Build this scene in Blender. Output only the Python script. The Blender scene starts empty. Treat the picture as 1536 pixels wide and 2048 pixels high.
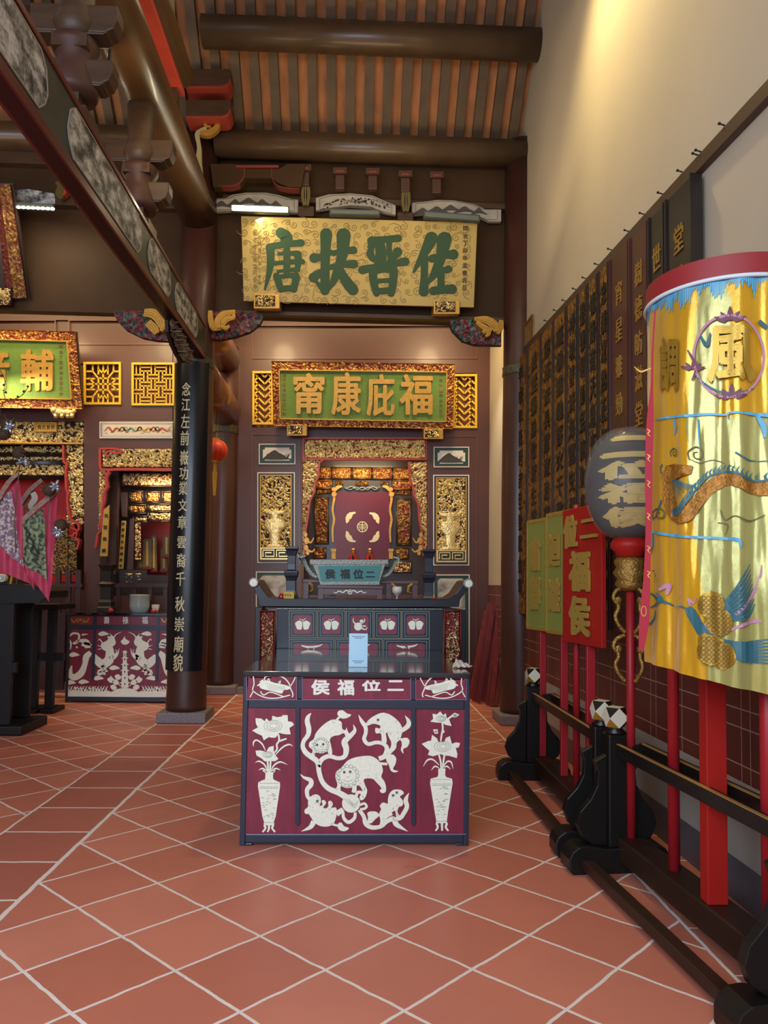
import bpy, bmesh, math, random
from mathutils import Vector, noise
from mathutils.geometry import tessellate_polygon
SC = bpy.context.scene
COL = SC.collection
# ---------------------------------------------------------------- camera
F_PX, CX, CY, CAM_H = 1528.7, 768.0, 1083.6, 1.45
PITCH, YAW, ROLL = math.radians(3.157), math.radians(2.191), math.radians(.799)
_f = Vector((math.sin(YAW), math.cos(YAW), 0)); _r = Vector((math.cos(YAW), -math.sin(YAW), 0)); _u = Vector((0, 0, 1))
_f2 = _f*math.cos(PITCH)+_u*math.sin(PITCH); _u2 = _u*math.cos(PITCH)-_f*math.sin(PITCH)
CRX = math.cos(ROLL)*_r+math.sin(ROLL)*_u2
CDN = math.sin(ROLL)*_r-math.cos(ROLL)*_u2
CAM = Vector((0, 0, CAM_H))
cam = bpy.data.cameras.new('camera'); cam_o = bpy.data.objects.new('camera', cam); COL.objects.link(cam_o)
cam.sensor_width = 36; cam.lens = F_PX/2048*36; cam.shift_y = (CY-1024)/2048; cam.clip_start = .05; cam.clip_end = 200
up = -CDN; bk = -_f2
from mathutils import Matrix
cam_o.matrix_world = Matrix(((CRX.x, up.x, bk.x, 0), (CRX.y, up.y, bk.y, 0), (CRX.z, up.z, bk.z, CAM_H), (0, 0, 0, 1)))
SC.camera = cam_o
# ---------------------------------------------------------------- world, lights, exposure
SC.view_settings.view_transform = 'Standard'; SC.view_settings.look = 'None'
SC.view_settings.exposure = 0.0; SC.view_settings.gamma = 1; SC.view_settings.use_curve_mapping = False
W = bpy.data.worlds.new('courtyard_sky'); SC.world = W; W.use_nodes = True
W.node_tree.nodes['Background'].inputs[0].default_value = (.72, .84, 1.0, 1)
W.node_tree.nodes['Background'].inputs[1].default_value = 1.1
def area(name, loc, target, sx, sy, power, col):
    l = bpy.data.lights.new(name, 'AREA'); l.shape = 'RECTANGLE'; l.size = sx; l.size_y = sy; l.energy = power; l.color = col
    o = bpy.data.objects.new(name, l); COL.objects.link(o); o.location = loc
    o.rotation_euler = (Vector(target)-Vector(loc)).to_track_quat('-Z', 'Y').to_euler(); return o
def spot(name, loc, target, power, col, angle, blend=.6, size=.05):
    l = bpy.data.lights.new(name, 'SPOT'); l.energy = power; l.color = col; l.spot_size = math.radians(angle); l.spot_blend = blend; l.shadow_soft_size = size
    o = bpy.data.objects.new(name, l); COL.objects.link(o); o.location = loc
    o.rotation_euler = (Vector(target)-Vector(loc)).to_track_quat('-Z', 'Y').to_euler(); return o
WARM = (1.0, .72, .38)
area('courtyard_daylight', (-2.2, -1.2, 3.0), (-.6, 4.2, .2), 5.0, 2.6, 330, (.74, .85, 1.0))
spot('wall_washer', (.9, 5.3, 6.6), (1.81, 4.9, 4.3), 300, (1.0, .78, .36), 120, 1.0, .15)
area('hall_warm_glow', (-.2, 5.0, 6.2), (0, 6.0, 2.0), 3.0, 3.0, 30, (1.0, .76, .46))
area('beam_uplight', (-.1, 6.6, 4.6), (-.1, 7.9, 6.6), 2.8, .5, 22, (1.0, .76, .44))
area('beam_uplight_left', (-3.6, 6.4, 4.6), (-3.0, 7.9, 6.4), 2.8, .5, 18, (1.0, .76, .44))
for nm, x, pw_ in (('facade_lamp_a', -1.15, 125), ('facade_lamp_b', 1.1, 125), ('facade_lamp_c', -2.9, 95), ('facade_lamp_d', -4.3, 90)):
    spot(nm, (x, 8.75, 5.0), (x*.98, 10.2, 3.5), pw_, WARM, 120, 1.0, .16)
area('facade_strip', (0, 9.0, 5.6), (0, 10.2, 2.6), 3.0, .2, 60, WARM)
area('facade_strip_left', (-3.9, 9.0, 5.6), (-3.9, 10.2, 2.6), 3.6, .2, 75, WARM)
spot('passage_lamp', (1.2, 9.3, 4.3), (1.81, 9.4, 2.9), 40, (1.0, .95, .8), 80, 1.0, .1)
# ---------------------------------------------------------------- pixels of the photograph -> points of the place
def ray(x, y):
    return (CRX*((x-CX)/F_PX)+CDN*((y-CY)/F_PX)+_f2)
def PY(x, y, Y): d = ray(x, y); return CAM+d*(Y/d.y)
def PX(x, y, X): d = ray(x, y); return CAM+d*(X/d.x)
def PZ(x, y, z=0): d = ray(x, y); return CAM+d*((z-CAM_H)/d.z)
def FY(Y): return (lambda x, y: PY(x, y, Y)), Vector((0, -1, 0))
def FP(p, n):                                   # any plane
    p = Vector(p); n = Vector(n).normalized()
    def m(x, y):
        d = ray(x, y); return CAM+d*((p-CAM).dot(n)/d.dot(n))
    return m, (n if n.y < 0 or (n.y == 0 and n.x < 0) else -n)
def tiltY(ytop, ztop, ybot, zbot):              # plane leaning towards the viewer at its top
    d = Vector((0, ytop-ybot, ztop-zbot)); n = Vector((1, 0, 0)).cross(d); return FP((0, ybot, zbot), n)
# ---------------------------------------------------------------- objects
ORG = {}
def tag(o, label=None, cat=None, group=None, kind=None):
    if label: o['label'] = label
    if cat: o['category'] = cat
    if group: o['group'] = group
    if kind: o['kind'] = kind
    return o
def thing(name, label, cat, loc, group=None):
    o = bpy.data.objects.new(name, None); COL.objects.link(o); o.location = loc; o.empty_display_size = .05
    ORG[o.name] = Vector(loc); return tag(o, label, cat, group)
def copy_tree(o, parent=None):
    c = o.copy(); COL.objects.link(c)
    if parent: c.parent = parent
    for ch in [k for k in bpy.data.objects if k.parent == o]: copy_tree(ch, c)
    return c
class MB:
    def __init__(s): s.v = []; s.f = []; s.m = []
    def add(s, vs, fs, m=0):
        b = len(s.v); s.v += [Vector(q) for q in vs]
        for f in fs: s.f.append([b+i for i in f]); s.m.append(m)
        return s
    def box(s, x0, x1, y0, y1, z0, z1, m=0):
        return s.add([(x, y, z) for z in (z0, z1) for y in (y0, y1) for x in (x0, x1)],
                     [(0, 2, 3, 1), (4, 5, 7, 6), (0, 1, 5, 4), (2, 6, 7, 3), (0, 4, 6, 2), (1, 3, 7, 5)], m)
    def bar(s, a, b, w, h, m=0, upv=(0, 0, 1)):
        a = Vector(a); b = Vector(b); d = (b-a).normalized(); u = Vector(upv); r = d.cross(u).normalized(); u = r.cross(d)
        vs = [p+r*(w/2*i)+u*(h/2*j) for p in (a, b) for j in (-1, 1) for i in (-1, 1)]
        return s.add(vs, [(0, 2, 3, 1), (4, 5, 7, 6), (0, 1, 5, 4), (2, 6, 7, 3), (0, 4, 6, 2), (1, 3, 7, 5)], m)
    def prism(s, pts, d, m=0, mside=None):
        d = Vector(d); n = len(pts); pts = [Vector(p) for p in pts]
        tris = tessellate_polygon([pts]); b = len(s.v); s.v += pts+[p+d for p in pts]
        for t in tris:
            s.f.append([b+i for i in t]); s.m.append(m); s.f.append([b+n+i for i in reversed(t)]); s.m.append(m)
        ms = m if mside is None else mside
        for i in range(n):
            j = (i+1) % n; s.f.append([b+i, b+j, b+n+j, b+n+i]); s.m.append(ms)
        return s
    def tube(s, pts, r, seg=10, m=0, caps=True):
        pts = [Vector(p) for p in pts]; n = len(pts); rs = r if hasattr(r, '__len__') else [r]*n; b = len(s.v); ref = None
        for i, p in enumerate(pts):
            t = (pts[min(i+1, n-1)]-pts[max(i-1, 0)]).normalized()
            if ref is None: ref = Vector((0, 0, 1)) if abs(t.z) < .9 else Vector((1, 0, 0))
            a = t.cross(ref).normalized(); c = a.cross(t).normalized(); ref = c
            for k in range(seg):
                q = 2*math.pi*k/seg; s.v.append(p+(a*math.cos(q)+c*math.sin(q))*rs[i])
        for i in range(n-1):
            for k in range(seg):
                k2 = (k+1) % seg; s.f.append([b+i*seg+k, b+i*seg+k2, b+(i+1)*seg+k2, b+(i+1)*seg+k]); s.m.append(m)
        if caps:
            s.f.append([b+k for k in range(seg)][::-1]); s.m.append(m); s.f.append([b+(n-1)*seg+k for k in range(seg)]); s.m.append(m)
        return s
    def lathe(s, c, prof, seg=24, m=0, sq=False):      # prof: (radius, z); sq gives a square section
        c = Vector(c); b = len(s.v); n = len(prof); seg = 4 if sq else seg
        for r, z in prof:
            for k in range(seg):
                q = 2*math.pi*(k+(.5 if sq else 0))/seg; rr = r*(1.4142 if sq else 1)
                s.v.append(c+Vector((math.cos(q)*rr, math.sin(q)*rr, z)))
        for i in range(n-1):
            for k in range(seg):
                k2 = (k+1) % seg; s.f.append([b+i*seg+k, b+i*seg+k2, b+(i+1)*seg+k2, b+(i+1)*seg+k]); s.m.append(m)
        s.f.append([b+k for k in range(seg)][::-1]); s.m.append(m); s.f.append([b+(n-1)*seg+k for k in range(seg)]); s.m.append(m)
        return s
    def ball(s, c, r, seg=16, rings=10, m=0):
        r = r if hasattr(r, '__len__') else (r, r, r); c = Vector(c); b = len(s.v)
        for i in range(rings+1):
            a = math.pi*i/rings
            for k in range(seg):
                q = 2*math.pi*k/seg; s.v.append(c+Vector((math.sin(a)*math.cos(q)*r[0], math.sin(a)*math.sin(q)*r[1], -math.cos(a)*r[2])))
        for i in range(rings):
            for k in range(seg):
                k2 = (k+1) % seg; s.f.append([b+i*seg+k, b+i*seg+k2, b+(i+1)*seg+k2, b+(i+1)*seg+k]); s.m.append(m)
        return s
    def grid(s, fn, nx, ny, m=0, mf=None):
        b = len(s.v)
        for j in range(ny+1):
            for i in range(nx+1): s.v.append(Vector(fn(i/nx, j/ny)))
        for j in range(ny):
            for i in range(nx):
                a = b+j*(nx+1)+i; s.f.append([a, a+1, a+nx+2, a+nx+1]); s.m.append(mf(i, j) if mf else m)
        return s
    def plate(s, pts, fr, t, m=0, off=0.):             # outline in photo pixels on a plane, thickness t towards the viewer
        mp, n = fr; return s.prism([mp(*p)+n*off for p in pts], n*t, m)
    def rect(s, x0, y0, x1, y1, fr, t, m=0, off=0.): return s.plate([(x0, y0), (x1, y0), (x1, y1), (x0, y1)], fr, t, m, off)
    def frame(s, x0, y0, x1, y1, w, fr, t, m=0, off=0.):
        h = w if not hasattr(w, '__len__') else w[1]; w = w if not hasattr(w, '__len__') else w[0]
        s.rect(x0, y0, x1, y0+h, fr, t, m, off); s.rect(x0, y1-h, x1, y1, fr, t, m, off)
        s.rect(x0, y0+h, x0+w, y1-h, fr, t, m, off); s.rect(x1-w, y0+h, x1, y1-h, fr, t, m, off); return s
    def stroke(s, pts, wd, fr, t, m=0, off=0., sub=4):  # ribbon of varying width drawn along a smooth line
        mp, n = fr; ws = list(wd) if hasattr(wd, '__len__') else [wd]*len(pts)
        P = [(p[0], p[1], w) for p, w in zip(pts, ws)]; Q = spl(P, sub, False) if len(P) > 2 and sub > 1 else P
        L = []; Rr = []
        for i, q in enumerate(Q):
            a = Q[max(i-1, 0)]; c = Q[min(i+1, len(Q)-1)]; dx = c[0]-a[0]; dy = c[1]-a[1]; l = math.hypot(dx, dy) or 1
            h = max(q[2], .05)/2; L.append((q[0]-dy/l*h, q[1]+dx/l*h)); Rr.append((q[0]+dy/l*h, q[1]-dx/l*h))
        b = len(s.v); k = len(Q)
        for (l_, r_) in zip(L, Rr):
            a = mp(*l_)+n*off; c = mp(*r_)+n*off; s.v += [a, c, a+n*t, c+n*t]
        for i in range(k-1):
            o = b+4*i; e = o+4
            for f in ((o+2, o+3, e+3, e+2), (o, o+2, e+2, e), (o+3, o+1, e+1, e+3)): s.f.append(list(f)); s.m.append(m)
        s.f.append([b, b+1, b+3, b+2]); s.m.append(m); e = b+4*(k-1); s.f.append([e, e+2, e+3, e+1]); s.m.append(m)
        return s
    def disc(s, x, y, r, fr, t, m=0, off=0., seg=20, ry=None):
        return s.plate([(x+r*math.cos(2*math.pi*k/seg), y+(ry or r)*math.sin(2*math.pi*k/seg)) for k in range(seg)], fr, t, m, off)
    def ring(s, x, y, r, w, fr, t, m=0, off=0., seg=20, ry=None):
        pts = [(x+r*math.cos(2*math.pi*k/seg), y+(ry or r)*math.sin(2*math.pi*k/seg)) for k in range(seg+1)]
        return s.stroke(pts, w, fr, t, m, off, 1)
    def build(s, name, mats, parent=None, smooth=False, bevel=0., loc=None):
        me = bpy.data.meshes.new(name); mats = mats if isinstance(mats, (list, tuple)) else [mats]
        if parent is not None: org = ORG[parent.name]
        elif loc is not None: org = Vector(loc)
        else:
            xs = [v.x for v in s.v]; ys = [v.y for v in s.v]; org = Vector(((min(xs)+max(xs))/2, (min(ys)+max(ys))/2, min(v.z for v in s.v)))
        me.from_pydata([v-org for v in s.v], [], s.f)
        for q in mats: me.materials.append(q)
        me.polygons.foreach_set('material_index', s.m)
        bm = bmesh.new(); bm.from_mesh(me); bmesh.ops.recalc_face_normals(bm, faces=bm.faces); bm.to_mesh(me); bm.free()
        if smooth: me.polygons.foreach_set('use_smooth', [True]*len(me.polygons))
        me.update(); o = bpy.data.objects.new(name, me); COL.objects.link(o)
        if parent is not None: o.parent = parent
        else: o.location = org
        ORG[o.name] = org
        if smooth and smooth != 1: 
            pass
        if bevel:
            b = o.modifiers.new('edge', 'BEVEL'); b.width = bevel; b.segments = 2; b.limit_method = 'ANGLE'; b.angle_limit = math.radians(50)
        return o
def build_split(mb, name, mats, parent, eps=.004, smooth=False):
    # pieces that do not touch become parts of their own
    n = len(mb.v); par = list(range(n))
    def fd(a):
        while par[a] != a: par[a] = par[par[a]]; a = par[a]
        return a
    for f in mb.f:
        for q in f[1:]: par[fd(q)] = fd(f[0])
    comp = {}
    for i in range(n): comp.setdefault(fd(i), []).append(i)
    bb = {}
    for k, ids in comp.items():
        vs = [mb.v[i] for i in ids]; bb[k] = ([min(v[a] for v in vs)-eps for a in range(3)], [max(v[a] for v in vs)+eps for a in range(3)])
    ks = list(comp); up = {k: k for k in ks}
    def f2(a):
        while up[a] != a: a = up[a]
        return a
    for i, a in enumerate(ks):
        for b in ks[i+1:]:
            if all(bb[a][0][x] <= bb[b][1][x] and bb[b][0][x] <= bb[a][1][x] for x in range(3)): up[f2(a)] = f2(b)
    grp = {}
    for f, m in zip(mb.f, mb.m): grp.setdefault(f2(fd(f[0])), []).append((f, m))
    out = []
    for g_ in grp.values():
        o = MB(); mp = {}
        for f, m in g_:
            for i in f:
                if i not in mp: mp[i] = len(o.v); o.v.append(mb.v[i])
            o.f.append([mp[i] for i in f]); o.m.append(m)
        out.append(o.build(name, mats, parent, smooth))
    return out
def spl(P, sub=4, closed=True):                        # Catmull-Rom through tuples
    n = len(P); out = []; rng = n if closed else n-1
    for i in range(rng):
        p0 = P[(i-1) % n] if closed else P[max(i-1, 0)]; p1 = P[i]; p2 = P[(i+1) % n]; p3 = P[(i+2) % n] if closed else P[min(i+2, n-1)]
        for k in range(sub):
            t = k/sub; t2 = t*t; t3 = t2*t
            out.append(tuple(.5*(2*b+(c-a)*t+(2*a-5*b+4*c-d)*t2+(3*b-a-3*c+d)*t3) for a, b, c, d in zip(p0, p1, p2, p3)))
    if not closed: out.append(P[-1])
    return out
def struct(o): o['kind'] = 'structure'; return o
# ---------------------------------------------------------------- lettering: glyph outlines from the built-in font
GL = {}
def glyph(ch):
    if ch in GL: return GL[ch]
    c = bpy.data.curves.new('g', 'FONT'); c.body = ch; c.size = 1; c.extrude = .5; c.resolution_u = 2
    o = bpy.data.objects.new('g', c); COL.objects.link(o)
    me = bpy.data.meshes.new_from_object(o.evaluated_get(bpy.context.evaluated_depsgraph_get()))
    vs = [v.co.copy() for v in me.vertices]; fs = [list(p.vertices) for p in me.polygons]
    bpy.data.objects.remove(o); bpy.data.curves.remove(c); bpy.data.meshes.remove(me)
    xs = [v.x for v in vs]; ys = [v.y for v in vs]; x0, x1, y0, y1 = min(xs), max(xs), min(ys), max(ys)
    asp = (x1-x0)/max(y1-y0, .01)
    GL[ch] = ([((v.x-x0)/(x1-x0 or 1), (v.y-y0)/(y1-y0 or 1), v.z+.5) for v in vs], fs, asp); return GL[ch]
def text3(mb, ch, pf, n, t, m=0, bold=0., asp=1.):     # pf(u,v) gives the surface point; bold thickens strokes brush-like
    vs, fs, _ = glyph(ch); n_ = n
    offs = [(0, 0)] if not bold else [(0, 0)]+[(bold*math.cos(k*math.pi/3), bold*math.sin(k*math.pi/3)*asp) for k in range(6)]
    for k, (du, dv) in enumerate(offs):
        mm = 1-2*bold; mv = 1-2*bold*asp
        mb.add([pf(bold+u*mm+du, bold*asp+v*mv+dv)+n_*(t*(.2+.8*z)+k*2e-5) for u, v, z in vs], fs, m)
def textpx(mb, ch, x0, y0, x1, y1, fr, t, m=0, bold=0., off=0.):
    mp, n = fr; a = mp(x0, y1)+n*off; b = mp(x1, y1)+n*off; d = mp(x0, y0)+n*off
    if ch == '二' or ch == '一': pass
    text3(mb, ch, lambda u, v: a+(b-a)*u+(d-a)*v, n, t, m, bold, (x1-x0)/(y1-y0))
# ---------------------------------------------------------------- carved relief
def carve(kind, seed):
    def swirl(x, y):
        p = Vector((x, y, seed*7.3)); w = Vector((noise.noise(p*.9+Vector((3, 1, 0))), noise.noise(p*.9+Vector((9, 5, 0))), 0))*1.0
        d = noise.voronoi((p+w)*1.0)[0]; c = min(1, (d[1]-d[0])*2.0); r = math.sin(d[0]*13+2.2*noise.noise(p*1.7))
        return c*(.62+.5*r)+.10*noise.noise(p*4)
    return swirl
def relief(mb, mp, n, x0, y0, x1, y1, depth, scale, seed, thr=.16, res=1.4, m=(0, 1), base=0., add=None):
    # a carved slab on the pixel rectangle: high parts gold (m[0]), sunk ground m[1]; scale = feature size in pixels
    nx = max(4, int((x1-x0)/res)); ny = max(4, int((y1-y0)/res)); fn = carve('s', seed); H = {}
    for j in range(ny+1):
        for i in range(nx+1):
            x = x0+(x1-x0)*i/nx; y = y0+(y1-y0)*j/ny; h = fn(x/scale, y/scale)
            if add: h = max(h*add[1](x, y), add[0](x, y))
            if i in (0, nx) or j in (0, ny): h = 0
            H[i, j] = max(0, h)
    mb.grid(lambda u, v: mp(x0+(x1-x0)*u, y0+(y1-y0)*v)+n*(base+depth*H[round(u*nx), round(v*ny)]), nx, ny,
            mf=lambda i, j: m[0] if (H[i, j]+H[i+1, j]+H[i, j+1]+H[i+1, j+1])/4 > thr else m[1])
# ---------------------------------------------------------------- materials
MT = {}
def lin(h): 
    h = h.lstrip('#'); r = [int(h[i:i+2], 16)/255 for i in (0, 2, 4)]
    return tuple(c/12.92 if c <= .04045 else ((c+.055)/1.055)**2.4 for c in r)+(1,)
def mat(name, col, rough=.5, metal=0., var=0., vscale=6., bump=0., bscale=40., coat=0., spec=.5, col2=None, stretch=None):
    if name in MT: return MT[name]
    m = bpy.data.materials.new(name); m.use_nodes = True; nt = m.node_tree; b = nt.nodes['Principled BSDF']; N = nt.nodes.new; Lk = nt.links.new
    c = lin(col) if isinstance(col, str) else tuple(col)+(1,)
    b.inputs['Base Color'].default_value = c; b.inputs['Roughness'].default_value = rough; b.inputs['Metallic'].default_value = metal
    b.inputs['Coat Weight'].default_value = coat; b.inputs['Coat Roughness'].default_value = .12; b.inputs['Specular IOR Level'].default_value = spec
    if var or bump:
        tc = N('ShaderNodeTexCoord'); mp = N('ShaderNodeMapping'); Lk(tc.outputs['Object'], mp.inputs[0])
        if stretch: mp.inputs['Scale'].default_value = stretch
    if var:
        n = N('ShaderNodeTexNoise'); n.inputs['Scale'].default_value = vscale; n.inputs['Detail'].default_value = 6; Lk(mp.outputs[0], n.inputs['Vector'])
        r = N('ShaderNodeValToRGB'); r.color_ramp.elements[0].position = .32; r.color_ramp.elements[1].position = .7
        c2 = lin(col2) if col2 else None
        r.color_ramp.elements[0].color = tuple(x*(1-var) for x in c[:3])+(1,); r.color_ramp.elements[1].color = c2 or tuple(min(1, x*(1+var)) for x in c[:3])+(1,)
        Lk(n.outputs['Fac'], r.inputs[0]); Lk(r.outputs[0], b.inputs['Base Color'])
    if bump:
        n2 = N('ShaderNodeTexNoise'); n2.inputs['Scale'].default_value = bscale; n2.inputs['Detail'].default_value = 4; Lk(mp.outputs[0], n2.inputs['Vector'])
        bp = N('ShaderNodeBump'); bp.inputs['Strength'].default_value = bump; bp.inputs['Distance'].default_value = .01
        Lk(n2.outputs['Fac'], bp.inputs['Height']); Lk(bp.outputs[0], b.inputs['Normal'])
    MT[name] = m; return m
def emis(name, col, s):
    m = bpy.data.materials.new(name); m.use_nodes = True; b = m.node_tree.nodes['Principled BSDF']
    b.inputs['Emission Color'].default_value = lin(col); b.inputs['Emission Strength'].default_value = s; b.inputs['Base Color'].default_value = lin(col); MT[name] = m; return m
def glass(name, col=(1, 1, 1), rough=.02, alpha=.25):
    m = bpy.data.materials.new(name); m.use_nodes = True; nt = m.node_tree; b = nt.nodes['Principled BSDF']
    b.inputs['Base Color'].default_value = tuple(col)+(1,); b.inputs['Roughness'].default_value = rough; b.inputs['Alpha'].default_value = alpha
    MT[name] = m; return m
lacq = mat('red_brown_lacquer', '#452820', .42, coat=.08, var=.15, vscale=3)
wood = mat('dark_beam_wood', '#4a3524', .5, var=.22, vscale=4, stretch=(1, 1, 6))
wall_wood = mat('lintel_board_wood', '#43301f', .6, var=.12, vscale=2, spec=.2)
fac = mat('facade_lacquer', '#4f2d27', .42, var=.08, vscale=2, coat=.06)
gap = mat('dark_ground_paint', '#2a120e', .7)  # dark paint of the sunk ground behind carvings
redgap = mat('red_ground_paint', '#6b1412', .6)
gold = mat('gold_leaf', '#e3c987', .36, metal=.55, var=.12, vscale=30)
goldp = mat('gold_paint', '#bd9240', .45, metal=.4, var=.12, vscale=25)
dgold = mat('aged_gold', '#94713a', .48, metal=.5, var=.3, vscale=20)
orgold = mat('red_gold', '#c08c42', .42, metal=.55, var=.2, vscale=30)
black = mat('black_lacquer', '#111116', .3, coat=.2, spec=.35)
navy = mat('blue_black_lacquer', '#171c28', .34, coat=.1, spec=.35)
blackw = mat('black_rack_wood', '#14110f', .4, coat=.08, spec=.35)
brownrail = mat('dark_brown_rail', '#2c1a12', .45, spec=.35)
maroon = mat('maroon_panel', '#7a2038', .4, coat=.12, var=.18, vscale=9, stretch=(3, 1, .6))
silver = mat('pale_silver_inlay', '#e9ebd6', .5, metal=.05, var=.06, vscale=60, bump=.1, bscale=120)
inkline = mat('engraved_line', '#5c5f58', .6)
inkdark = mat('dark_ink', '#1b1714', .6)
plaster = mat('plaster', '#b8ac96', .85, var=.05, vscale=1.2, bump=.08, bscale=30)
stone = mat('granite_plinth', '#7f7478', .7, var=.3, vscale=60, bump=.1, bscale=90)
red = mat('red_paint', '#9f1a14', .5, spec=.3)
redpole = mat('crimson_pole', '#971a22', .45, spec=.35)
green = mat('plaque_green', '#5f8030', .6, var=.14, vscale=60, bump=.3, bscale=160)
yellow = mat('lattice_yellow', '#e0b322', .45)
white = mat('painted_white', '#d8d5cb', .6)
teal = mat('teal_plate', '#2f6f6b', .45, metal=.2)
pewter = mat('pewter', '#7f8077', .42, metal=.7, bump=.5, bscale=80)
bluet = mat('satin_blue', '#4f9fc4', .4)
# ---------------------------------------------------------------- tiled surfaces
class NG:
    def __init__(s, name):
        s.m = bpy.data.materials.new(name); s.m.use_nodes = True; s.nt = s.m.node_tree; s.b = s.nt.nodes['Principled BSDF']; MT[name] = s.m
        tc = s.nt.nodes.new('ShaderNodeTexCoord'); sp = s.nt.nodes.new('ShaderNodeSeparateXYZ'); s.nt.links.new(tc.outputs['Object'], sp.inputs[0])
        s.co = tc.outputs['Object']; s.x, s.y, s.z = sp.outputs
    def M(s, op, a, b=None, c=None):
        n = s.nt.nodes.new('ShaderNodeMath'); n.operation = op
        for i, q in enumerate((a, b, c)):
            if q is None: continue
            if isinstance(q, (int, float)): n.inputs[i].default_value = q
            else: s.nt.links.new(q, n.inputs[i])
        return n.outputs[0]
    def near(s, v, at, w): return s.M('LESS_THAN', s.M('ABSOLUTE', s.M('SUBTRACT', v, at)), w)
    def joint(s, v, at, step, w):        # 1 on joints repeating every step
        fr = s.M('FRACT', s.M('DIVIDE', s.M('SUBTRACT', v, at), step)); d = s.M('SUBTRACT', .5, s.M('ABSOLUTE', s.M('SUBTRACT', fr, .5)))
        return s.M('LESS_THAN', s.M('MULTIPLY', d, step), w)
    def noise(s, scale, detail=4, stretch=None):
        n = s.nt.nodes.new('ShaderNodeTexNoise'); n.inputs['Scale'].default_value = scale; n.inputs['Detail'].default_value = detail
        v = s.co
        if stretch: mp = s.nt.nodes.new('ShaderNodeMapping'); mp.inputs['Scale'].default_value = stretch; s.nt.links.new(v, mp.inputs[0]); v = mp.outputs[0]
        s.nt.links.new(v, n.inputs['Vector']); return n.outputs['Fac']
    def mix(s, f, a, b):
        n = s.nt.nodes.new('ShaderNodeMix'); n.data_type = 'RGBA'
        for i, q in ((0, f), (6, a), (7, b)):
            if isinstance(q, (tuple, float, int)): n.inputs[i].default_value = q
            else: s.nt.links.new(q, n.inputs[i])
        return n.outputs[2]
    def wn(s, a, b):
        c = s.nt.nodes.new('ShaderNodeCombineXYZ'); s.nt.links.new(a, c.inputs[0]); s.nt.links.new(b, c.inputs[1])
        n = s.nt.nodes.new('ShaderNodeTexWhiteNoise'); s.nt.links.new(c.outputs[0], n.inputs['Vector']); return n.outputs['Value']
    def out(s, col, rough=None, bumph=None, strength=.4):
        s.nt.links.new(col, s.b.inputs['Base Color'])
        if rough is not None:
            if isinstance(rough, float): s.b.inputs['Roughness'].default_value = rough
            else: s.nt.links.new(rough, s.b.inputs['Roughness'])
        if bumph is not None:
            bp = s.nt.nodes.new('ShaderNodeBump'); bp.inputs['Strength'].default_value = strength; bp.inputs['Distance'].default_value = .004
            s.nt.links.new(bumph, bp.inputs['Height']); s.nt.links.new(bp.outputs[0], s.b.inputs['Normal'])
        return s.m
g = NG('terracotta_tiles'); S = .394; R2 = math.sqrt(.5)
wob = g.M('MULTIPLY', g.M('SUBTRACT', g.noise(9, 5), .5), .016)
u = g.M('MULTIPLY', g.M('ADD', g.x, g.y), R2); v = g.M('MULTIPLY', g.M('SUBTRACT', g.x, g.y), R2)
uw = g.M('ADD', u, wob); vw = g.M('ADD', v, wob)
diag = g.M('MAXIMUM', g.joint(uw, 2.820, S, .0068), g.joint(vw, -2.153, S, .0068))
instrip = g.M('MULTIPLY', g.M('GREATER_THAN', g.x, -1.985), g.M('LESS_THAN', g.x, -1.49))
inborder = g.M('GREATER_THAN', g.x, 1.445)
xw = g.M('ADD', g.x, wob); yw = g.M('ADD', g.y, wob)
sj = g.joint(yw, 3.6, .475, .009); bj = g.joint(yw, 3.3, .40, .005)
grout = g.M('ADD', g.M('MULTIPLY', diag, g.M('SUBTRACT', 1, g.M('MAXIMUM', instrip, inborder))), g.M('ADD', g.M('MULTIPLY', sj, instrip), g.M('MULTIPLY', bj, inborder)))
grout = g.M('MAXIMUM', grout, g.M('MAXIMUM', g.near(xw, -1.985, .008), g.M('MAXIMUM', g.near(xw, -1.49, .012), g.near(xw, 1.445, .008))))
tid = g.wn(g.M('FLOOR', g.M('DIVIDE', g.M('SUBTRACT', u, 2.820), S)), g.M('FLOOR', g.M('DIVIDE', g.M('SUBTRACT', v, -2.153), S)))
sid = g.wn(g.M('FLOOR', g.M('DIVIDE', g.M('SUBTRACT', g.y, 3.6), .475)), instrip)
tid = g.M('ADD', g.M('MULTIPLY', tid, g.M('SUBTRACT', 1, instrip)), g.M('MULTIPLY', sid, instrip))
ca = g.mix(tid, lin('#b46654'), lin('#c67a66')); n1 = g.noise(2.2, 6); n2 = g.noise(26, 6)
ca = g.mix(g.M('MULTIPLY', g.M('SUBTRACT', n1, .35), .9), ca, lin('#a05c50')); ca = g.mix(g.M('MULTIPLY', n2, .22), ca, lin('#c07a58'))
ca = g.mix(g.M('MULTIPLY', instrip, .45), ca, lin('#8a4440'))
stain = g.M('GREATER_THAN', g.noise(1.3, 8, (1, 3, 1)), .70); ca = g.mix(g.M('MULTIPLY', stain, .18), ca, lin('#3d2a2a'))
cg = g.mix(g.noise(14, 4), lin('#e2d8d2'), lin('#c9bbb0'))
col = g.mix(grout, ca, cg)
rough = g.M('ADD', .30, g.M('ADD', g.M('MULTIPLY', grout, .4), g.M('MULTIPLY', n1, .22)))
floor_m = g.out(col, rough, g.M('SUBTRACT', g.M('MULTIPLY', n1, .8), grout), .5)
f = MB().box(-7, 1.81, -4, 12.5, -.05, 0).build('floor', floor_m, loc=(0, 0, 0)); struct(f)

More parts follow.
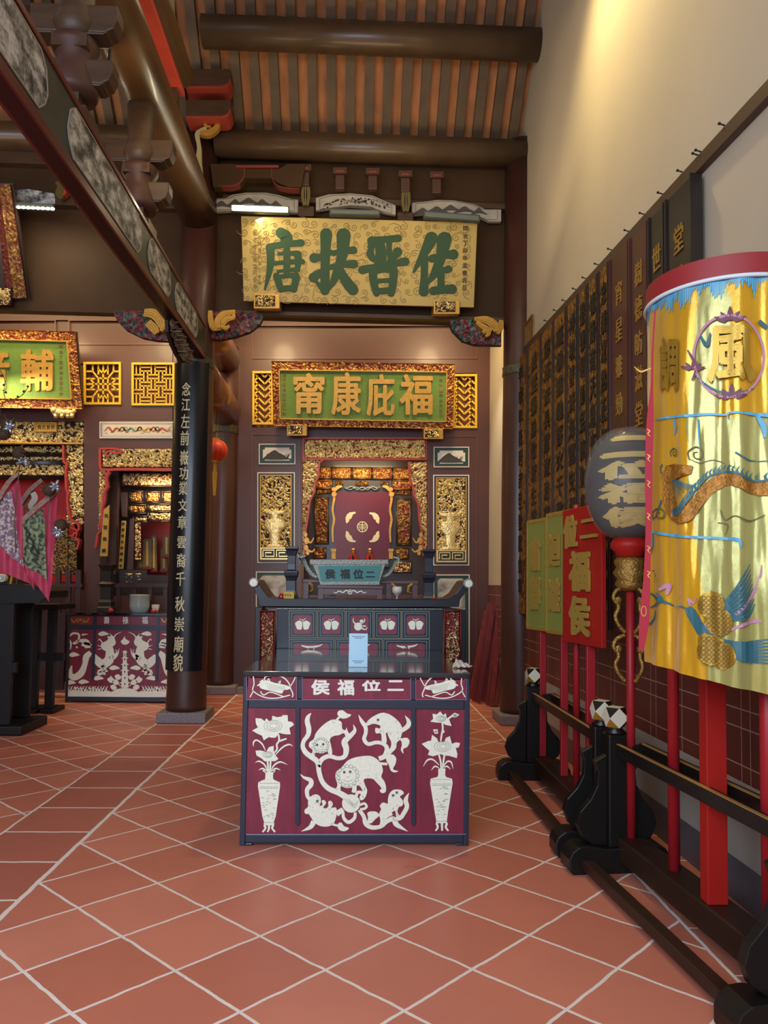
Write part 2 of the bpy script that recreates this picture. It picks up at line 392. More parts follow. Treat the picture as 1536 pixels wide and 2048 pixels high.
g = NG('dado_tiles')
hl = None
for zz in (.64, .81, .895, 1.07, 1.155, 1.33): q = g.near(g.z, zz, .0028); hl = q if hl is None else g.M('MAXIMUM', hl, q)
vl = g.M('MAXIMUM', g.joint(g.y, 3.42, .36, .0028), g.joint(g.y, 3.50, .36, .0028))
low = g.M('LESS_THAN', g.z, .565); sk = g.M('LESS_THAN', g.z, .20)
c = g.mix(g.noise(3, 5), lin('#5b2a22'), lin('#6d3428')); c = g.mix(g.M('MULTIPLY', g.M('MAXIMUM', hl, vl), .75), c, lin('#b9a08c'))
c2 = g.mix(g.noise(5, 5), lin('#a9a39a'), lin('#8f8a84')); c2 = g.mix(sk, c2, g.mix(g.noise(4, 5), lin('#5c5a60'), lin('#46454c')))
dado_m = g.out(g.mix(low, c, c2), .45)
# right wall with its dado, following the roof slope
RZ = lambda y: 6.47+.95*(8.39-y)
wr = MB().prism([(1.81, -4, 0), (1.81, 12.5, 0), (1.81, 12.5, 6.4), (1.81, 8.4, 6.46), (1.81, 5.0, RZ(5.0)), (1.81, -.4, 5.2), (1.81, -4, 5.2)], (.2, 0, 0)).build('wall_right', plaster, loc=(1.81, 0, 0)); struct(wr)
dd = MB().box(1.795, 1.8095, -4, 12.4, 0, 1.455).build('trim_1', dado_m, loc=(1.8, 0, 0)); struct(dd)
# roof: terracotta boarding over dark rafters, ridge at y = 5
tiles_under = mat('roof_terracotta', '#ad7246', .75, var=.25, vscale=9, stretch=(1, .35, .35))
raft_m = mat('rafter_wood', '#584632', .6, var=.2, vscale=5)
rf = MB()
rf.prism([(-7, 8.75, RZ(8.75)), (-7, 5, RZ(5)), (-7, -.5, 5.1), (-7, -.5, 5.25), (-7, 5, RZ(5)+.15), (-7, 8.75, RZ(8.75)+.15)], (9.1, 0, 0), 0)
ceil = rf.build('ceiling', tiles_under, loc=(0, 0, 6)); struct(ceil)
# px 39 apart on the roof at y ~ 7.9
x = 1.70
k = 0
while x > -3.9:
    MB().bar((x, 8.72, RZ(8.72)-.055), (x, 5.1, RZ(5.1)-.055), .098, .10, 0, (0, 0, 1)).build('rafter', raft_m, ceil)
    x -= .203
# back of the roof space, ceiling over the rear passage, left side and the far wall of the shrines
st_wall = mat('rear_wall_paint', '#b99a78', .8)
struct(MB().box(-7, 1.81, 12.3, 12.5, 0, 6.4).build('wall_back', mat('rear_dark_wall', '#6a4a36', .8), loc=(-2, 12.3, 0)))
struct(MB().box(-7, 1.81, 8.45, 12.3, 6.40, 6.46).build('ceiling_rear', wood, loc=(-2, 10, 6.4)))
struct(MB().box(-7.15, -7, -4, 12.5, 0, 8).build('wall_left_light_block', plaster, loc=(-7, 0, 0)))  # plain unseen wall added on the left to block light
# lintel wall over the column line
WY = 8.30
lw = MB(); lw.box(-7, 1.80, WY, WY+.12, 4.36, 6.42)
lintel = lw.build('wall_upper', wall_wood, loc=(-2, WY, 4.36)); struct(lintel)
# ---------------------------------------------------------------- columns
green_band = mat('green_painted_band', '#2f4a33', .5, var=.5, vscale=40, col2='#6b5a3c')
def column(x, y, r, z1, label, zband):
    t = thing('timber_column', label, 'column', (x, y, 0))
    MB().box(x-.25, x+.25, y-.25, y+.25, 0, .105).build('stone_plinth', stone, t, bevel=.012)
    MB().lathe((x, y, 0), [(r*1.0, .105), (r*1.03, .16), (r, .3), (r*.985, 2.5), (r*.93, zband-.02), (r*.9, z1)], 40).build('shaft', lacq, t, True)
    MB().lathe((x, y, 0), [(r*.945, zband-.05), (r*.99, zband-.03), (r*.96, zband+.02), (r*.985, zband+.05), (r*.935, zband+.06)], 40).build('painted_band', green_band, t, True)
    return t
CXL, CYL, CR = -1.745, 8.2, .205
column(CXL, CYL, CR, 6.35, 'left round red-brown column carrying the black couplet board', 3.78)
column(1.80-.012, CYL, .205, 6.35, 'right round red-brown column half set into the plaster wall', 3.78)
column(-1.755, 10.22, .175, 4.6, 'rear red-brown column behind the left column, with green painted band', 3.47)
# couplet board wrapped on the left column
t = thing('couplet_board', 'curved black lacquer couplet board with one column of gold characters on the left column', 'board', (CXL, CYL-.23, .56))
cz0 = PY(370, 1342, CYL-.21).z; cz1 = PY(385, 722, CYL-.21).z
A0, A1 = math.radians(-90-66), math.radians(-90+52)
RB = CR+.022
def cyl(u, z, off=0):
    a = A0+(A1-A0)*u; r = RB*(1-.045*(z-.6)/3.2)+off; return Vector((CXL+math.cos(a)*r, CYL+math.sin(a)*r, z))
mb = MB(); mb.grid(lambda u, v: cyl(u, cz0+(cz1-cz0)*v), 24, 6); mb.grid(lambda u, v: cyl(u, cz0+(cz1-cz0)*v, -.03), 24, 6)
for uu in (0, 1): mb.grid(lambda p, v: cyl(uu, cz0+(cz1-cz0)*v, -.03*p), 1, 6)
for zz in (cz0, cz1): mb.grid(lambda p, v: cyl(p, zz, -.03*v), 24, 1)
mb.build('board', black, t, True)
txt = '念江左前嶶功業文章雲裔千秋崇廟貌'
ys = [(780, 765, 793, 362, 391), ]
yc = [779, 810, 843, 877, 916, 947, 977, 1011, 1045, 1085, 1121, 1158, 1208, 1248, 1288, 1325]
for i, ch in enumerate(txt):
    mb = MB()
    y = yc[i]; xc = 377-(y-779)*.0165; hh = (13.5, 13, 14, 14.5, 15, 13, 13.5, 12, 14, 12, 14, 14, 15, 14, 16, 17)[i]
    # angle on the board from the pixel column
    z = PY(xc, y, CYL-.2).z; zh = hh/F_PX*8.0; du = .105+.0006*i
    uc = .455-.0*i
    text3(mb, ch, lambda p, q: cyl(uc-du+2*du*p, z-zh+2*zh*q, 0), Vector((0, -1, 0)), .006, 0, .012)
    mb.build('character', mat('couplet_gold', '#d9cda0', .45, metal=.1), t)

# ---------------------------------------------------------------- painted tie beam, round log and brackets over the left column line
ink = NG('ink_landscape_paint')
nn = ink.noise(11, 12, (1, .7, 1.3)); n2 = ink.noise(55, 8)
r_ = ink.nt.nodes.new('ShaderNodeValToRGB'); ink.nt.links.new(ink.M('ADD', nn, ink.M('MULTIPLY', n2, .35)), r_.inputs[0])
e = r_.color_ramp.elements; e[0].position = .52; e[0].color = lin('#2b2c2e'); e[1].position = .82; e[1].color = lin('#d2d6d8')
q = e.new(.66); q.color = lin('#85888a')
ink_m = ink.out(r_.outputs[0], .6)
BX = -1.62
t = thing('painted_tie_beam', 'long tie beam with ink-painted panels and red edges running forward from the left column', 'beam', (BX-.1, 5.2, 3.78))
def bz(y, k): return (3.70+.012*(y-3)*1.6, 4.16)[k]
y0, y1 = 2.4, 8.02
MB().prism([(BX, y0, bz(y0, 0)), (BX, y1, bz(y1, 0)), (BX, y1, bz(y1, 1)), (BX, y0, bz(y0, 1))], (-.09, 0, 0)).build('core', mat('grey_green_beam_paint', '#3c423c', .5, var=.2), t)
redb = mat('dark_red_edge', '#5e1f1e', .45, coat=.2)
m = MB()
for lo, hi, o in ((0, .15, .012), (.93, 1.02, .012)):
    f_ = lambda y, k: bz(y, 0)+(bz(y, 1)-bz(y, 0))*k
    m.prism([(BX+o, y0, f_(y0, lo)), (BX+o, y1, f_(y1, lo)), (BX+o, y1, f_(y1, hi)), (BX+o, y0, f_(y0, hi))], (-.10-2*o, 0, 0))
m.build('edge_moulding', redb, t, bevel=.006)
lt = mat('pale_edge_line', '#a7a297', .6)
def bpanel(ya, yb):
    c = []
    for s_, k in ((0, .22), (1, .22), (1, .9), (0, .9)):
        y = ya if s_ == 0 else yb; c.append((y, k))
    d = .10
    P = [(ya+d, .20), (yb-d, .20), (yb-.03, .34), (yb, .5), (yb-.03, .76), (yb-d, .88), (ya+d, .88), (ya+.03, .76), (ya, .5), (ya+.03, .34)]
    f_ = lambda y, k: bz(y, 0)+(bz(y, 1)-bz(y, 0))*k
    MB().prism([(BX+.001, y, f_(y, k)) for y, k in P], (.006, 0, 0)).build('painted_panel', ink_m, t)
    m = MB(); Q = P+[P[0]]
    for a, b in zip(Q, Q[1:]): m.bar((BX+.006, a[0], f_(*a)), (BX+.006, b[0], f_(*b)), .008, .008)
    m.build('panel_border', lt, t)
for ya, yb in ((2.7, 3.86), (4.14, 5.6), (5.78, 6.5), (6.66, 7.62)): bpanel(ya, yb)
m = MB()
for yy in (3.93, 4.06, 5.66, 5.72, 6.55, 6.6): m.bar((BX+.004, yy, bz(yy, 0)+.09), (BX+.004, yy, bz(yy, 1)-.03), .008, .01)
m.build('band_lines', lt, t)
LOGZ = 5.40
lg = MB().tube([(-1.745, 2.0, LOGZ), (-1.745, 8.1, LOGZ)], .20, 40)
tag(lg.build('round_log_beam', mat('varnished_log', '#5f452b', .33, coat=.25, var=.15, vscale=3), None, True, loc=(-1.745, 5, LOGZ-.2)), 'thick round varnished log running forward above the painted tie beam', 'beam')
# red-lit board on top of the log
t = thing('upper_log_beam', 'slimmer round log with a red soffit board, above the thick round log', 'beam', (-1.68, 5, 5.58))
MB().tube([(-1.69, 2.0, 6.15), (-1.69, 6.95, 6.15)], .12, 32).build('log', MT['varnished_log'], t, True)
MB().box(-1.80, -1.66, 2.0, 7.0, 5.985, 6.035).build('red_soffit', mat('vermilion_board', '#b8402c', .5, var=.15), t, bevel=.006)
MB().box(-1.78, -1.70, 6.86, 6.98, 5.58, 5.99).build('post', wood, t, bevel=.006)
# dougong stacks between beam and log
redarm = mat('arm_underside_red', '#9a3c2c', .5)
def rarm(m, x0, x1, y, z, h, w, mi=0):
    # arm along x with a rounded lower end, red sole
    R = h*.55
    pts = [(x0, y-w/2, z), (x0, y-w/2, z+h), (x1, y-w/2, z+h), (x1, y-w/2, z+h-R*.9), (x1-R*.25, y-w/2, z+R*.28), (x1-R*.8, y-w/2, z)]
    m.prism(pts, (0, w, 0), 0)
    m.bar((x0, y, z-.006), (x1-R*.8, y, z-.006), w, .014, 1); m.bar((x1-R*.8, y, z-.004), (x1-.01, y, z+h-R*.95), w, .014, 1)
def dougong(y, label):
    t = thing('bracket_stack', label, 'bracket', (-1.745, y, 4.17))
    m = MB(); m.box(-1.86, -1.63, y-.12, y+.12, 4.17, 4.25); m.box(-1.80, -1.69, y-.07, y+.07, 4.25, 4.38); m.box(-1.85, -1.64, y-.11, y+.11, 4.62, 4.70)
    build_split(m, 'stack_block', wood, t)
    m = MB().lathe((-1.745, y, 0), [(.13, 4.36), (.15, 4.40), (.115, 4.52), (.10, 4.60), (.14, 4.66), (.14, 4.70)], 24); m.build('bowl_block', mat('dim_red_block', '#4d2f26', .55), t, True)
    MB().lathe((-1.745, y, 0), [(.10, 4.70), (.135, 4.80), (.10, 4.93), (.11, 5.21)], 24).build('vase_post', wood, t, True)
    m = MB(); rarm(m, -2.0, -1.50, y, 4.42, .15, .13); m.build('bracket_arm', [wood, wood], t, bevel=.008)
    m = MB(); rarm(m, -2.0, -1.48, y, 4.74, .17, .13); m.build('bracket_arm', [wood, wood], t, bevel=.008)
dougong(4.55, 'nearer stack of dark bracket blocks between painted beam and round log')
dougong(5.95, 'farther stack of dark bracket blocks between painted beam and round log')
# arms at the column head carrying the purlin
t = thing('column_head_bracket', 'pair of dark arms with glowing red soles at the left column head', 'bracket', (-1.6, 7.9, 5.9))
def armpx(x0, x1, y0, y1, Yp, depth):
    fr = FY(Yp); m = MB(); r = (y1-y0)*.55
    m.plate([(x0, y0), (x1-3, y0), (x1, y0+4), (x1, y1-r*.9), (x1-r*.3, y1-r*.25), (x1-r, y1), (x0, y1)], (fr[0], Vector((0, 1, 0))), depth, 0)
    m.plate([(x0, y1), (x1-r, y1), (x1-r*.3, y1-r*.25), (x1, y1-r*.9), (x1, y1-r*.9+5), (x1-r*.3, y1-r*.25+6), (x1-r*.8, y1+5), (x0, y1+5)], (fr[0], Vector((0, 1, 0))), depth, 1)
    m.build('bracket_arm', [wood, redarm], t)
armpx(372, 461, 138, 172, 7.75, .22); armpx(372, 461, 200, 232, 7.75, .22)
t = thing('carved_sprout', 'gilt and cream carved scroll sprout beside the left column head', 'carving', PY(405, 362, 7.9))
fr = FY(7.9); m = MB()
m.stroke([(384, 362), (395, 352), (398, 330), (400, 300), (396, 275), (403, 268), (415, 262)], [14, 22, 14, 8, 9, 10, 9], fr, .05, 0)
m.stroke([(403, 272), (418, 272), (432, 264), (437, 255), (432, 248), (422, 246), (413, 252), (414, 258), (424, 260)], [8, 12, 11, 9, 7, 6, 6, 5, 3], fr, .06, 1)
m.build('scroll', [mat('cream_paint', '#a89d74', .5), goldp], t)
# second sprout at the top of the picture, on the forward run of the log
t = thing('carved_sprout', 'cream carved leaf beside the log at the top of the hall', 'carving', PY(335, 70, 6.6)); fr = FY(6.6); m = MB()
m.stroke([(336, 75), (342, 50), (345, 20), (346, -30)], [10, 16, 10, 8], fr, .05, 0); m.stroke([(333, 28), (322, 12), (318, -20)], [10, 8, 6], fr, .05, 0); m.build('leaf', MT['cream_paint'], t)
# ---------------------------------------------------------------- purlins under the roof
pur = mat('purlin_wood', '#523f2c', .36, coat=.15, var=.2, vscale=3)
def purlin(y, z, r, x0, x1, label):
    m = MB().tube([(x0, y, z), (x1, y, z)], r, 36); tag(m.build('round_purlin', pur, None, True, loc=((x0+x1)/2, y, z-r)), label, 'beam')
pz = PY(720, 76, 7.5).z
purlin(7.5, pz, .155, -1.62, 1.83, 'upper round purlin crossing the middle bay, its end bedded in the plaster wall')
purlin(7.5, pz, .155, -7, -1.93, 'upper round purlin crossing the left bay under the rafters')
pz2 = PY(720, 309, 8.25).z
purlin(8.13, pz2, .145, -1.58, 1.83, 'lower round purlin resting over the middle lintel wall')
purlin(8.13, pz2, .145, -7, -1.93, 'lower round purlin resting over the left lintel wall')
# ---------------------------------------------------------------- carved screen wall behind the columns
FB = 10.25                                    # plane of the screen face
fr = FY(FB); bkw = (fr[0], Vector((0, 1, 0)))
s = MB()
def slab(x0, y0, x1, y1, d=0., th=.08): s.plate([(x0, y0), (x1, y0), (x1, y1), (x0, y1)], (fr[0], Vector((0, 1, 0))), th, 0, d)
# middle bay: frame members (openings stay open), pixel rectangles
yb = 1384
slab(466, 600, 505, yb); slab(953, 600, 984, yb)              # outer stiles
slab(505, 600, 953, 652); slab(505, 652, 953, 717, .03)       # top rail, sunk long panel
slab(505, 717, 953, 746)
slab(505, 855, 953, 877)
slab(505, 877, 604, yb); slab(853, 877, 953, yb)              # doors either side of the niche
slab(604, 1190, 853, yb, .02)
# left bay
slab(-160, 600, 345, 640); slab(-160, 640, 345, 690, .03); slab(-160, 690, 345, 727)
slab(-160, 812, 345, 842); slab(166, 727, 172, 812); slab(243, 727, 264, 812); slab(-160, 727, 166, 812, .02)
slab(168, 842, 200, yb); slab(200, 842, 345, 897); slab(345, 600, 466, yb, .02)
slab(200, 1192, 345, yb, .03); slab(-160, 1180, 168, yb, .05)
scr = s.build('wall_screen', fac, loc=(-1, FB, 0)); struct(scr)
m = MB()
def bead(x0, y0, x1, y1, w=2): m.frame(x0, y0, x1, y1, w, fr, .012)
bead(504, 650, 954, 718, 2.2); bead(-160, 640, 112, 700, 2); bead(137, 640, 344, 690, 2); bead(504, 868, 600, 1384, 2); bead(856, 872, 954, 1384, 2)
struct(m.build('trim_2', mat('facade_bead', '#633a2e', .4, coat=.1), loc=(-1, FB, 1)))
# granite sill under the screen
struct(MB().box(-7, 1.80, 10.05, 10.6, 0, .075).build('trim_3', stone, loc=(-1, 10.2, 0)))
# dark fill behind lattices and side rooms
struct(MB().box(-7, 1.8, 10.42, 10.46, 3.5, 6.4).build('wall_inner', mat('inner_wall_warm', '#7a4a2a', .7), loc=(-1, 10.42, 3.5)))

def lattice(x0, y0, x1, y1, label, kind):
    t = thing('lattice_window', label, 'window', PY((x0+x1)/2, y1, FB)); m = MB(); m.frame(x0, y0, x1, y1, 4.5, fr, .03, 0, .0); m.build('frame', yellow, t, bevel=.004)
    m = MB(); X0, Y0, X1, Y1 = x0+4, y0+4, x1-4, y1-4; w = 3.2
    def ln(*p): m.stroke(p, w, fr, .018, 0, -.03, 1)
    if kind == 'herring':
        st = 13.5
        n = int((Y1-Y0)/st)+4
        import itertools
        def clip(a, b):
            (xa, ya), (xb, yb_) = a, b; t0, t1 = 0, 1
            for p_, q_ in ((-(xb-xa), xa-X0), (xb-xa, X1-xa), (-(yb_-ya), ya-Y0), (yb_-ya, Y1-ya)):
                if p_ == 0:
                    if q_ < 0: return None
                else:
                    r_ = q_/p_
                    if p_ < 0: t0 = max(t0, r_)
                    else: t1 = min(t1, r_)
            if t0 >= t1: return None
            return (xa+(xb-xa)*t0, ya+(yb_-ya)*t0), (xa+(xb-xa)*t1, ya+(yb_-ya)*t1)
        for k in range(-8, 16):
            for c in range(-3, 6):
                cx_ = X0+c*2*st; cy_ = Y0+k*st
                for a, b in (((cx_, cy_), (cx_+1.5*st, cy_+1.5*st)), ((cx_+1.5*st, cy_+.5*st), (cx_+2.6*st, cy_-.6*st))):
                    q = clip(a, b)
                    if q: ln(*q)
    elif kind == 'octagon':
        cx_, cy_ = (X0+X1)/2, (Y0+Y1)/2; A = (X1-X0)/2; B = (Y1-Y0)/2
        ln((cx_, Y0), (cx_, Y1)); ln((X0, cy_), (X1, cy_))
        for sx in (-1, 1):
            for sy in (-1, 1):
                P = lambda a, b: (cx_+sx*A*a, cy_+sy*B*b)
                ln(P(.28, 0), P(.28, .3)); ln(P(.28, .3), P(0, .3)); ln(P(.28, .3), P(.62, .66)); ln(P(.62, .66), P(.62, 1)); ln(P(.62, .66), P(1, .66))
                ln(P(.28, 1), P(.28, .78)); ln(P(.28, .78), P(.0, .55)); ln(P(1, .28), P(.78, .28)); ln(P(.78, .28), P(.5, .0)); ln(P(.5, .28), P(.78, .28)); ln(P(.28, .78), P(.28, .5))
    else:
        st = 15.
        for j in range(7):
            for i in range(7):
                a = X0+i*st; b = Y0+j*st
                if a < X1-3 and b < Y1-3:
                    w = 2.6
                    if (i+j) % 2: ln((max(a-4, X0), b+4), (min(a+st+4, X1), b+4)); ln((max(a-4, X0), b+11.5), (min(a+st+4, X1), b+11.5))
                    else: ln((a+4, max(b-4, Y0)), (a+4, min(b+st+4, Y1))); ln((a+11.5, max(b-4, Y0)), (a+11.5, min(b+st+4, Y1)))
    m.build('lattice_bars', yellow, t); return t
lattice(505, 743, 547, 850, 'yellow herringbone lattice window left of the middle green plaque', 'herring')
lattice(905, 749, 954, 857, 'yellow herringbone lattice window right of the middle green plaque', 'herring')
lattice(168, 725, 243, 810, 'yellow octagon-pattern lattice window beside the left green plaque', 'octagon')
lattice(264, 726, 350, 812, 'yellow basket-weave lattice window left of the column', 'weave')

# small painted panels, tall gilt panels, lower painted panels
dgreen = mat('dark_green_border', '#1c3a33', .45); dblue = mat('dark_blue_border', '#20283c', .45)
def small_panel(x0, y0, x1, y1, label):
    t = thing('ink_landscape', label, 'painting', PY((x0+x1)/2, y1, FB))
    m = MB(); m.rect(x0, y0, x1, y1, fr, .012, 0); m.build('border', dgreen, t)
    m = MB(); m.frame(x0, y0, x1, y1, 1.8, fr, .02); m.build('white_edge', white, t)
    c = 4; a, b, d, e = x0+8, y0+7.5, x1-8, y1-7.5
    MB().plate([(a+c, b), (d-c, b), (d-c, b+c), (d, b+c), (d, e-c), (d-c, e-c), (d-c, e), (a+c, e), (a+c, e-c), (a, e-c), (a, b+c), (a+c, b+c)], fr, .016).build('white_field', white, t)
    m = MB(); rnd = random.Random(int(x0))
    xm = (a+d)/2; w = d-a
    m.plate(spl([(a+3, e-2), (a+7, e-10), (a+w*.25, e-16), (a+w*.42, e-21), (a+w*.55, e-16), (a+w*.7, e-12), (a+w*.85, e-6), (a+w*.95, e-2)], 3), fr, .0175)
    for k in range(6): xx = a+5+rnd.random()*(w-10); m.stroke([(xx, e-3), (xx+2, e-9), (xx+rnd.random()*8, e-15)], [3, 2, .5], fr, .018)
    m.build('ink_mountain', mat('ink_grey', '#3a3937', .6), t)
small_panel(518, 888, 591, 929, 'small ink landscape panel with green border, left of the gilt niche')
small_panel(867, 894, 938, 935, 'small ink landscape panel with green border, right of the gilt niche')
def vase_add(cx, top, bot, w):
    def h(x, y):
        v = (y-top)/(bot-top)
        if v < 0 or v > 1: return 0
        prof = ((0, 1.0), (.08, .95), (.10, .42), (.22, .40), (.25, .9), (.42, .98), (.55, .62), (.60, .5), (.9, .45), (.93, .8), (1, .85))
        r = 0
        for (a, p), (b, q) in zip(prof, prof[1:]):
            if a <= v <= b: r = p+(q-p)*(v-a)/(b-a)
        d = abs(x-cx)/(r*w+1e-6); return (.58+.34*math.sqrt(1-d*d)+.09*noise.noise(Vector((x*.55, y*.55, 7)))) if d < 1 else 0
    def keep(x, y):
        v = (y-top)/(bot-top); return .0 if (0 <= v <= 1 and abs(x-cx) < w*.3) else 1
    return h, keep
def tall_panel(x0, y0, x1, y1, gx0, gy0, gx1, gy1, label, seed):
    t = thing('vase_carving', label, 'carving', PY((x0+x1)/2, y1, FB))
    MB().rect(x0, y0, x1, y1, fr, .012, 0).build('border', dblue, t)
    m = MB(); m.frame(x0, y0, x1, y1, 2, fr, .02); m.build('white_edge', white, t)
    m = MB(); H = gy1-gy0; cx_ = (gx0+gx1)/2-2
    relief(m, fr[0], fr[1], gx0, gy0, gx1, gy1-H*.14, .05, 7, seed, .12, 1.0, base=.014, add=vase_add(cx_, gy0+H*.42, gy0+H*.86, 21))
    m.build('carving', [gold, gap], t, True)
    m = MB(); a, b, c, d = gx0, gy1-H*.14, gx1, gy1
    m.frame(a, b, c, d, 2.2, fr, .05, 0, .012)
    for q in (0, 1):
        xx = a+5 if q == 0 else (a+c)/2+2; ww = (c-a)/2-8
        m.stroke([(xx, d-5), (xx, b+5), (xx+ww, b+5), (xx+ww, d-6), (xx+5, d-6), (xx+5, b+10), (xx+ww-5, b+10)], 2.4, fr, .045, 0, .012, 1)
    m.build('fret_base', gold, t)
    m = MB(); m.frame(gx0-1.5, gy0-1.5, gx1+1.5, gy1+1.5, 2, fr, .03, 0, .01); m.build('gilt_edge', goldp, t)
tall_panel(515, 945, 590, 1126, 522, 952, 582, 1119, 'tall gilt panel carved with a vase of flowers, left of the niche', 3)
tall_panel(866, 950, 938, 1131, 873, 957, 931, 1124, 'tall gilt panel carved with a vase of flowers, right of the niche', 8)
wp = NG('pale_landscape_paint')
rr = wp.nt.nodes.new('ShaderNodeValToRGB'); wp.nt.links.new(wp.M('ADD', wp.noise(4, 8), wp.M('MULTIPLY', wp.noise(14, 6), .3)), rr.inputs[0])
e = rr.color_ramp.elements; e[0].position = .48; e[0].color = lin('#31352f'); e[1].position = .72; e[1].color = lin('#b9b7ac')
wp_m = wp.out(rr.outputs[0], .55)
def low_panel(x0, y0, x1, y1, label):
    t = thing('landscape_panel', label, 'panel', PY((x0+x1)/2, y1, FB))
    MB().rect(x0, y0, x1, y1, fr, .012, 0).build('border', dgreen, t); m = MB(); m.frame(x0, y0, x1, y1, 2, fr, .02); m.build('white_edge', white, t)
    a, b, c, d = x0+9, y0+8, x1-9, y1-8; k = 5
    MB().plate([(a+k, b), (c-k, b), (c, b+k), (c, d-k), (c-k, d), (a+k, d), (a, d-k), (a, b+k)], fr, .016).build('landscape', wp_m, t)
low_panel(512, 1143, 592, 1330, 'large ink landscape panel low on the screen, left behind the altar')
low_panel(866, 1149, 939, 1330, 'large ink landscape panel low on the screen, right behind the altar')

# gilt surround of the middle niche
t = thing('niche_surround', 'gilt carved surround with stepped red edge around the middle niche', 'surround', PY(728, 1190, FB))
m = MB(); relief(m, fr[0], fr[1], 609, 880, 851, 917, .06, 6, 21, .10, 1.0, base=.01); m.build('lintel_carving', [gold, redgap], t, True)
m = MB(); m.frame(605, 876, 854, 921, (3.5, 3.5), fr, .05, 0, 0); m.build('red_frame', mat('rosy_red_edge', '#a8332f', .4), t)
def side(pts_in, xo, seed, nm):
    m = MB(); ylist = [p[1] for p in pts_in]
    def xin(y):
        for (a, b), (c, d) in zip(pts_in, pts_in[1:]):
            if b <= y <= d: return a+(c-a)*(y-b)/(d-b+1e-6)
        return pts_in[-1][0]
    y0, y1 = ylist[0], ylist[-1]
    nx = 22; ny = int((y1-y0)/1.3); fn = carve('s', seed); H = {}
    for j in range(ny+1):
        for i in range(nx+1):
            y = y0+(y1-y0)*j/ny; x = xo+(xin(y)-xo)*i/nx; H[i, j] = max(0, fn(x/6, y/6)) if 0 < i < nx else 0
    m.grid(lambda u, v: fr[0](xo+(xin(y0+(y1-y0)*v)-xo)*u, y0+(y1-y0)*v)+fr[1]*(.01+.06*H[round(u*nx), round(v*ny)]), nx, ny, mf=lambda i, j: 0 if H[i, j]+H[i+1, j+1] > .2 else 1)
    m.build('side_carving', [gold, redgap], t, True)
    MB().stroke(pts_in, 3.2, fr, .075, 0, 0, 1).build('stepped_edge', MT['rosy_red_edge'], t)
side([(646, 921), (639, 927), (636, 956), (631, 966), (629, 985), (620, 1003), (617, 1030), (612, 1060), (610, 1110)], 605, 31, 'l')
side([(817, 925), (819, 960), (825, 972), (827, 990), (836, 1010), (838, 1040), (843, 1068), (846, 1112)], 854, 37, 'r')
m = MB()
for xx, sg in ((612, 1), (841, -1)):                          # small gilt figures low on both sides
    for k, (dx, y, r_) in enumerate(((0, 1070, 5), (sg*2, 1082, 7), (sg*1, 1096, 6), (sg*4, 1106, 5))): m.disc(xx+dx, y, r_*.7, fr, .08, 0, .0, 10, r_)
    m.stroke([(xx+sg*2, 1080), (xx+sg*10, 1086), (xx+sg*16, 1076)], [4, 3, 1.5], fr, .09); m.stroke([(xx, 1098), (xx+sg*12, 1104), (xx+sg*18, 1098)], [5, 3, 2], fr, .085)
build_split(m, 'gilt_figure', orgold, t)

# shrine inside the niche
SY = 11.2; sf = FY(SY)
t = thing('shrine', 'gilt and black altar shrine with maroon bat-emblem backdrop in the middle niche', 'shrine', PY(728, 1190, SY))
drk = mat('shrine_dark_wood', '#2a1a16', .45, coat=.2)
m = MB(); m.plate([(600, 915), (858, 915), (858, 1200), (600, 1200)], (sf[0], Vector((0, 1, 0))), .05); m.build('back_board', drk, t)
m = MB(); relief
def gp(x0, y0, x1, y1, seed, sc=6, mm=None):
    m = MB(); m.frame(x0-3, y0-3, x1+3, y1+3, 2, sf, .03, 1); relief(m, sf[0], sf[1], x0, y0, x1, y1, .05, sc, seed, .15, 1.1, (0, 2), base=.01); m.frame(x0-.8, y0-.8, x1+.8, y1+.8, 1, sf, .035, 0)
    m.build('gilt_inset', [mm or orgold, drk, redgap], t, True)
for i, (a, b) in enumerate(((639, 661), (666, 701), (706.5, 741), (746.5, 782), (787.5, 817.5))): gp(a, 937+i*.4, b, 955.5+i*.4, 40+i)
gp(634, 962, 663, 976, 50); gp(786, 963, 820, 978, 51); gp(632, 997, 655, 1086, 52, 7, dgold); gp(795, 1000, 819, 1089, 53, 7, dgold)
gp(630, 1098, 650, 1115, 54); gp(793, 1099, 814, 1116, 55); gp(788, 1125, 820, 1143, 56, 6, gold); gp(636, 1125, 660, 1143, 57, 6, gold)
m = MB()
for a, b, y in ((671, 687, 961), (711, 737, 962), (761, 777, 962)): relief(m, sf[0], sf[1], a, y, b, y+10, .05, 5, a, .14, 1, (0, 1), base=.012)
relief(m, sf[0], sf[1], 634, 980, 664, 988, .05, 5, 3, .14, 1, (0, 1), .012); relief(m, sf[0], sf[1], 786, 981, 821, 990, .05, 5, 4, .14, 1, (0, 1), .012)
build_split(m, 'gilt_fret', [orgold, drk], t)
m = MB(); m.stroke([(690, 978), (705, 974), (715, 980), (724, 975), (735, 980), (744, 974), (757, 978)], 1.6, sf, .05); m.stroke([(688, 974), (700, 980), (712, 975), (724, 981), (738, 975), (750, 980), (760, 974)], 1.3, sf, .05); m.build('silver_scroll', pewter, t)
m = MB()
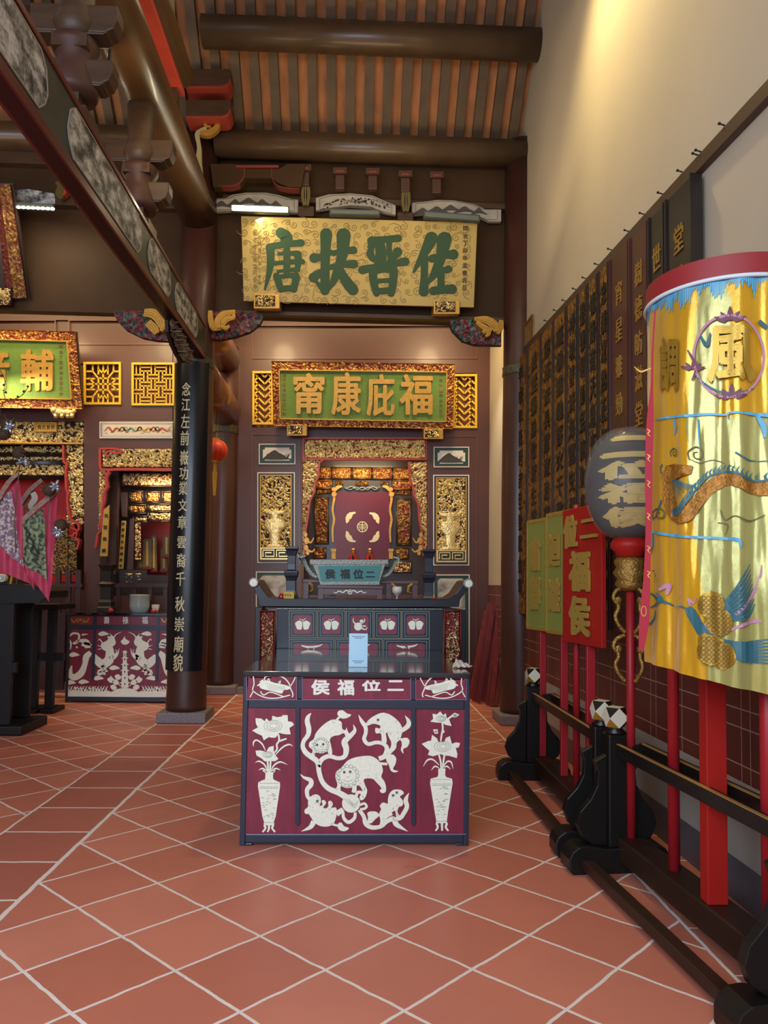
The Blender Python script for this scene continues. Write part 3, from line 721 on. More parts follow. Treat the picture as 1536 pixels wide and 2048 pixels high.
for xs in ((664, 671), (778, 785)):
    xm = (xs[0]+xs[1])/2
    m.stroke([(xm, 985), (xm+1, 1000), (xm-2, 1020), (xm+1, 1040), (xm-2, 1060), (xm-1, 1085)], [7, 5, 4, 4.5, 4, 3], sf, .06, 0, .02); m.disc(xm+1, 990, 5, sf, .09, 0, .0); m.disc(xm, 980, 4, sf, .09)
    m.stroke([(xm, 985), (xm+(8 if xs[0] < 700 else -8), 976), (xm+(17 if xs[0] < 700 else -17), 974)], [4, 7, 3], sf, .08)
    m.rect(xm-4, 1103, xm+4, 1118, sf, .06); m.rect(xm-5, 1098, xm+5, 1103, sf, .08)
build_split(m, 'dragon_pillar', orgold, t)
mb_ = mat('maroon_backdrop', '#5d1426', .38, coat=.08, spec=.3)
MB().plate([(672, 985), (778, 985), (782, 1120), (668, 1120)], sf, .03).build('backdrop', mb_, t)
cream = mat('cream_inlay', '#d9cfa8', .5)
def bat(m, x, y, sx, sy):
    q = [(-10, 12), (-11, 2), (-8, -5), (-2, -9), (8, -10), (10, -7), (4, -5), (2, 0), (0, 4), (-3, 5), (-4, 9), (-8, 13)]
    m.plate([(x+a*sx, y+b*sy) for a, b in q], sf, .006, 0, .03)
m = MB(); bat(m, 702, 1034, 1, 1); bat(m, 748, 1035, -1, 1); bat(m, 702, 1075, 1, -1); bat(m, 748, 1075, -1, -1)
build_split(m, 'bat_emblem', cream, t)
zf_ = PY(720, 1128, 11.0).z; MB().box(PY(672, 1128, 11.0).x, PY(778, 1128, 11.0).x, 10.9, 11.18, zf_-.04, zf_-.001).build('ledge', drk, t)
m = MB(); m.ring(724.7, 1054, 10, 1.8, sf, .006, 0, .03)
for dy in (-4.5, -1.5, 1.5): m.rect(716.5, 1053.4+dy, 733, 1054.6+dy, sf, .006, 0, .03)
m.rect(723.8, 1045, 725.4, 1063, sf, .006, 0, .03); m.stroke([(719, 1063), (719, 1058), (723, 1058)], 1.2, sf, .006, 0, .03, 1); m.stroke([(730, 1063), (730, 1058), (726, 1058)], 1.2, sf, .006, 0, .03, 1)
m.build('longevity_roundel', cream, t)
for x, nm in ((706, 'left'), (739, 'right')):
    tt = thing('deity_figurine', f'tiny red-robed seated figurine on the {nm} behind the incense burner', 'figurine', PY(x, 1130, 11.0)); ff = FY(11.0)
    p = PY(x, 1128, 11.0); MB().lathe(p, [(.075, 0), (.07, .06), (.045, .12), (.02, .15)], 14).build('robe', red, tt, True)
    MB().ball(p+Vector((0, 0, .175)), .026, 10, 8).build('head', mat('figurine_face', '#c08a5a', .5), tt, True)
    MB().lathe(p, [(.03, .19), (.034, .205), (.012, .23)], 12).build('hat', goldp, tt, True)
    MB().ball(p+Vector((0, -.06, .09)), (.02, .015, .05), 8, 6).build('dark_beard', inkdark, tt, True)
# side walls and floor of the niche
struct(MB().box(-.78, -.74, 10.3, 11.3, .9, 3.4).build('wall_niche_left', mat('niche_plaster', '#c49a6c', .8), loc=(-.76, 10.8, .9)))
struct(MB().box(1.03, 1.07, 10.3, 11.3, .9, 3.4).build('wall_niche_right', MT['niche_plaster'], loc=(1.05, 10.8, .9)))
# lights that stand in the niches
area('niche_lamp', (.12, 10.5, 3.25), (.1, 11.2, 1.9), .9, .1, 22, (1, .78, .45))
# ---------------------------------------------------------------- plaques on the middle bay
pf = tiltY(7.86, 5.33, 8.04, 4.42)
t = thing('gold_plaque', 'large golden signboard with four big green characters hung on the upper lintel', 'signboard', PY(716, 608, 8.04))
gb = NG('engraved_gold_board')
vo = gb.nt.nodes.new('ShaderNodeTexVoronoi'); vo.inputs['Scale'].default_value = 8.5; gb.nt.links.new(gb.co, vo.inputs['Vector'])
rings = gb.M('SINE', gb.M('ADD', gb.M('MULTIPLY', vo.outputs['Distance'], 70), gb.M('MULTIPLY', gb.noise(5, 3), 6)))
c = gb.mix(gb.noise(3, 5), lin('#a48f4c'), lin('#b5a05c')); c = gb.mix(gb.M('MULTIPLY', gb.M('LESS_THAN', rings, -.90), .0), c, lin('#6b5220'))
gb_m = gb.out(c, .55, rings, .12); gb.b.inputs['Metallic'].default_value = .12
MB().plate([(482, 432), (955, 445), (948, 615), (487, 602)], pf, .05, 0, -.05).build('board', gb_m, t, bevel=.006)
m = MB(); rnd = random.Random(4)
for j in range(9):
    for i in range(23):
        x = 492+i*20+rnd.uniform(-5, 5); y = 446+j*18.5+i*.55+rnd.uniform(-4, 4); R_ = rnd.uniform(5, 9); a0 = rnd.uniform(0, 6.28); sg = rnd.choice((-1, 1))
        if not (488 < x < 945 and y < 604): continue
        P = [(x+R_*(1-k/11)*math.cos(a0+sg*k*.95), y+R_*(1-k/11)*math.sin(a0+sg*k*.95)) for k in range(11)]
        P = [(x+R_*2.0*math.cos(a0-sg*.9), y+R_*1.7*math.sin(a0-sg*.9)), (x+R_*1.4*math.cos(a0-sg*.4), y+R_*1.4*math.sin(a0-sg*.4))]+P
        m.stroke(P, [.6, 1.1]+[1.2]*(len(P)-3)+[.6], pf, .004, 0, 0, 2)
m.build('cloud_scroll', mat('engraved_scroll', '#75602c', .5, metal=.2), t)
m = MB(); gm = mat('plaque_green_paint', '#2c4a31', .6, spec=.3)
bigs = {'唐': (527, 463, 609, 584), '扶': (623, 465, 712, 587), '晉': (722, 471, 813, 590), '佐': (825, 473, 911, 590)}
# brush strokes: (points, widths) in the unit square of each character
BR = {
 '唐': [([(.42,.02),(.56,.10),(.52,.20)],[.20,.24,.20]), ([(.14,.26),(.45,.22),(.92,.19)],[.14,.12,.14]), ([(.17,.28),(.16,.6),(.03,.97)],[.16,.13,.03]),
        ([(.38,.37),(.62,.36),(.84,.37)],[.07,.08,.13]), ([(.24,.53),(.55,.51),(.95,.50)],[.07,.09,.10]), ([(.36,.66),(.6,.64),(.84,.63)],[.06,.07,.1]),
        ([(.84,.38),(.85,.52),(.80,.66)],[.15,.13,.08]), ([(.57,.27),(.57,.48),(.57,.72)],[.12,.14,.12]), ([(.32,.74),(.38,.86),(.42,.96)],[.14,.14,.12]),
        ([(.34,.76),(.6,.73),(.80,.74)],[.09,.09,.14]), ([(.80,.76),(.77,.86),(.74,.96)],[.15,.14,.12]), ([(.42,.95),(.6,.94),(.74,.94)],[.12,.12,.12])],
 '扶': [([(.06,.42),(.2,.40),(.44,.33)],[.18,.12,.10]), ([(.33,.03),(.31,.4),(.30,.95)],[.22,.17,.17]), ([(.30,.95),(.22,.90),(.10,.80)],[.14,.10,.05]), ([(.04,.74),(.2,.66),(.46,.54)],[.17,.13,.05]),
        ([(.50,.34),(.7,.31),(.94,.29)],[.10,.10,.14]), ([(.44,.57),(.7,.53),(.95,.52)],[.10,.11,.16]), ([(.72,.05),(.68,.4),(.54,.72),(.40,.92)],[.26,.19,.15,.06]), ([(.62,.55),(.74,.76),(.93,.94)],[.10,.18,.20])],
 '晉': [([(.22,.09),(.5,.07),(.82,.05)],[.14,.12,.13]), ([(.24,.08),(.22,.22)],[.14,.12]), ([(.36,.12),(.38,.3),(.34,.45)],[.10,.10,.09]), ([(.62,.10),(.62,.28),(.66,.42)],[.10,.10,.09]), ([(.20,.30),(.25,.38),(.38,.44)],[.14,.12,.08]), ([(.80,.28),(.74,.34),(.62,.42)],[.17,.13,.08]),
        ([(.03,.58),(.5,.50),(.97,.44)],[.15,.10,.15]), ([(.45,.16),(.48,.3),(.50,.48)],[.12,.12,.10]),
        ([(.26,.62),(.28,.8),(.34,.97)],[.15,.14,.12]), ([(.28,.62),(.5,.58),(.72,.58)],[.09,.09,.14]), ([(.72,.60),(.70,.8),(.66,.97)],[.15,.14,.13]), ([(.32,.77),(.5,.76),(.68,.75)],[.08,.08,.08]), ([(.34,.94),(.5,.93),(.68,.92)],[.12,.11,.12])],
 '佐': [([(.44,.03),(.30,.24),(.03,.60)],[.24,.18,.05]), ([(.28,.36),(.27,.7),(.26,.94)],[.14,.14,.19]), ([(.45,.38),(.7,.33),(.95,.31)],[.15,.12,.19]), ([(.74,.05),(.66,.35),(.52,.62),(.34,.80)],[.28,.20,.16,.06]),
        ([(.56,.60),(.7,.58),(.84,.56)],[.10,.11,.14]), ([(.66,.60),(.66,.75),(.66,.90)],[.14,.13,.14]), ([(.48,.93),(.7,.91),(.92,.90)],[.16,.15,.18])]}
for ch, (x0, y0, x1, y1) in bigs.items():
    m = MB(); w = x1-x0; h = y1-y0
    for k, (P, Wd) in enumerate(BR[ch]):
        pts = [(x0+a*w, y0+b*h) for a, b in P]; ws = [q*w*1.22 for q in Wd]
        m.stroke(pts, ws, pf, .012+k*.0003, 0, 0, 5)
        for (a, b), q in ((pts[0], ws[0]), (pts[-1], ws[-1])):
            if q > 5: m.disc(a, b, q/2, pf, .012+k*.0003+.0001, 0, 0, 14)
    m.build('character', gm, t)
m = MB()
for i, ch in enumerate('同治丁卯年孟春吉旦'): textpx(m, ch, 926-i*.3, 452+i*14.8, 936-i*.3, 462+i*14.8, pf, .006, 0, .03)
m.build('small_inscription', inkdark if False else mat('inscription_brown', '#4a3018', .6), t)
m = MB()
for i in range(9): textpx(m, '弟子信士敬立同全'[i % 8], 506, 462+i*13.2, 514, 471+i*13.2, pf, .004, 0, .0); 
for i in range(8): textpx(m, '林陳黃許吳王李張'[i], 516, 470+i*13.2, 523, 478+i*13.2, pf, .004, 0, .0)
m.build('small_inscription', mat('inscription_faded', '#7a5f2a', .6), t)
def rest(x0, y0, x1, y1, f_, label, seed):
    t = thing('plaque_rest', label, 'bracket', f_[0]((x0+x1)/2, y1))
    m = MB(); m.rect(x0, y0, x1, y1, f_, .29, 0, -.26); m.build('block', goldp, t, bevel=.006)
    m = MB(); relief(m, f_[0], f_[1], x0+3, y0+2, x1-9, y1-4, .035, 6, seed, .2, .8, (0, 1), .032); m.build('carving', [gold, gap], t, True)
rest(508, 589.5, 560, 618, pf, 'small gilt carved rest under the left end of the golden signboard', 61); rest(867, 602, 919, 629, pf, 'small gilt carved rest under the right end of the golden signboard', 62)

qf = tiltY(9.80, 4.36, 10.02, 3.50)
def green_plaque(corners, inner, chars, label, loc, seed, smalls):
    t = thing('green_plaque', label, 'signboard', loc)
    MB().plate(corners, qf, .05, 0, -.06).build('back_board', drk, t)
    o, i_ = corners, inner; m = MB(); n = 0
    for k in range(4):
        a, b, c, d = o[k], o[(k+1) % 4], i_[(k+1) % 4], i_[k]
        L = math.hypot(b[0]-a[0], b[1]-a[1]); nx = int(L/1.6); ny = 11; fn = carve('s', seed+k); H = {}
        def pt(u, v): return (a[0]+(b[0]-a[0])*u+((d[0]-a[0])*(1-u)+(c[0]-b[0])*u)*v, a[1]+(b[1]-a[1])*u+((d[1]-a[1])*(1-u)+(c[1]-b[1])*u)*v)
        for j in range(ny+1):
            for q in range(nx+1):
                x, y = pt(q/nx, j/ny); H[q, j] = max(0, fn(x/5, y/5)) if 0 < j < ny else .6
        m.grid(lambda u, v: qf[0](*pt(u, v))+qf[1]*(.05*H[round(u*nx), round(v*ny)]), nx, ny, mf=lambda q, j: 0 if (H[q, j]+H[q+1, j+1]) > .36 else 1)
    m.build('carved_frame', [orgold, redgap], t, True)
    MB().plate(inner, qf, .012).build('green_field', green, t)
    m = MB()
    for k in range(4): a, b = inner[k], inner[(k+1) % 4]; m.stroke([a, b], 2.2, qf, .045, 0, 0, 1)
    m.build('gilt_bead', goldp, t)
    for ch, x0, y0, x1, y1 in chars:
        m = MB(); textpx(m, ch, x0, y0, x1, y1, qf, .03, 0, .032, .012); m.build('character', goldp, t)
    m = MB()
    for s_, x, y, st, sz in smalls:
        for i, ch in enumerate(s_): textpx(m, ch, x, y+i*st, x+sz, y+i*st+sz, qf, .006, 0, .0, .012)
    m.build('small_inscription', dgold, t); return t
green_plaque([(543, 722), (910, 728), (905, 858), (548, 851)], [(559, 740), (893, 744), (891, 843), (561, 837)],
    [('甯', 587, 746, 649, 828), ('康', 663, 744, 722, 830), ('庇', 733, 748, 789, 832), ('福', 799, 748, 865, 830)],
    'green signboard with four gold characters in a gilt carved frame over the middle niche', PY(726, 858, 10.0), 71,
    [('同治十一年歲次壬申', 878, 746, 10.2, 7), ('弟子眾信士敬立叩謝', 565, 746, 9.6, 7)])
rest(574, 849, 614, 871.5, qf, 'small gilt rest under the left end of the middle green signboard', 63); rest(847, 857.5, 886, 878, qf, 'small gilt rest under the right end of the middle green signboard', 64)
green_plaque([(-150, 656), (152, 663), (166, 818), (-150, 813)], [(-130, 676), (136, 683), (145, 798), (-130, 794)],
    [('輔', 43, 699, 109, 782), ('音', -42, 697, 22, 780)], 'green signboard with gold characters in a gilt frame, cut off at the left edge', PY(40, 818, 10.0), 81,
    [('同治丁卯年仲春穀旦立', 119, 690, 10.4, 7)])
t = thing('plaque_rest', 'small gilt lion rest under the right end of the left green signboard', 'bracket', PY(128, 836, 9.95)); lf = FY(9.9)
m = MB(); m.ball(PY(118, 825, 9.9), (.09, .06, .06), 12, 8); m.ball(PY(135, 826, 9.9), (.09, .06, .05), 12, 8); m.ball(PY(108, 820, 9.87), .045, 10, 8); m.ball(PY(148, 822, 9.9), .03, 8, 6)
for x in (112, 124, 136, 144): m.tube([PY(x, 828, 9.88), PY(x, 836, 9.88)], [.03, .022], 8)
m.build('lion_carving', gold, t, True)
# gilt board at the upper left edge, leaning
gf = tiltY(7.72, 5.6, 8.2, 4.45)
t = thing('gilt_board', 'gilt carved hanging board cut off at the upper left edge', 'signboard', gf[0](0, 600))
m = MB(); relief(m, gf[0], gf[1], -120, 368, -6, 606, .05, 11, 91, .16, 2); 
m.build('carving', [dgold, redgap], t, True)
def rgrid(q, seed, mats, nm):
    nx, ny = 16, 90; fn = carve('s', seed); m = MB(); H = {}
    def pt(u, v): 
        a = (q[0][0]+(q[3][0]-q[0][0])*v, q[0][1]+(q[3][1]-q[0][1])*v); b = (q[1][0]+(q[2][0]-q[1][0])*v, q[1][1]+(q[2][1]-q[1][1])*v)
        return (a[0]+(b[0]-a[0])*u, a[1]+(b[1]-a[1])*u)
    for j in range(ny+1):
        for i in range(nx+1): x, y = pt(i/nx, j/ny); H[i, j] = max(0, fn(x/10, y/10)) if 0 < i < nx else .5
    m.grid(lambda u, v: gf[0](*pt(u, v))+gf[1]*(.05*H[round(u*nx), round(v*ny)]), nx, ny, mf=lambda i, j: 0 if H[i, j]+H[i+1, j+1] > .3 else 1); m.build(nm, mats, t, True)
rgrid([(0, 370), (22, 368), (56, 596), (30, 596)], 92, [dgold, redgap], 'side_moulding'); rgrid([(-8, 370), (0, 370), (30, 596), (14, 596)], 93, [mat('faded_red', '#6b2a1f', .5), redgap], 'red_moulding')
MB().plate([(-130, 366), (24, 366), (58, 598), (-130, 606)], gf, .04, 0, -.06).build('back_board', drk, t)
m = MB(); relief(m, gf[0], gf[1], -60, 575, 26, 610, .05, 9, 94, .16, 1.2, (0, 1), .06); m.rect(-60, 575, 26, 610, gf, .05, 1, .0); m.build('lower_block', [gold, gap], t, True)

# ---------------------------------------------------------------- painted boards, clasps and lamps along the lintel
uf = FY(8.22)
def boat(pts, label, flower):
    t = thing('painted_board', label, 'board', PY(sum(p[0] for p in pts)/len(pts), max(p[1] for p in pts), 8.2))
    MB().plate(pts, uf, .05).build('board', mat('boat_board_white', '#a9a498', .6, var=.12, vscale=8), t, bevel=.005)
    m = MB(); 
    xs = [p[0] for p in pts]; x0, x1 = min(xs), max(xs); n = len(pts)
    m.stroke([(p[0], p[1]) for p in pts]+[pts[0]], 1.2, (lambda x, y: uf[0](x0+8+(x-x0)*(x1-x0-16)/(x1-x0), y*.86+.14*sum(p[1] for p in pts)/n), uf[1]), .002, 0, .05, 1)
    rnd = random.Random(len(label))
    top = lambda x: min(p[1] for p in pts if abs(p[0]-x) < 30)
    if flower:
        for k in range(70):
            x = x0+15+rnd.random()*(x1-x0-30); y = 401+abs(x-712)*abs(x-712)*.0030+rnd.random()*11-1
            m.disc(x, y, 1.2+rnd.random()*1.6, uf, .002, 1 if rnd.random() < .2 else 0, .05, 6)
        m.stroke([(650, 415), (680, 404), (712, 409), (745, 404), (780, 420)], 1, uf, .002, 0, .05)
    else:
        for k in range(5):
            x = x0+22+k*(x1-x0-50)/4.6; b = (404+ (0 if x1 < 700 else 14)+abs(k-2)*3); w = 16+rnd.random()*10
            m.plate(spl([(x-w, b+11), (x-w*.4, b+1), (x, b-4), (x+w*.4, b+2), (x+w, b+10), (x, b+7)], 3), uf, .002+k*.0002, 0, .05)
    m.build('ink_painting', [mat('ink_grey_soft', '#4d4a46', .6), mat('faded_rose', '#8d5a56', .6)], t)
boat([(423, 428), (423, 402), (453, 401), (466, 394), (493, 390), (533, 390), (559, 395), (584, 403), (597, 404), (597, 430), (560, 427), (520, 426), (460, 426)], 'arched white board with ink mountains behind the lit strip lamp', False)
boat([(632, 425), (632, 400), (658, 393), (701, 391), (744, 395), (774, 408), (791, 415), (791, 434), (769, 430), (744, 419), (701, 416), (662, 421)], 'arched white board with dark flowers, middle of the three on the lintel', True)
boat([(823, 434), (823, 410), (847, 408), (873, 404), (907, 405), (946, 412), (971, 423), (1001, 423), (1001, 447), (976, 447), (958, 438), (873, 430)], 'arched white board with ink mountains at the right end of the lintel', False)
olive = mat('olive_gilt', '#6b6038', .4, metal=.4)
def clasp(x, y0, y1, label):
    t = thing('carved_clasp', label, 'clasp', PY(x, y1+18, 8.15)); cf = FY(8.12)
    m = MB(); m.stroke([(x-5, y0), (x-6, (y0+y1)/2), (x-3, y1)], [7, 6, 5], cf, .06); m.stroke([(x+5, y0), (x+6, (y0+y1)/2), (x+3, y1)], [7, 6, 5], cf, .06); m.build('scroll', olive, t)
    m = MB(); m.stroke([(x, y0+2), (x, y1)], 2, cf, .08); m.build('silver_line', pewter, t); MB().rect(x-16, y1-4, x+16, y1+16, cf, .06, 0, -.06).build('foot_block', wood, t, bevel=.008)
clasp(612, 379, 416, 'olive scroll clasp between the left and middle painted boards'); clasp(811, 390, 428, 'olive scroll clasp between the middle and right painted boards')
led = emis('led_warm_white', '#fff2cf', 30)
def lamp(x0, y0, x1, y1, h, label, lit, f_):
    t = thing('strip_lamp', label, 'lamp', f_[0]((x0+x1)/2, max(y0, y1)+h))
    MB().plate([(x0-3, y0-3), (x1+3, y1-3), (x1+3, y1+h), (x0-3, y0+h)], f_, .05, 0, .0).build('housing', mat('lamp_housing', '#3a4342', .4), t, bevel=.006)
    m = MB(); m.plate([(x0, y0), (x1, y1), (x1, y1+h-2), (x0, y0+h-2)], f_, .008, 0, .05); m.build('tube', led if lit else mat('unlit_tube', '#5a655f', .35), t)
l2 = FY(7.80)
lamp(466, 416, 576, 420, 11, 'long lit strip lamp glowing above the golden signboard', True, l2)
lamp(662, 425, 757, 427, 9, 'unlit teal strip lamp above the middle of the golden signboard', False, l2); lamp(849, 429, 956, 437, 11, 'unlit grey strip lamp above the right end of the golden signboard', False, l2)
a = area('strip_lamp_light', PY(521, 424, 7.72), PY(640, 700, 7.9), .55, .06, 4.5, (1, .84, .55))
def dots(x0, y0, x1, y1, n, label):
    t = thing('strip_lamp', label, 'lamp', PY((x0+x1)/2, y1+8, 7.9)); m = MB(); m.plate([(x0, y0-2), (x1, y1-2), (x1, y1+10), (x0, y0+10)], FY(7.9), .04); m.build('housing', MT['lamp_housing'], t)
    m = MB()
    for k in range(n):
        q = (k+.5)/n; m.ball(PY(x0+(x1-x0)*q, y0+(y1-y0)*q+4, 7.85), (.022, .012, .014), 8, 6)
    m.build('led_dot', led, t)
dots(32, 410, 110, 414, 8, 'row of bright led dots left on the left lintel'); dots(157, 408, 201, 412, 5, 'short row of bright led dots beside the painted tie beam')
area('left_strip_light', PY(80, 420, 7.8), PY(80, 700, 8.1), .5, .05, 6, (1, .84, .55))
t = thing('small_carving', 'small gilt and red scroll bracket between the two led rows', 'carving', PY(126, 402, 8.15)); cf = FY(8.15)
MB().stroke([(118, 368), (126, 378), (122, 392), (128, 402)], [10, 14, 14, 8], cf, .06).build('scroll', olive, t); MB().stroke([(130, 370), (138, 382), (132, 398)], [5, 8, 4], cf, .08).build('red_tongue', redarm, t)
t = thing('small_carving', 'faint painted board behind the left led rows', 'board', PY(90, 405, 8.22)); MB().plate([(22, 384), (60, 381), (112, 390), (112, 410), (22, 410)], uf, .03).build('board', ink_m, t); MB().plate([(157, 396), (190, 400), (198, 410), (157, 410)], uf, .03).build('board', ink_m, t)
# dim bracket blocks over the painted boards
blk = mat('dim_block_wood', '#4a3226', .5)
for i, (x, y) in enumerate(((610, 346), (680, 352), (745, 353), (810, 358), (872, 360))):
    t = thing('bracket_block', ('first', 'second', 'third', 'fourth', 'fifth')[i]+' small dark block from the left in the row above the painted boards', 'bracket', PY(x, y+28, 8.1), 'blocks above the painted boards')
    bf = FY(8.15); m = MB(); m.rect(x-14, y-8, x+14, y+4, bf, .10); m.rect(x-9, y+4, x+9, y+32, bf, .07); m.build('block', blk, t, bevel=.008)
    MB().rect(x-8, y-1, x+8, y+3, bf, .11).build('red_lip', mat('dull_red_lip', '#7d3b34', .5), t)
t = thing('purlin_saddle', 'dark saddle block with thin red edges above the left painted board', 'bracket', PY(517, 386, 8.1)); bf = FY(8.12)
MB().plate([(424, 338), (470, 338), (490, 348), (560, 348), (575, 338), (612, 338), (604, 384), (580, 384), (556, 374), (545, 366), (493, 366), (487, 375), (470, 381), (430, 384)], bf, .10).build('block', wall_wood, t)
m = MB(); m.rect(475, 341, 559, 346, bf, .11); m.stroke([(491, 346), (491, 362), (480, 377), (460, 382), (440, 382)], [2, 2, 2.2, 1.8, 1], bf, .105); m.stroke([(545, 346), (546, 366), (556, 380), (578, 386), (600, 387)], [1, 1, 1.3, 1.3, 1], bf, .105); build_split(m, 'red_edge', mat('saddle_red_edge', '#7d3228', .55), t)
# horizontal dim mouldings
m = MB(); m.box(-1.5, 1.62, 8.2, 8.3, 5.62, 5.68); m.box(-1.5, 1.62, 8.22, 8.3, 4.36, 4.40); m.box(-6.9, -1.95, 8.2, 8.3, 5.50, 5.62); m.box(-6.9, -1.95, 8.2, 8.3, 5.95, 6.1)
struct(m.build('trim_4', wood, loc=(0, 8.2, 4.4)))
# carved corner brackets under the lintel
cp = NG('polychrome_carving')
nn = cp.nt.nodes.new('ShaderNodeTexVoronoi'); nn.inputs['Scale'].default_value = 26; cp.nt.links.new(cp.co, nn.inputs['Vector'])
rp = cp.nt.nodes.new('ShaderNodeValToRGB'); rp.color_ramp.interpolation = 'CONSTANT'; sp_ = cp.nt.nodes.new('ShaderNodeSeparateColor'); cp.nt.links.new(nn.outputs['Color'], sp_.inputs[0]); cp.nt.links.new(sp_.outputs[0], rp.inputs[0])
e = rp.color_ramp.elements; e[0].color = lin('#7b3035'); e[1].position = .35; e[1].color = lin('#2d5a4a')
for p_, c_ in ((.55, '#7a6a68'), (.72, '#8a4348'), (.9, '#27314d')): q = e.new(p_); q.color = lin(c_)
cp_m = cp.out(rp.outputs[0], .5)
def corner(poly, goldpoly, f_, label, seed, mats=None):
    t = thing('corner_bracket', label, 'bracket', f_[0](poly[0][0], max(p[1] for p in poly)))
    xs = [p[0] for p in poly]; ys = [p[1] for p in poly]; x0, x1, y0, y1 = min(xs), max(xs), min(ys), max(ys)
    def inside(x, y):
        c = False
        for (a, b), (d, e_) in zip(poly, poly[1:]+poly[:1]):
            if (b > y) != (e_ > y) and x < (d-a)*(y-b)/(e_-b)+a: c = not c
        return c
    MB().plate(poly, f_, .05, 0, -.06).build('back_plate', gap, t)
    fn = carve('s', seed); m = MB(); st = 1.3; nx = int((x1-x0)/st); ny = int((y1-y0)/st); b = len(m.v)
    for j in range(ny+1):
        for i in range(nx+1):
            x = x0+i*st; y = y0+j*st; m.v.append(f_[0](x, y)+f_[1]*(.07*max(0, fn(x/9, y/9))-.005))
    for j in range(ny):
        for i in range(nx):
            if inside(x0+(i+.5)*st, y0+(j+.5)*st):
                a = j*(nx+1)+i; m.f.append([a, a+1, a+nx+2, a+nx+1]); m.m.append(0)
    m.build('carving', cp_m, t, True)
    m = MB()
    for k, (P, W_) in enumerate(goldpoly):
        for q in (-1.5, -.5, .5, 1.5):        # four barbs side by side follow every plume
            Q = []
            for i, p in enumerate(P):
                a = P[max(i-1, 0)]; c = P[min(i+1, len(P)-1)]; l = math.hypot(c[0]-a[0], c[1]-a[1]) or 1
                Q.append((p[0]-(c[1]-a[1])/l*q*W_[i]*.27, p[1]+(c[0]-a[0])/l*q*W_[i]*.27))
            m.stroke(Q, [w_*.24 for w_ in W_], f_, .075+.012*k+.006*(1.5-abs(q)), 0, .0, 5)
        m.stroke(P, [w_*.95 for w_ in W_], f_, .055+.012*k, 1, .0, 5)
    m.build('gilt_phoenix', [goldp, mat('gilt_groove', '#4d3a16', .6)], t)
cf = FY(8.14)
corner([(420, 624), (523, 627), (527, 634), (520, 648), (500, 664), (470, 674), (440, 680), (420, 678)], [([(423, 626), (424, 645), (430, 660), (446, 662)], [8, 10, 12, 4]), ([(442, 662), (440, 648), (450, 635), (473, 628)], [10, 16, 14, 6]), ([(448, 655), (456, 645), (470, 640), (470, 630)], [10, 10, 8, 3]), ([(445, 658), (455, 663), (462, 658)], [6, 8, 5])],
       cf, 'carved corner bracket with gilt phoenix right of the left column', 101)
corner([(1003, 641), (903, 640), (897, 645), (905, 662), (925, 682), (950, 690), (1003, 691)], [([(1000, 645), (998, 660), (992, 672)], [8, 12, 6]), ([(946, 643), (970, 645), (985, 655), (990, 668)], [6, 14, 16, 8]), ([(950, 650), (965, 660), (980, 668)], [6, 10, 8]), ([(962, 672), (968, 668), (974, 674), (968, 679)], [6, 9, 8, 5])],
       cf, 'carved corner bracket with gilt phoenix left of the right column', 102)
corner([(352, 622), (236, 622), (228, 626), (234, 642), (252, 660), (285, 676), (312, 681), (352, 683)], [([(292, 630), (310, 632), (322, 645), (326, 660)], [14, 18, 16, 8]), ([(300, 650), (312, 662), (318, 672)], [14, 16, 10]), ([(338, 640), (334, 655), (326, 668)], [10, 12, 6])],
       cf, 'carved corner bracket with gilt phoenix left of the left column', 103)
# bracket under the painted beam against the column
t = thing('beam_bracket', 'carved openwork bracket under the painted tie beam at the left column', 'bracket', (-1.62, 7.8, 3.3))
bq = (lambda x, y: PX(x, y, -1.63), Vector((1, 0, 0)))
bpoly = [(343, 640), (352, 632), (366, 660), (378, 690), (388, 712), (388, 727), (372, 726), (362, 712), (352, 690), (344, 664)]
MB().plate(bpoly, bq, .03, 0, -.06).build('back_plate', gap, t)
m = MB(); fn = carve('s', 107); st = 1.2; nx = 40; ny = 84; b0 = len(m.v)
def inp(x, y):
    c = False
    for (a_, b_), (d_, e_) in zip(bpoly, bpoly[1:]+bpoly[:1]):
        if (b_ > y) != (e_ > y) and x < (d_-a_)*(y-b_)/(e_-b_)+a_: c = not c
    return c
for j in range(ny+1):
    for i in range(nx+1): x = 341+i*st; y = 630+j*st; m.v.append(bq[0](x, y)+bq[1]*(.07*max(0, fn(x/8, y/8))-.02))
for j in range(ny):
    for i in range(nx):
        if inp(341+(i+.5)*st, 630+(j+.5)*st): a_ = j*(nx+1)+i; m.f.append([a_, a_+1, a_+nx+2, a_+nx+1]); m.m.append(0)
m.build('openwork', mat('dusky_carving', '#6b5a5e', .5, var=.5, vscale=14, col2='#94888a'), t, True)
# rear round tie beams from left column to rear column
br = mat('rear_beam_wood', '#7a4a30', .3, coat=.4, var=.15)
for z, r, lab in ((4.42, .19, 'upper round tie beam behind the left column'), (3.72, .21, 'lower round tie beam behind the left column'), (4.85, .15, 'short dark round beam above the rear tie beams')):
    tag(MB().tube([(-1.75, 8.38, z), (-1.75, 10.1, z)], r, 32).build('round_tie_beam', br, None, True), lab, 'beam')
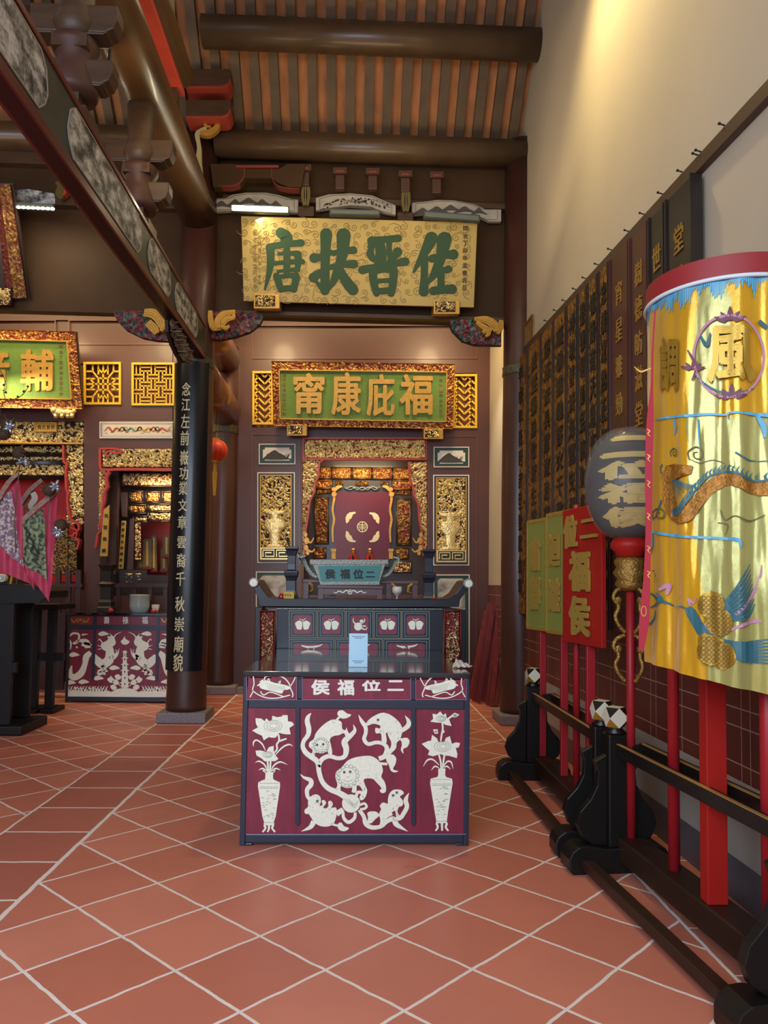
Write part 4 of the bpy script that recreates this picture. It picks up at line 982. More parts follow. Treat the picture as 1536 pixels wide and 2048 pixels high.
# hanging red lantern behind the left column
t = thing('red_lantern', 'round red paper lantern with yellow tassel hanging behind the left column', 'lantern', PY(431, 928, 9.3)); c = PY(431, 901, 9.3)
m = MB(); R_ = .145
m.lathe(c, [(.05, -.125)]+[(R_*math.cos(a)*(1+.0), .135*math.sin(a)) for a in [math.radians(q) for q in range(-65, 66, 10)]]+[(.05, .125)], 32); m.build('paper_globe', mat('lantern_red', '#c9301c', .45, var=.1), t, True)
m = MB()
for k in range(16):
    q = 2*math.pi*k/16; m.tube([c+Vector((math.cos(q)*R_*math.cos(a)*1.01, math.sin(q)*R_*math.cos(a)*1.01, .136*math.sin(a))) for a in [math.radians(w_) for w_ in range(-65, 66, 13)]], .003, 5)
m.build('rib', mat('lantern_rib', '#d8763c', .5), t)
MB().lathe(c, [(.05, .125), (.05, .15)], 20).build('top_cap', goldp, t); MB().lathe(c, [(.05, -.15), (.05, -.125)], 20).build('bottom_cap', goldp, t)
m = MB(); m.tube([c+Vector((0, 0, -.15)), c+Vector((0, 0, -.26))], .02, 10); m.tube([c+Vector((0, 0, -.26)), c+Vector((0, 0, -.55))], [.03, .016], 12); m.build('tassel', mat('tassel_yellow', '#c79a2a', .6), t)
m = MB(); m.tube([c+Vector((0, 0, .15)), c+Vector((0, 0, .9))], .004, 6); m.build('cord', inkdark, t)
# ---------------------------------------------------------------- long altar behind the offering table
AY = 5.80; af = FY(AY); AZ = PY(720, 1200, AY).z
cen = PY(720, 1300, AY)
t = thing('altar_table', 'long blue-black altar table with upturned ends and inlaid drawers', 'table', (cen.x, AY+.25, 0))
bk = (af[0], Vector((0, 1, 0)))
m = MB(); D = .48
top = [(504, 1166), (508, 1158), (514, 1160), (520, 1170), (529, 1184), (537, 1194), (552, 1197), (720, 1199), (884, 1198), (900, 1196), (912, 1188), (923, 1172), (930, 1162), (937, 1160), (940, 1168), (931, 1184), (920, 1200), (918, 1214), (720, 1215), (519, 1213), (516, 1198), (510, 1182)]
m.plate(top, bk, D); m.build('top', navy, t, bevel=.004)
m = MB(); m.plate([(530, 1215), (910, 1217), (906, 1221), (534, 1219)], bk, .4); m.stroke([(553, 1217), (885, 1218)], 1.5, af, .004, 1, -.0, 1); m.build('under_moulding', [navy, pewter], t)
m = MB()
for x, y in ((508, 1165), (936, 1167)): m.disc(x, y, 9, af, .03, 0, 0, 24); m.ring(x, y, 8, 1.6, af, .006, 1, .03)
build_split(m, 'scroll_roundel', [silver, pewter], t)
m = MB()
for x, y in ((508, 1165), (936, 1167)):
    for k in range(5): a = k*1.2566-1.57; m.disc(x+3*math.cos(a), y+3*math.sin(a), 2.3, af, .004, 0, .032, 10)
build_split(m, 'plum_blossom', mat('blossom_white', '#efeee4', .5), t)
x0, x1 = PY(552, 1260, AY).x, PY(887, 1260, AY).x; zb = PY(720, 1217, AY).z
MB().box(x0, x1, AY+.012, AY+.42, .03, zb).build('body', navy, t, bevel=.004)
lb = mat('blue_line', '#4f7389', .45)
def drawer(a, b, c, d, nm):
    m = MB(); m.rect(a, b, c, d, af, .01, 0, -.012); m.frame(a, b, c, d, 1.1, af, .004, 1, -.002); m.frame(a+5, b+4, c-5, d-4, 1.6, af, .008, 2, -.002)
    k = 3; a2, b2, c2, d2 = a+9, b+9, c-9, d-8
    m.plate([(a2+k, b2), (c2-k, b2), (c2-k, b2+k*.6), (c2, b2+k), (c2, d2-k), (c2-k, d2), (a2+k, d2), (a2, d2-k), (a2, b2+k), (a2+k, b2+k*.6)], af, .006, 3, -.002)
    return m.build(nm, [black, mat('fine_gilt_line', '#8f8a70', .5), lb, maroon], t)
for k, (a, c) in enumerate(((578, 633), (635, 690.5), (692, 746.5), (748, 802.5), (803.7, 859))):
    dr = drawer(a, 1221+k*.3, c, 1276+k*.3, 'drawer'); ORG[dr.name] = ORG[t.name]
    cx_ = (a+c)/2; m = MB(); y = 1250
    if k != 2:
        for s_ in (-1, 1):
            m.plate(spl([(cx_+s_*1, y-5), (cx_+s_*7, y-9), (cx_+s_*15, y-4), (cx_+s_*13, y+3), (cx_+s_*11, y+8), (cx_+s_*3, y+9), (cx_+s_*1, y+3)], 3), af, .004, 0, .004)
        m.stroke([(cx_-6, y-12), (cx_, y-10), (cx_+6, y-13)], 1.3, af, .004, 0, .004); m.stroke([(cx_, y-10), (cx_+1, y-4)], 1.4, af, .004, 0, .004)
    else:
        m.disc(cx_-3, y+3, 8, af, .004, 0, .004); m.disc(cx_+4, y-7, 4, af, .004, 0, .004)
        for P in ([(cx_-8, y-2), (cx_-13, y-8), (cx_-12, y-14)], [(cx_+3, y+6), (cx_+12, y+9), (cx_+15, y+4)], [(cx_+2, y-2), (cx_+10, y-8), (cx_+9, y-13)], [(cx_+6, y+2), (cx_+13, y+2)]): m.stroke(P, [3, 2, 1][:len(P)], af, .004, 0, .004)
    m.build('fruit_inlay' if k != 2 else 'lion_inlay', silver, dr)
for k, (a, c) in enumerate(((578, 668), (670, 765), (767, 859))):
    dr = drawer(a, 1278, c, 1322, 'lower_panel'); ORG[dr.name] = ORG[t.name]
    m = MB(); cx_ = (a+c)/2; m.stroke([(cx_-20, 1291), (cx_-6, 1294), (cx_+14, 1292), (cx_+22, 1288)], [2, 4, 3, 1], af, .004, 0, .004); m.stroke([(cx_-8, 1297), (cx_, 1293), (cx_+6, 1298)], [1, 3, 1], af, .004, 0, .004); m.build('branch_inlay', silver, dr)
gsil = mat('silvery_gilt', '#b9a878', .38, metal=.7)
for (a, c), sd in (((519, 551), 111), ((888, 922), 112)):
    m = MB(); m.rect(a, 1221, c, 1326, af, .02, 1, -.03); relief(m, af[0], af[1], a+3, 1224, c-3, 1322, .05, 10, sd, .22, 1.2, (0, 1), -.005)
    m.frame(a, 1221, c, 1326, 2, af, .04, 1, -.02); m.build('carved_spandrel', [gsil, redgap], t, True)
m = MB()
for xx in (x0-.16, x1+.12):
    MB().box(xx, xx+.05, AY+.02, AY+.42, 0, zb).build('leg_board', navy, t, bevel=.004)
for xx in (x0+.02, x1-.08):
    for yy in (AY+.05, AY+.36): MB().box(xx, xx+.06, yy, yy+.06, 0, .029).build('foot', navy, t)

ONZ = AZ
def on(x, y=AY+.25): return PY(x, 1196, y)
# pedestal candle stands (square section)
def pedestal(x, Y, y0, ybase, label, sc=1.):
    b = PY(x, ybase, Y); b.z = ONZ+.0005; h = (ybase-y0)/F_PX*Y; w = 13/F_PX*Y*sc
    pr = [(1.0, 0), (1.0, .05), (.82, .08), (.72, .16), (.70, .34), (.85, .40), (.98, .44), (1.05, .50), (1.05, .535), (.62, .55), (.60, .66), (.62, .82), (.82, .92), (.98, .96), (.98, 1.0)]
    t = thing('candle_pedestal', label, 'candlestick', b)
    MB().lathe(b, [(r*w, z*h) for r, z in pr[:9]], sq=True).build('base', navy, t, bevel=.003); MB().lathe(b, [(r*w, z*h) for r, z in pr[8:]], sq=True).build('upper_stem', navy, t, bevel=.003)
pedestal(582, 6.0, 1094, 1197, 'square blue-black pedestal candlestick on the left of the altar'); pedestal(857, 6.0, 1096, 1198, 'square blue-black pedestal candlestick on the right of the altar')
# long low maroon stand at the rear of the altar
SYY = 6.18; zf = FY(SYY); dm = mat('dark_maroon_wood', '#4a161d', .35, coat=.3)
p0 = PY(605, 1190, SYY); p1 = PY(836, 1190, SYY); hs = .155
t = thing('altar_stand', 'long low dark maroon stand with gilt corner brackets behind the incense burner', 'stand', ((p0.x+p1.x)/2, SYY, ONZ))
MB().box(p0.x, p1.x, SYY-.06, SYY+.10, ONZ+hs-.03, ONZ+hs).build('top', dm, t, bevel=.004)
for xx in (p0.x+.01, p0.x+.22, p1.x-.26, p1.x-.05):
    for yy in (SYY-.05, SYY+.05): MB().box(xx, xx+.04, yy, yy+.035, ONZ+.0005, ONZ+hs-.03).build('leg', dm, t)
m = MB()
for xx, sg in ((p0.x+.05, 1), (p1.x-.05, -1), (p0.x+.22, -1), (p1.x-.22, 1)):
    m.tube([(xx, SYY-.055, ONZ+hs-.03), (xx+sg*.03, SYY-.058, ONZ+hs-.05), (xx+sg*.035, SYY-.055, ONZ+hs-.09), (xx+sg*.01, SYY-.055, ONZ+hs-.10)], [.014, .016, .012, .008], 8)
build_split(m, 'gilt_bracket', orgold, t)
# burner and its stand
BYF = 5.98; bf = FY(BYF)
t = thing('burner_stand', 'small maroon stand with silver scrollwork under the incense burner', 'stand', PY(700, 1196, BYF)); ORG[t.name] = t.location.copy()
a0 = PY(634, 1180, BYF).x; a1 = PY(767, 1180, BYF).x; bz0 = ONZ+.0005; bh = PY(700, 1170, BYF).z-ONZ
MB().box(a0, a1, BYF, BYF+.14, ONZ+bh-.03, ONZ+bh).build('top', dm, t, bevel=.004)
m = MB().box(a0+.03, a1-.03, BYF+.012, BYF+.02, ONZ+.035, ONZ+bh-.03); m.build('apron', dm, t)
for xx in (a0+.01, a1-.05):
    for yy in (BYF+.005, BYF+.10): MB().box(xx, xx+.04, yy, yy+.035, bz0, ONZ+bh-.03).build('leg', dm, t)
m = MB(); 
for q in (0, 1): m.stroke([(700+(1-2*q)*a, b) for a, b in ((0, 1184), (8, 1181), (14, 1185), (22, 1182), (28, 1186), (33, 1184))], [2, 2.4, 2, 2, 1.5, 1], bf, .004, 0, -.01)
m.ring(700, 1184, 4, 1.5, bf, .004, 0, -.01); m.build('silver_scroll', silver, t)
t = thing('incense_burner', 'teal and pewter trapezoid incense burner with four dark characters', 'incense burner', PY(700, 1170, BYF+.05))
kf = FY(BYF); bk2 = (kf[0], Vector((0, 1, 0)))
MB().plate([(622, 1121), (774, 1121), (758, 1169.5), (641, 1169.5)], bk2, .12).build('body', pewter, t, bevel=.004)
MB().plate([(636, 1132), (763, 1131), (757, 1162), (642, 1163)], kf, .006).build('teal_face', teal, t)
m = MB(); m.stroke([(620, 1124), (776, 1124)], 9, kf, .012, 0, 0, 1); m.stroke([(640, 1167), (759, 1167)], 5, kf, .012, 0, 0, 1); m.build('rim', pewter, t)
for ch, a, b in (('侯', 650, 671), ('福', 680, 700), ('位', 706, 727), ('二', 731, 750)):
    m = MB(); y = (1138, 1158) if ch != '二' else (1143, 1155); textpx(m, ch, a, y[0], b, y[1], kf, .004, 0, .04, .006); m.build('character', inkdark, t)
m = MB()
m.stroke([(634, 1154), (622, 1147), (612, 1132), (606, 1118), (597, 1106)], [6, 8, 8, 8, 3], bk2, .05); m.stroke([(612, 1112), (600, 1116), (604, 1126), (596, 1108)], [3, 3, 3, 2], kf, .03)
m.build('dragon_handle', pewter, t)
m = MB(); m.stroke([(764, 1152), (776, 1147), (786, 1134), (792, 1120), (799, 1107)], [6, 8, 8, 8, 3], bk2, .05); m.stroke([(785, 1114), (797, 1118), (793, 1128)], [3, 3, 3], kf, .03); m.build('dragon_handle', pewter, t)
# small things on the altar
def place(x, Y): q = PY(x, 1196, Y); return Vector((q.x, Y, ONZ+.0005))
p = place(794, 5.92); t = thing('glass_bowl', 'clear stemmed glass bowl on the altar right of the incense burner', 'glass', p)
gl = glass('clear_glass', (.95, .95, .92), .03, .28)
MB().lathe(p, [(.028, 0), (.026, .006), (.006, .012), (.006, .035), (.026, .045), (.038, .065), (.040, .09), (.034, .105), (.031, .104), (.036, .09), (.034, .066), (.02, .05)], 24).build('bowl', gl, t, True)
MB().lathe(p, [(.022, .052), (.033, .066), (.033, .07)], 20).build('oil', mat('lamp_oil', '#c9952f', .2), t, True)
p = place(578, 5.86); t = thing('offering_box', 'small yellow printed box at the foot of the left pedestal', 'box', p)
MB().box(p.x-.04, p.x+.04, p.y-.02, p.y+.02, p.z, p.z+.055).build('carton', mat('box_yellow', '#b79a1e', .5), t, bevel=.003)
fb = FY(p.y-.02); m = MB()
for k in range(3): a = PY(571+k*5, 1186, p.y-.02); m.box(a.x-.006, a.x+.006, p.y-.0215, p.y-.02, p.z+.02, p.z+.036)
m.build('print', mat('box_print', '#6d4a12', .5), t)
def redcup(x, Y, z, lab, nm='candle_cup', cat='candle', h=.05, r=.022):
    p = place(x, Y); p.z = z+.0005; t = thing(nm, lab, cat, p)
    MB().lathe(p, [(r, 0), (r*1.1, h*.3), (r*.7, h*.7), (r*.35, h*.85)], 18).build('cup', mat('ruby_glass', '#a3141c', .15, coat=.6), t, True)
    MB().tube([p+Vector((0, 0, h*.8)), p+Vector((0, 0, h*1.5))], [.006, .003], 8).build('wick', mat('wick_pale', '#b5a287', .6), t)
redcup(563, 5.86, ONZ, 'ruby red candle cup beside the yellow box on the altar'); redcup(868, 5.88, ONZ, 'ruby red candle cup at the foot of the right pedestal', h=.035)

# ---------------------------------------------------------------- low glossy table and offering table
TZ = PY(711, 1344, 4.32).z; TX0 = -.612; TX1 = .665; TY = 4.32
t = thing('lacquer_table', 'low glossy black table between the offering table and the altar', 'table', (.03, 5.3, 0))
MB().box(TX0+.02, TX1-.02, 4.90, 5.765, TZ-.04, TZ-.002).build('top', mat('mirror_black_lacquer', '#0d0d12', .06, coat=1.), t, bevel=.003)
for xx in (TX0+.05, TX1-.11):
    for yy in (4.93, 5.68): MB().box(xx, xx+.06, yy, yy+.06, 0, TZ-.04).build('leg', black, t)
MB().box(TX0+.06, TX1-.06, 4.94, 4.97, TZ-.16, TZ-.04).build('apron', black, t)

tf = FY(TY)
t = thing('offering_table', 'offering table with maroon front inlaid with pale lions and vases, foremost in the hall', 'table', ((TX0+TX1)/2, TY+.27, 0))
tb = (tf[0], Vector((0, 1, 0)))
frame_m = mat('table_frame_slate', '#20283a', .38, coat=.15)
MB().box(TX0, TX1, TY-.012, TY+.55, TZ-.028, TZ).build('top', mat('table_top_lacquer', '#121217', .1, coat=.8), t, bevel=.004)
MB().box(TX0+.012, TX1-.012, TY+.012, TY+.53, .05, TZ-.028).build('carcass', black, t)
zz = lambda y: PY(711, y, TY).z
m = MB(); xa, xb = TX0+.004, TX1-.004; y_ = (TY, TY+.03)
w = .030
m.box(xa, xa+w, *y_, 0, TZ-.028); m.box(xb-w, xb, *y_, 0, TZ-.028)
xq, xr = xa+w+.0005, xb-w-.0005
m.box(xq, xr, *y_, TZ-.042, TZ-.0285); m.box(xq, xr, *y_, zz(1418), zz(1400)); m.box(xq, xr, *y_, zz(1686), zz(1669))
for x in (599.5, 826.5): X = PY(x, 1375, TY).x; m.box(X-.014, X+.014, *y_, zz(1399.5), TZ-.0425)
m.box(xq, xq+.04, *y_, 0, zz(1686.5)); m.box(xr-.04, xr, *y_, 0, zz(1686.5))
m.build('front_frame', frame_m, t, bevel=.004)
MB().box(xa+.06, xb-.06, TY+.012, TY+.02, .008, .045).build('toe_board', mat('toe_board_grey', '#3b3438', .5), t)
for X in (xa+.002, xb-.052):
    MB().box(X, X+.05, TY+.47, TY+.52, 0, .06).build('rear_foot', frame_m, t)
for a, b, c, d in ((493, 1349, 594, 1400), (604, 1349, 822, 1400), (831, 1349, 933, 1400)):
    MB().plate([(a, b), (c, b), (c, d), (a, d)], tb, .012, 0, -.012+.024-.012).build('drawer_panel', maroon, t)
MB().box(xa+.02, xb-.02, TY+.006, TY+.014, zz(1672), zz(1415)).build('front_panel', maroon, t)
for x in (595.5, 827):
    m = MB(); m.plate([(x-4.6, 1416), (x+4.6, 1416), (x+4.6, 1646), (x, 1653), (x-4.6, 1646)], tb, .02, 0, -.006)
    m.build('pointed_divider', frame_m, t, bevel=.002)
m = MB(); thin = mat('thin_light_edge', '#8c7c9c', .45)
m.frame(493, 1349, 594, 1400, 1, tf, .002, 0, .001); m.frame(604, 1349, 822, 1400, 1, tf, .002, 0, .001); m.frame(831, 1349, 933, 1400, 1, tf, .002, 0, .001); m.stroke([(493, 1668), (932, 1668)], 1.2, tf, .003, 0, 0, 1)
m.build('edge_line', thin, t)
IO = -.003                                              # inlay sits just proud of the panel
inf = (FY(TY+.006)[0], Vector((0, -1, 0)))
def CL(P): return [(590+a*.16276, 1400+b*.16276) for a, b in P]
def sw(P, W_, m): m.stroke(CL(P), [w*.16276 for w in W_], inf, .003, 0, 0, 5)
m = MB()
sw([(640,1200),(540,1140),(420,1090),(340,1010),(300,900),(285,790),(260,740),(190,690),(130,640),(95,570),(110,500),(160,430),(170,350),(150,260),(165,200),(200,160)],[80,70,64,58,58,60,64,64,62,55,50,56,62,60,44,4],m)
sw([(285,820),(330,730),(420,690),(530,715),(610,690),(630,600),(610,510),(690,430),(735,370),(715,300)],[50,56,52,48,56,72,76,56,42,4],m)
sw([(1030,720),(1100,690),(1130,600),(1090,540),(1000,520),(900,540),(850,480),(870,400),(865,330),(820,260),(780,180)],[55,60,56,46,44,46,48,46,50,44,4],m)
sw([(60,905),(110,950),(190,985),(195,1040),(150,1100),(155,1180),(190,1230)],[4,30,56,60,54,46,40],m)
sw([(230,1490),(190,1560),(80,1612)],[66,52,4],m)
sw([(790,1350),(845,1430),(870,1520),(950,1565),(1060,1550),(1130,1490),(1210,1460),(1250,1530),(1385,1612)],[45,48,56,52,46,50,62,62,4],m)
sw([(1400,1140),(1360,1230),(1375,1310),(1330,1400),(1290,1450),(1210,1465)],[4,54,54,52,50,50],m)
sw([(1350,190),(1395,260),(1385,320),(1300,385)],[4,48,58,44],m)
sw([(590,1340),(510,1400)],[50,74],m); sw([(590,1370),(600,1450),(660,1500),(730,1450),(740,1380)],[34,40,44,40,34],m); sw([(800,1290),(850,1270),(880,1305),(850,1335),(800,1340)],[28,30,30,30,28],m); sw([(750,1190),(770,1135),(820,1140),(830,1190),(800,1220)],[34,38,38,36,30],m)
m.disc(590+690*.16276, 1400+1270*.16276, 112*.16276, inf, .0034, 0, 0, 28)
m.build('ribbon_inlay', silver, t)
LION = [
 ([(230,480),(250,420),(300,350),(380,280),(460,240),(540,250),(575,280),(580,350),(620,370),(632,335),(650,385),(676,430),(660,475),(620,440),(600,405),(540,430),(480,440),(430,480),(445,560),(458,640),(440,695),(400,690),(405,630),(330,655),(250,645),(240,690),(190,700),(210,645),(215,610),(175,575),(178,520)], [((505,250),(550,205),26)], [(520,170),(540,130),(590,128),(640,165),(692,180),(650,215),(590,228),(545,205)], [(272,550),(347,543)], (320,560,100)),
 ([(870,290),(920,230),(1000,180),(1080,155),(1160,175),(1240,230),(1300,300),(1320,370),(1292,480),(1252,520),(1240,590),(1190,645),(1140,690),(1115,655),(1170,590),(1182,520),(1150,450),(1132,400),(1118,410),(1125,520),(1068,520),(1058,412),(1000,410),(985,378),(992,340),(1040,350),(1045,312),(960,290),(890,315)], [], [(1285,480),(1320,468),(1380,465),(1408,510),(1380,575),(1330,600),(1332,658),(1300,612),(1312,560),(1308,510)], [(1020,243)], None),
 ([(570,830),(640,750),(720,710),(820,690),(920,685),(1000,720),(1060,790),(1080,870),(1060,940),(1100,1000),(1120,1080),(1110,1130),(1070,1142),(1040,1112),(1062,1080),(1000,1010),(950,965),(850,970),(860,1040),(888,1110),(860,1200),(810,1232),(795,1180),(832,1130),(800,1060),(760,1050),(752,1130),(698,1130),(702,1075),(640,1082),(562,1060),(560,1125),(500,1105),(522,1040),(498,950),(508,880)], [((1045,780),(1135,785),32)], [(1118,730),(1140,678),(1200,668),(1242,710),(1236,780),(1205,850),(1270,872),(1220,888),(1175,862),(1150,790)], [(605,885),(678,880)], (650,930,140)),
 ([(160,1250),(180,1200),(220,1168),(270,1160),(312,1190),(318,1260),(300,1300),(340,1285),(328,1240),(360,1228),(382,1265),(350,1312),(380,1332),(412,1300),(408,1250),(440,1238),(467,1275),(450,1322),(500,1318),(515,1370),(502,1450),(470,1522),(400,1552),(320,1548),(250,1512),(200,1450),(170,1400),(128,1395),(118,1350),(160,1310)], [((440,1520),(535,1545),26)], [(528,1520),(570,1505),(605,1550),(664,1572),(620,1607),(560,1602),(528,1570)], [(275,1240)], None),
 ([(1140,1235),(1155,1160),(1200,1108),(1255,1098),(1312,1108),(1338,1145),(1305,1170),(1290,1192),(1322,1230),(1322,1290),(1272,1322),(1260,1380),(1300,1440),(1250,1445),(1230,1362),(1190,1382),(1200,1410),(1160,1430),(1130,1452),(1100,1500),(1102,1552),(1038,1555),(1050,1480),(1033,1400),(1058,1340),(1042,1300),(1080,1258),(1140,1272)], [], [(1035,1420),(985,1465),(935,1512),(888,1502),(898,1440),(888,1390),(930,1368),(1000,1372),(1030,1400)], [(1205,1170),(1250,1135)], None)]
lid = mat('lion_line', '#6d7468', .6)
for body, tails, tuft, eyes, mane in LION:
    m = MB(); m.plate(spl(CL(body), 3), inf, .0042)
    for (a, b, w_) in tails: m.stroke(CL([a, b]), w_*.16276, inf, .0042, 0, 0, 1)
    m.plate(spl(CL(tuft), 3), inf, .004)
    for e_ in eyes: c_ = CL([e_])[0]; m.disc(c_[0], c_[1], 2, inf, .0006, 2, .0042, 10); m.ring(c_[0], c_[1], 2.9, .6, inf, .0004, 1, .0042, 12)
    # engraved lines follow the outline a little inside, plus mane curls
    bx = sum(p[0] for p in body)/len(body); by = sum(p[1] for p in body)/len(body)
    if mane:
        for k in range(15):
            a = k*2*math.pi/15; r_ = mane[2]*.86; m.ring(*CL([(mane[0]+r_*math.cos(a), mane[1]+r_*math.sin(a))])[0], mane[2]*.15*.163, .8, inf, .0004, 1, .0042, 9)
        m.stroke(CL([(mane[0]-mane[2]*.4, mane[1]+mane[2]*.35), (mane[0], mane[1]+mane[2]*.5), (mane[0]+mane[2]*.42, mane[1]+mane[2]*.33)]), .7, inf, .0004, 1, .0042)
        m.stroke(CL([(mane[0]-mane[2]*.12, mane[1]+.05*mane[2]), (mane[0], mane[1]+mane[2]*.14), (mane[0]+mane[2]*.14, mane[1]+.05*mane[2])]), .7, inf, .0004, 1, .0042)
    rnd = random.Random(int(bx))
    def ins(x, y):
        c = False
        for (a, b), (d, e_) in zip(body, body[1:]+body[:1]):
            if (b > y) != (e_ > y) and x < (d-a)*(y-b)/(e_-b)+a: c = not c
        return c
    for k in range(46):
        p_ = rnd.choice(body); q = (p_[0]+rnd.uniform(-60, 60), p_[1]+rnd.uniform(-60, 60)); q2 = (q[0]+rnd.uniform(-16, 16), q[1]+rnd.uniform(4, 22)); q3 = (q2[0]+rnd.uniform(-12, 12), q2[1]+rnd.uniform(-4, 10))
        if ins(*q) and ins(*q2) and ins(*q3): m.stroke(CL([q, q2, q3]), .75, inf, .0004, 1, .0042, 2)
    m.build('lion_inlay', [silver, lid, inkdark], t)
m = MB(); kx, ky = 590+690*.16276, 1400+1270*.16276
for k in range(5): m.stroke([(kx-15+k*3, ky-8+k*2), (kx-4+k*3, ky-2+k*4-6), (kx+6+k*2, ky+9-k*4)], .5, inf, .0004, 0, .0036)
m.build('ball_line', lid, t)
def vase(ox, oy, sc, body, legs, flowers, stems, leaves, band):
    T = lambda P: [(ox+a*sc, oy+b*sc) for a, b in P]; m = MB(); m.plate(T(body), inf, .004)
    for P in legs: m.stroke(T(P), [34*sc, 30*sc, 22*sc], inf, .004)
    x0 = min(p[0] for p in body); x1 = max(p[0] for p in body)
    for y, k in band: m.stroke(T([(x0+(x1-x0)*k, y), (x1-(x1-x0)*k, y)]), .6, inf, .0004, 1, .004, 1)
    rnd = random.Random(int(ox))
    for k in range(26):
        y = band[1][0]+30+rnd.random()*430; f_ = (y-band[1][0])/520; hw = (x1-x0)*(.42-.14*f_); x = (x0+x1)/2+rnd.uniform(-hw, hw)*.8
        m.stroke(T([(x-18, y+6), (x, y-8), (x+16, y+5)]), .75, inf, .0004, 1, .004, 2)
    m.build('vase_inlay', [silver, lid], t)
    m = MB()
    for P in stems: m.stroke(T(P), [26*sc]*(len(P)-1)+[20*sc], inf, .003)
    for P in leaves: m.stroke(T(P), [4*sc]+[22*sc]*(len(P)-2)+[10*sc], inf, .003)
    for P in flowers:
        m.plate(T(P), inf, .004); cx_ = sum(p[0] for p in P)/len(P); cy_ = sum(p[1] for p in P)/len(P); r_ = (max(p[0] for p in P)-min(p[0] for p in P))*.22
        for k in range(3): m.ring(ox+cx_*sc+k*.6, oy+cy_*sc, r_*sc*(1-.28*k), .7, inf, .0004, 1, .004, 12, r_*sc*(.62-.18*k))
    m.build('flower_inlay', [silver, lid], t)
vase(490, 1400, .13665, [(300,1055),(420,1055),(410,1100),(415,1160),(470,1185),(512,1205),(515,1260),(480,1500),(450,1700),(425,1780),(430,1830),(275,1830),(280,1780),(255,1700),(220,1450),(190,1260),(195,1205),(240,1180),(295,1160),(300,1100)],
 [[(285,1830),(300,1875),(258,1930)],[(350,1830),(352,1880),(330,1930)],[(412,1830),(400,1875),(442,1930)]],
 [[(105,445),(190,400),(160,340),(155,265),(240,270),(290,310),(310,265),(360,310),(395,290),(400,230),(470,250),(540,240),(550,220),(625,220),(630,310),(690,320),(720,360),(650,410),(670,500),(590,500),(500,480),(450,550),(390,550),(350,540),(275,590),(250,520),(180,490)],[(155,740),(230,735),(310,760),(350,690),(420,668),(422,750),(440,800),(490,860),(440,895),(380,890),(290,895),(240,850),(170,810)]],
 [[(490,500),(500,590),(465,650),(470,720),(420,780)],[(510,600),(560,580),(610,565)],[(330,890),(338,980),(340,1060)],[(375,890),(370,980),(360,1060)]],
 [[(125,680),(125,620),(170,585),(250,640),(300,740)],[(705,675),(640,650),(540,700),(440,810)],[(150,915),(210,895),(290,950),(330,1050)],[(620,945),(520,905),(430,950),(370,1050)],[(200,1025),(260,1000),(320,1040)],[(520,1025),(450,1000),(385,1045)],[(265,1045),(270,1030),(300,1062)],[(440,1045),(436,1030),(415,1062)]], ((1215,.06),(1270,.06),(1290,.08),(1790,.3)))
vase(830, 1400, .13667, [(340,1000),(445,1000),(440,1090),(455,1125),(540,1150),(550,1210),(520,1400),(480,1650),(465,1770),(475,1800),(305,1800),(310,1770),(290,1650),(250,1400),(220,1210),(230,1150),(325,1125),(340,1095)],
 [[(315,1800),(332,1860),(300,1912)],[(392,1800),(395,1860),(395,1912)],[(468,1800),(450,1860),(488,1912)]],
 [[(222,315),(265,275),(255,200),(320,210),(370,165),(410,220),(450,195),(462,260),(500,285),(535,380),(440,360),(400,330),(330,330)],[(530,222),(580,185),(648,215),(600,250),(550,252)],[(262,430),(330,428),(337,490),(288,492)],[(98,640),(190,600),(235,595),(250,508),(320,560),(345,615),(430,610),(450,555),(510,528),(538,640),(600,618),(658,630),(640,690),(595,700),(620,790),(610,848),(500,815),(440,810),(370,790),(260,822),(188,800),(212,740),(150,690)]],
 [[(400,330),(405,430),(390,500),(375,610)],[(480,280),(510,255),(545,230)],[(350,800),(375,900),(380,1000)],[(430,800),(415,900),(400,1000)],[(410,480),(420,455),(425,445)]],
 [[(120,970),(180,880),(260,870),(350,950)],[(240,1025),(290,970),(350,990)],[(555,1005),(530,910),(470,900),(410,980)],[(520,1015),(470,970),(420,985)]], ((1160,.08),(1225,.06),(1245,.08),(1770,.25)))
for mir in (0, 1):
    X = (lambda x: 440+x*.36458) if not mir else (lambda x: 440+(1510-x)*.36458)
    TT = lambda P: [(X(a), 1080+b*.36458) for a, b in P]; df = (FY(TY)[0], Vector((0, -1, 0))); m = MB()
    for P, w_ in (([(183,748),(187,790),(180,822),(210,848),(260,866),(320,866),(385,850)],2.2),([(165,862),(185,825)],2),([(205,800),(240,770),(248,752),(270,746),(335,748),(375,780),(388,815),(400,845),(396,862)],2.4),([(385,805),(405,772),(413,752)],2),([(222,830),(240,850),(270,835),(300,840),(350,860)],2.2),([(218,780),(235,768),(250,772)],2)): m.stroke(TT(P), w_, df, .003, 0, .0)
    m.plate(TT(spl([(215,792),(238,775),(262,770),(300,783),(375,800),(382,818),(350,824),(338,842),(285,828),(228,815)], 3)), df, .005)
    m.stroke(TT([(255,778),(268,760),(275,782)]), 1.8, df, .004); m.stroke(TT([(320,785),(332,772),(328,790)]), 1.8, df, .004)
    for k in range(4): m.stroke(TT([(250+k*4, 785+k*9), (300, 797+k*8), (360, 806+k*5)]), .45, df, .0004, 1, .005, 2)
    m.build('scroll_inlay', [silver, lid], t)
df = (FY(TY)[0], Vector((0, -1, 0)))
for ch, a, b, c, d in (('侯', 500, 765, 603, 850), ('福', 643, 765, 737, 852), ('位', 778, 768, 882, 830), ('二', 918, 768, 1008, 828)):
    m = MB(); textpx(m, ch, 440+a*.36458, 1080+b*.36458, 440+c*.36458, 1080+d*.36458, df, .005, 0, .035); m.build('character', mat('character_silver', '#e8e7dc', .4), t)
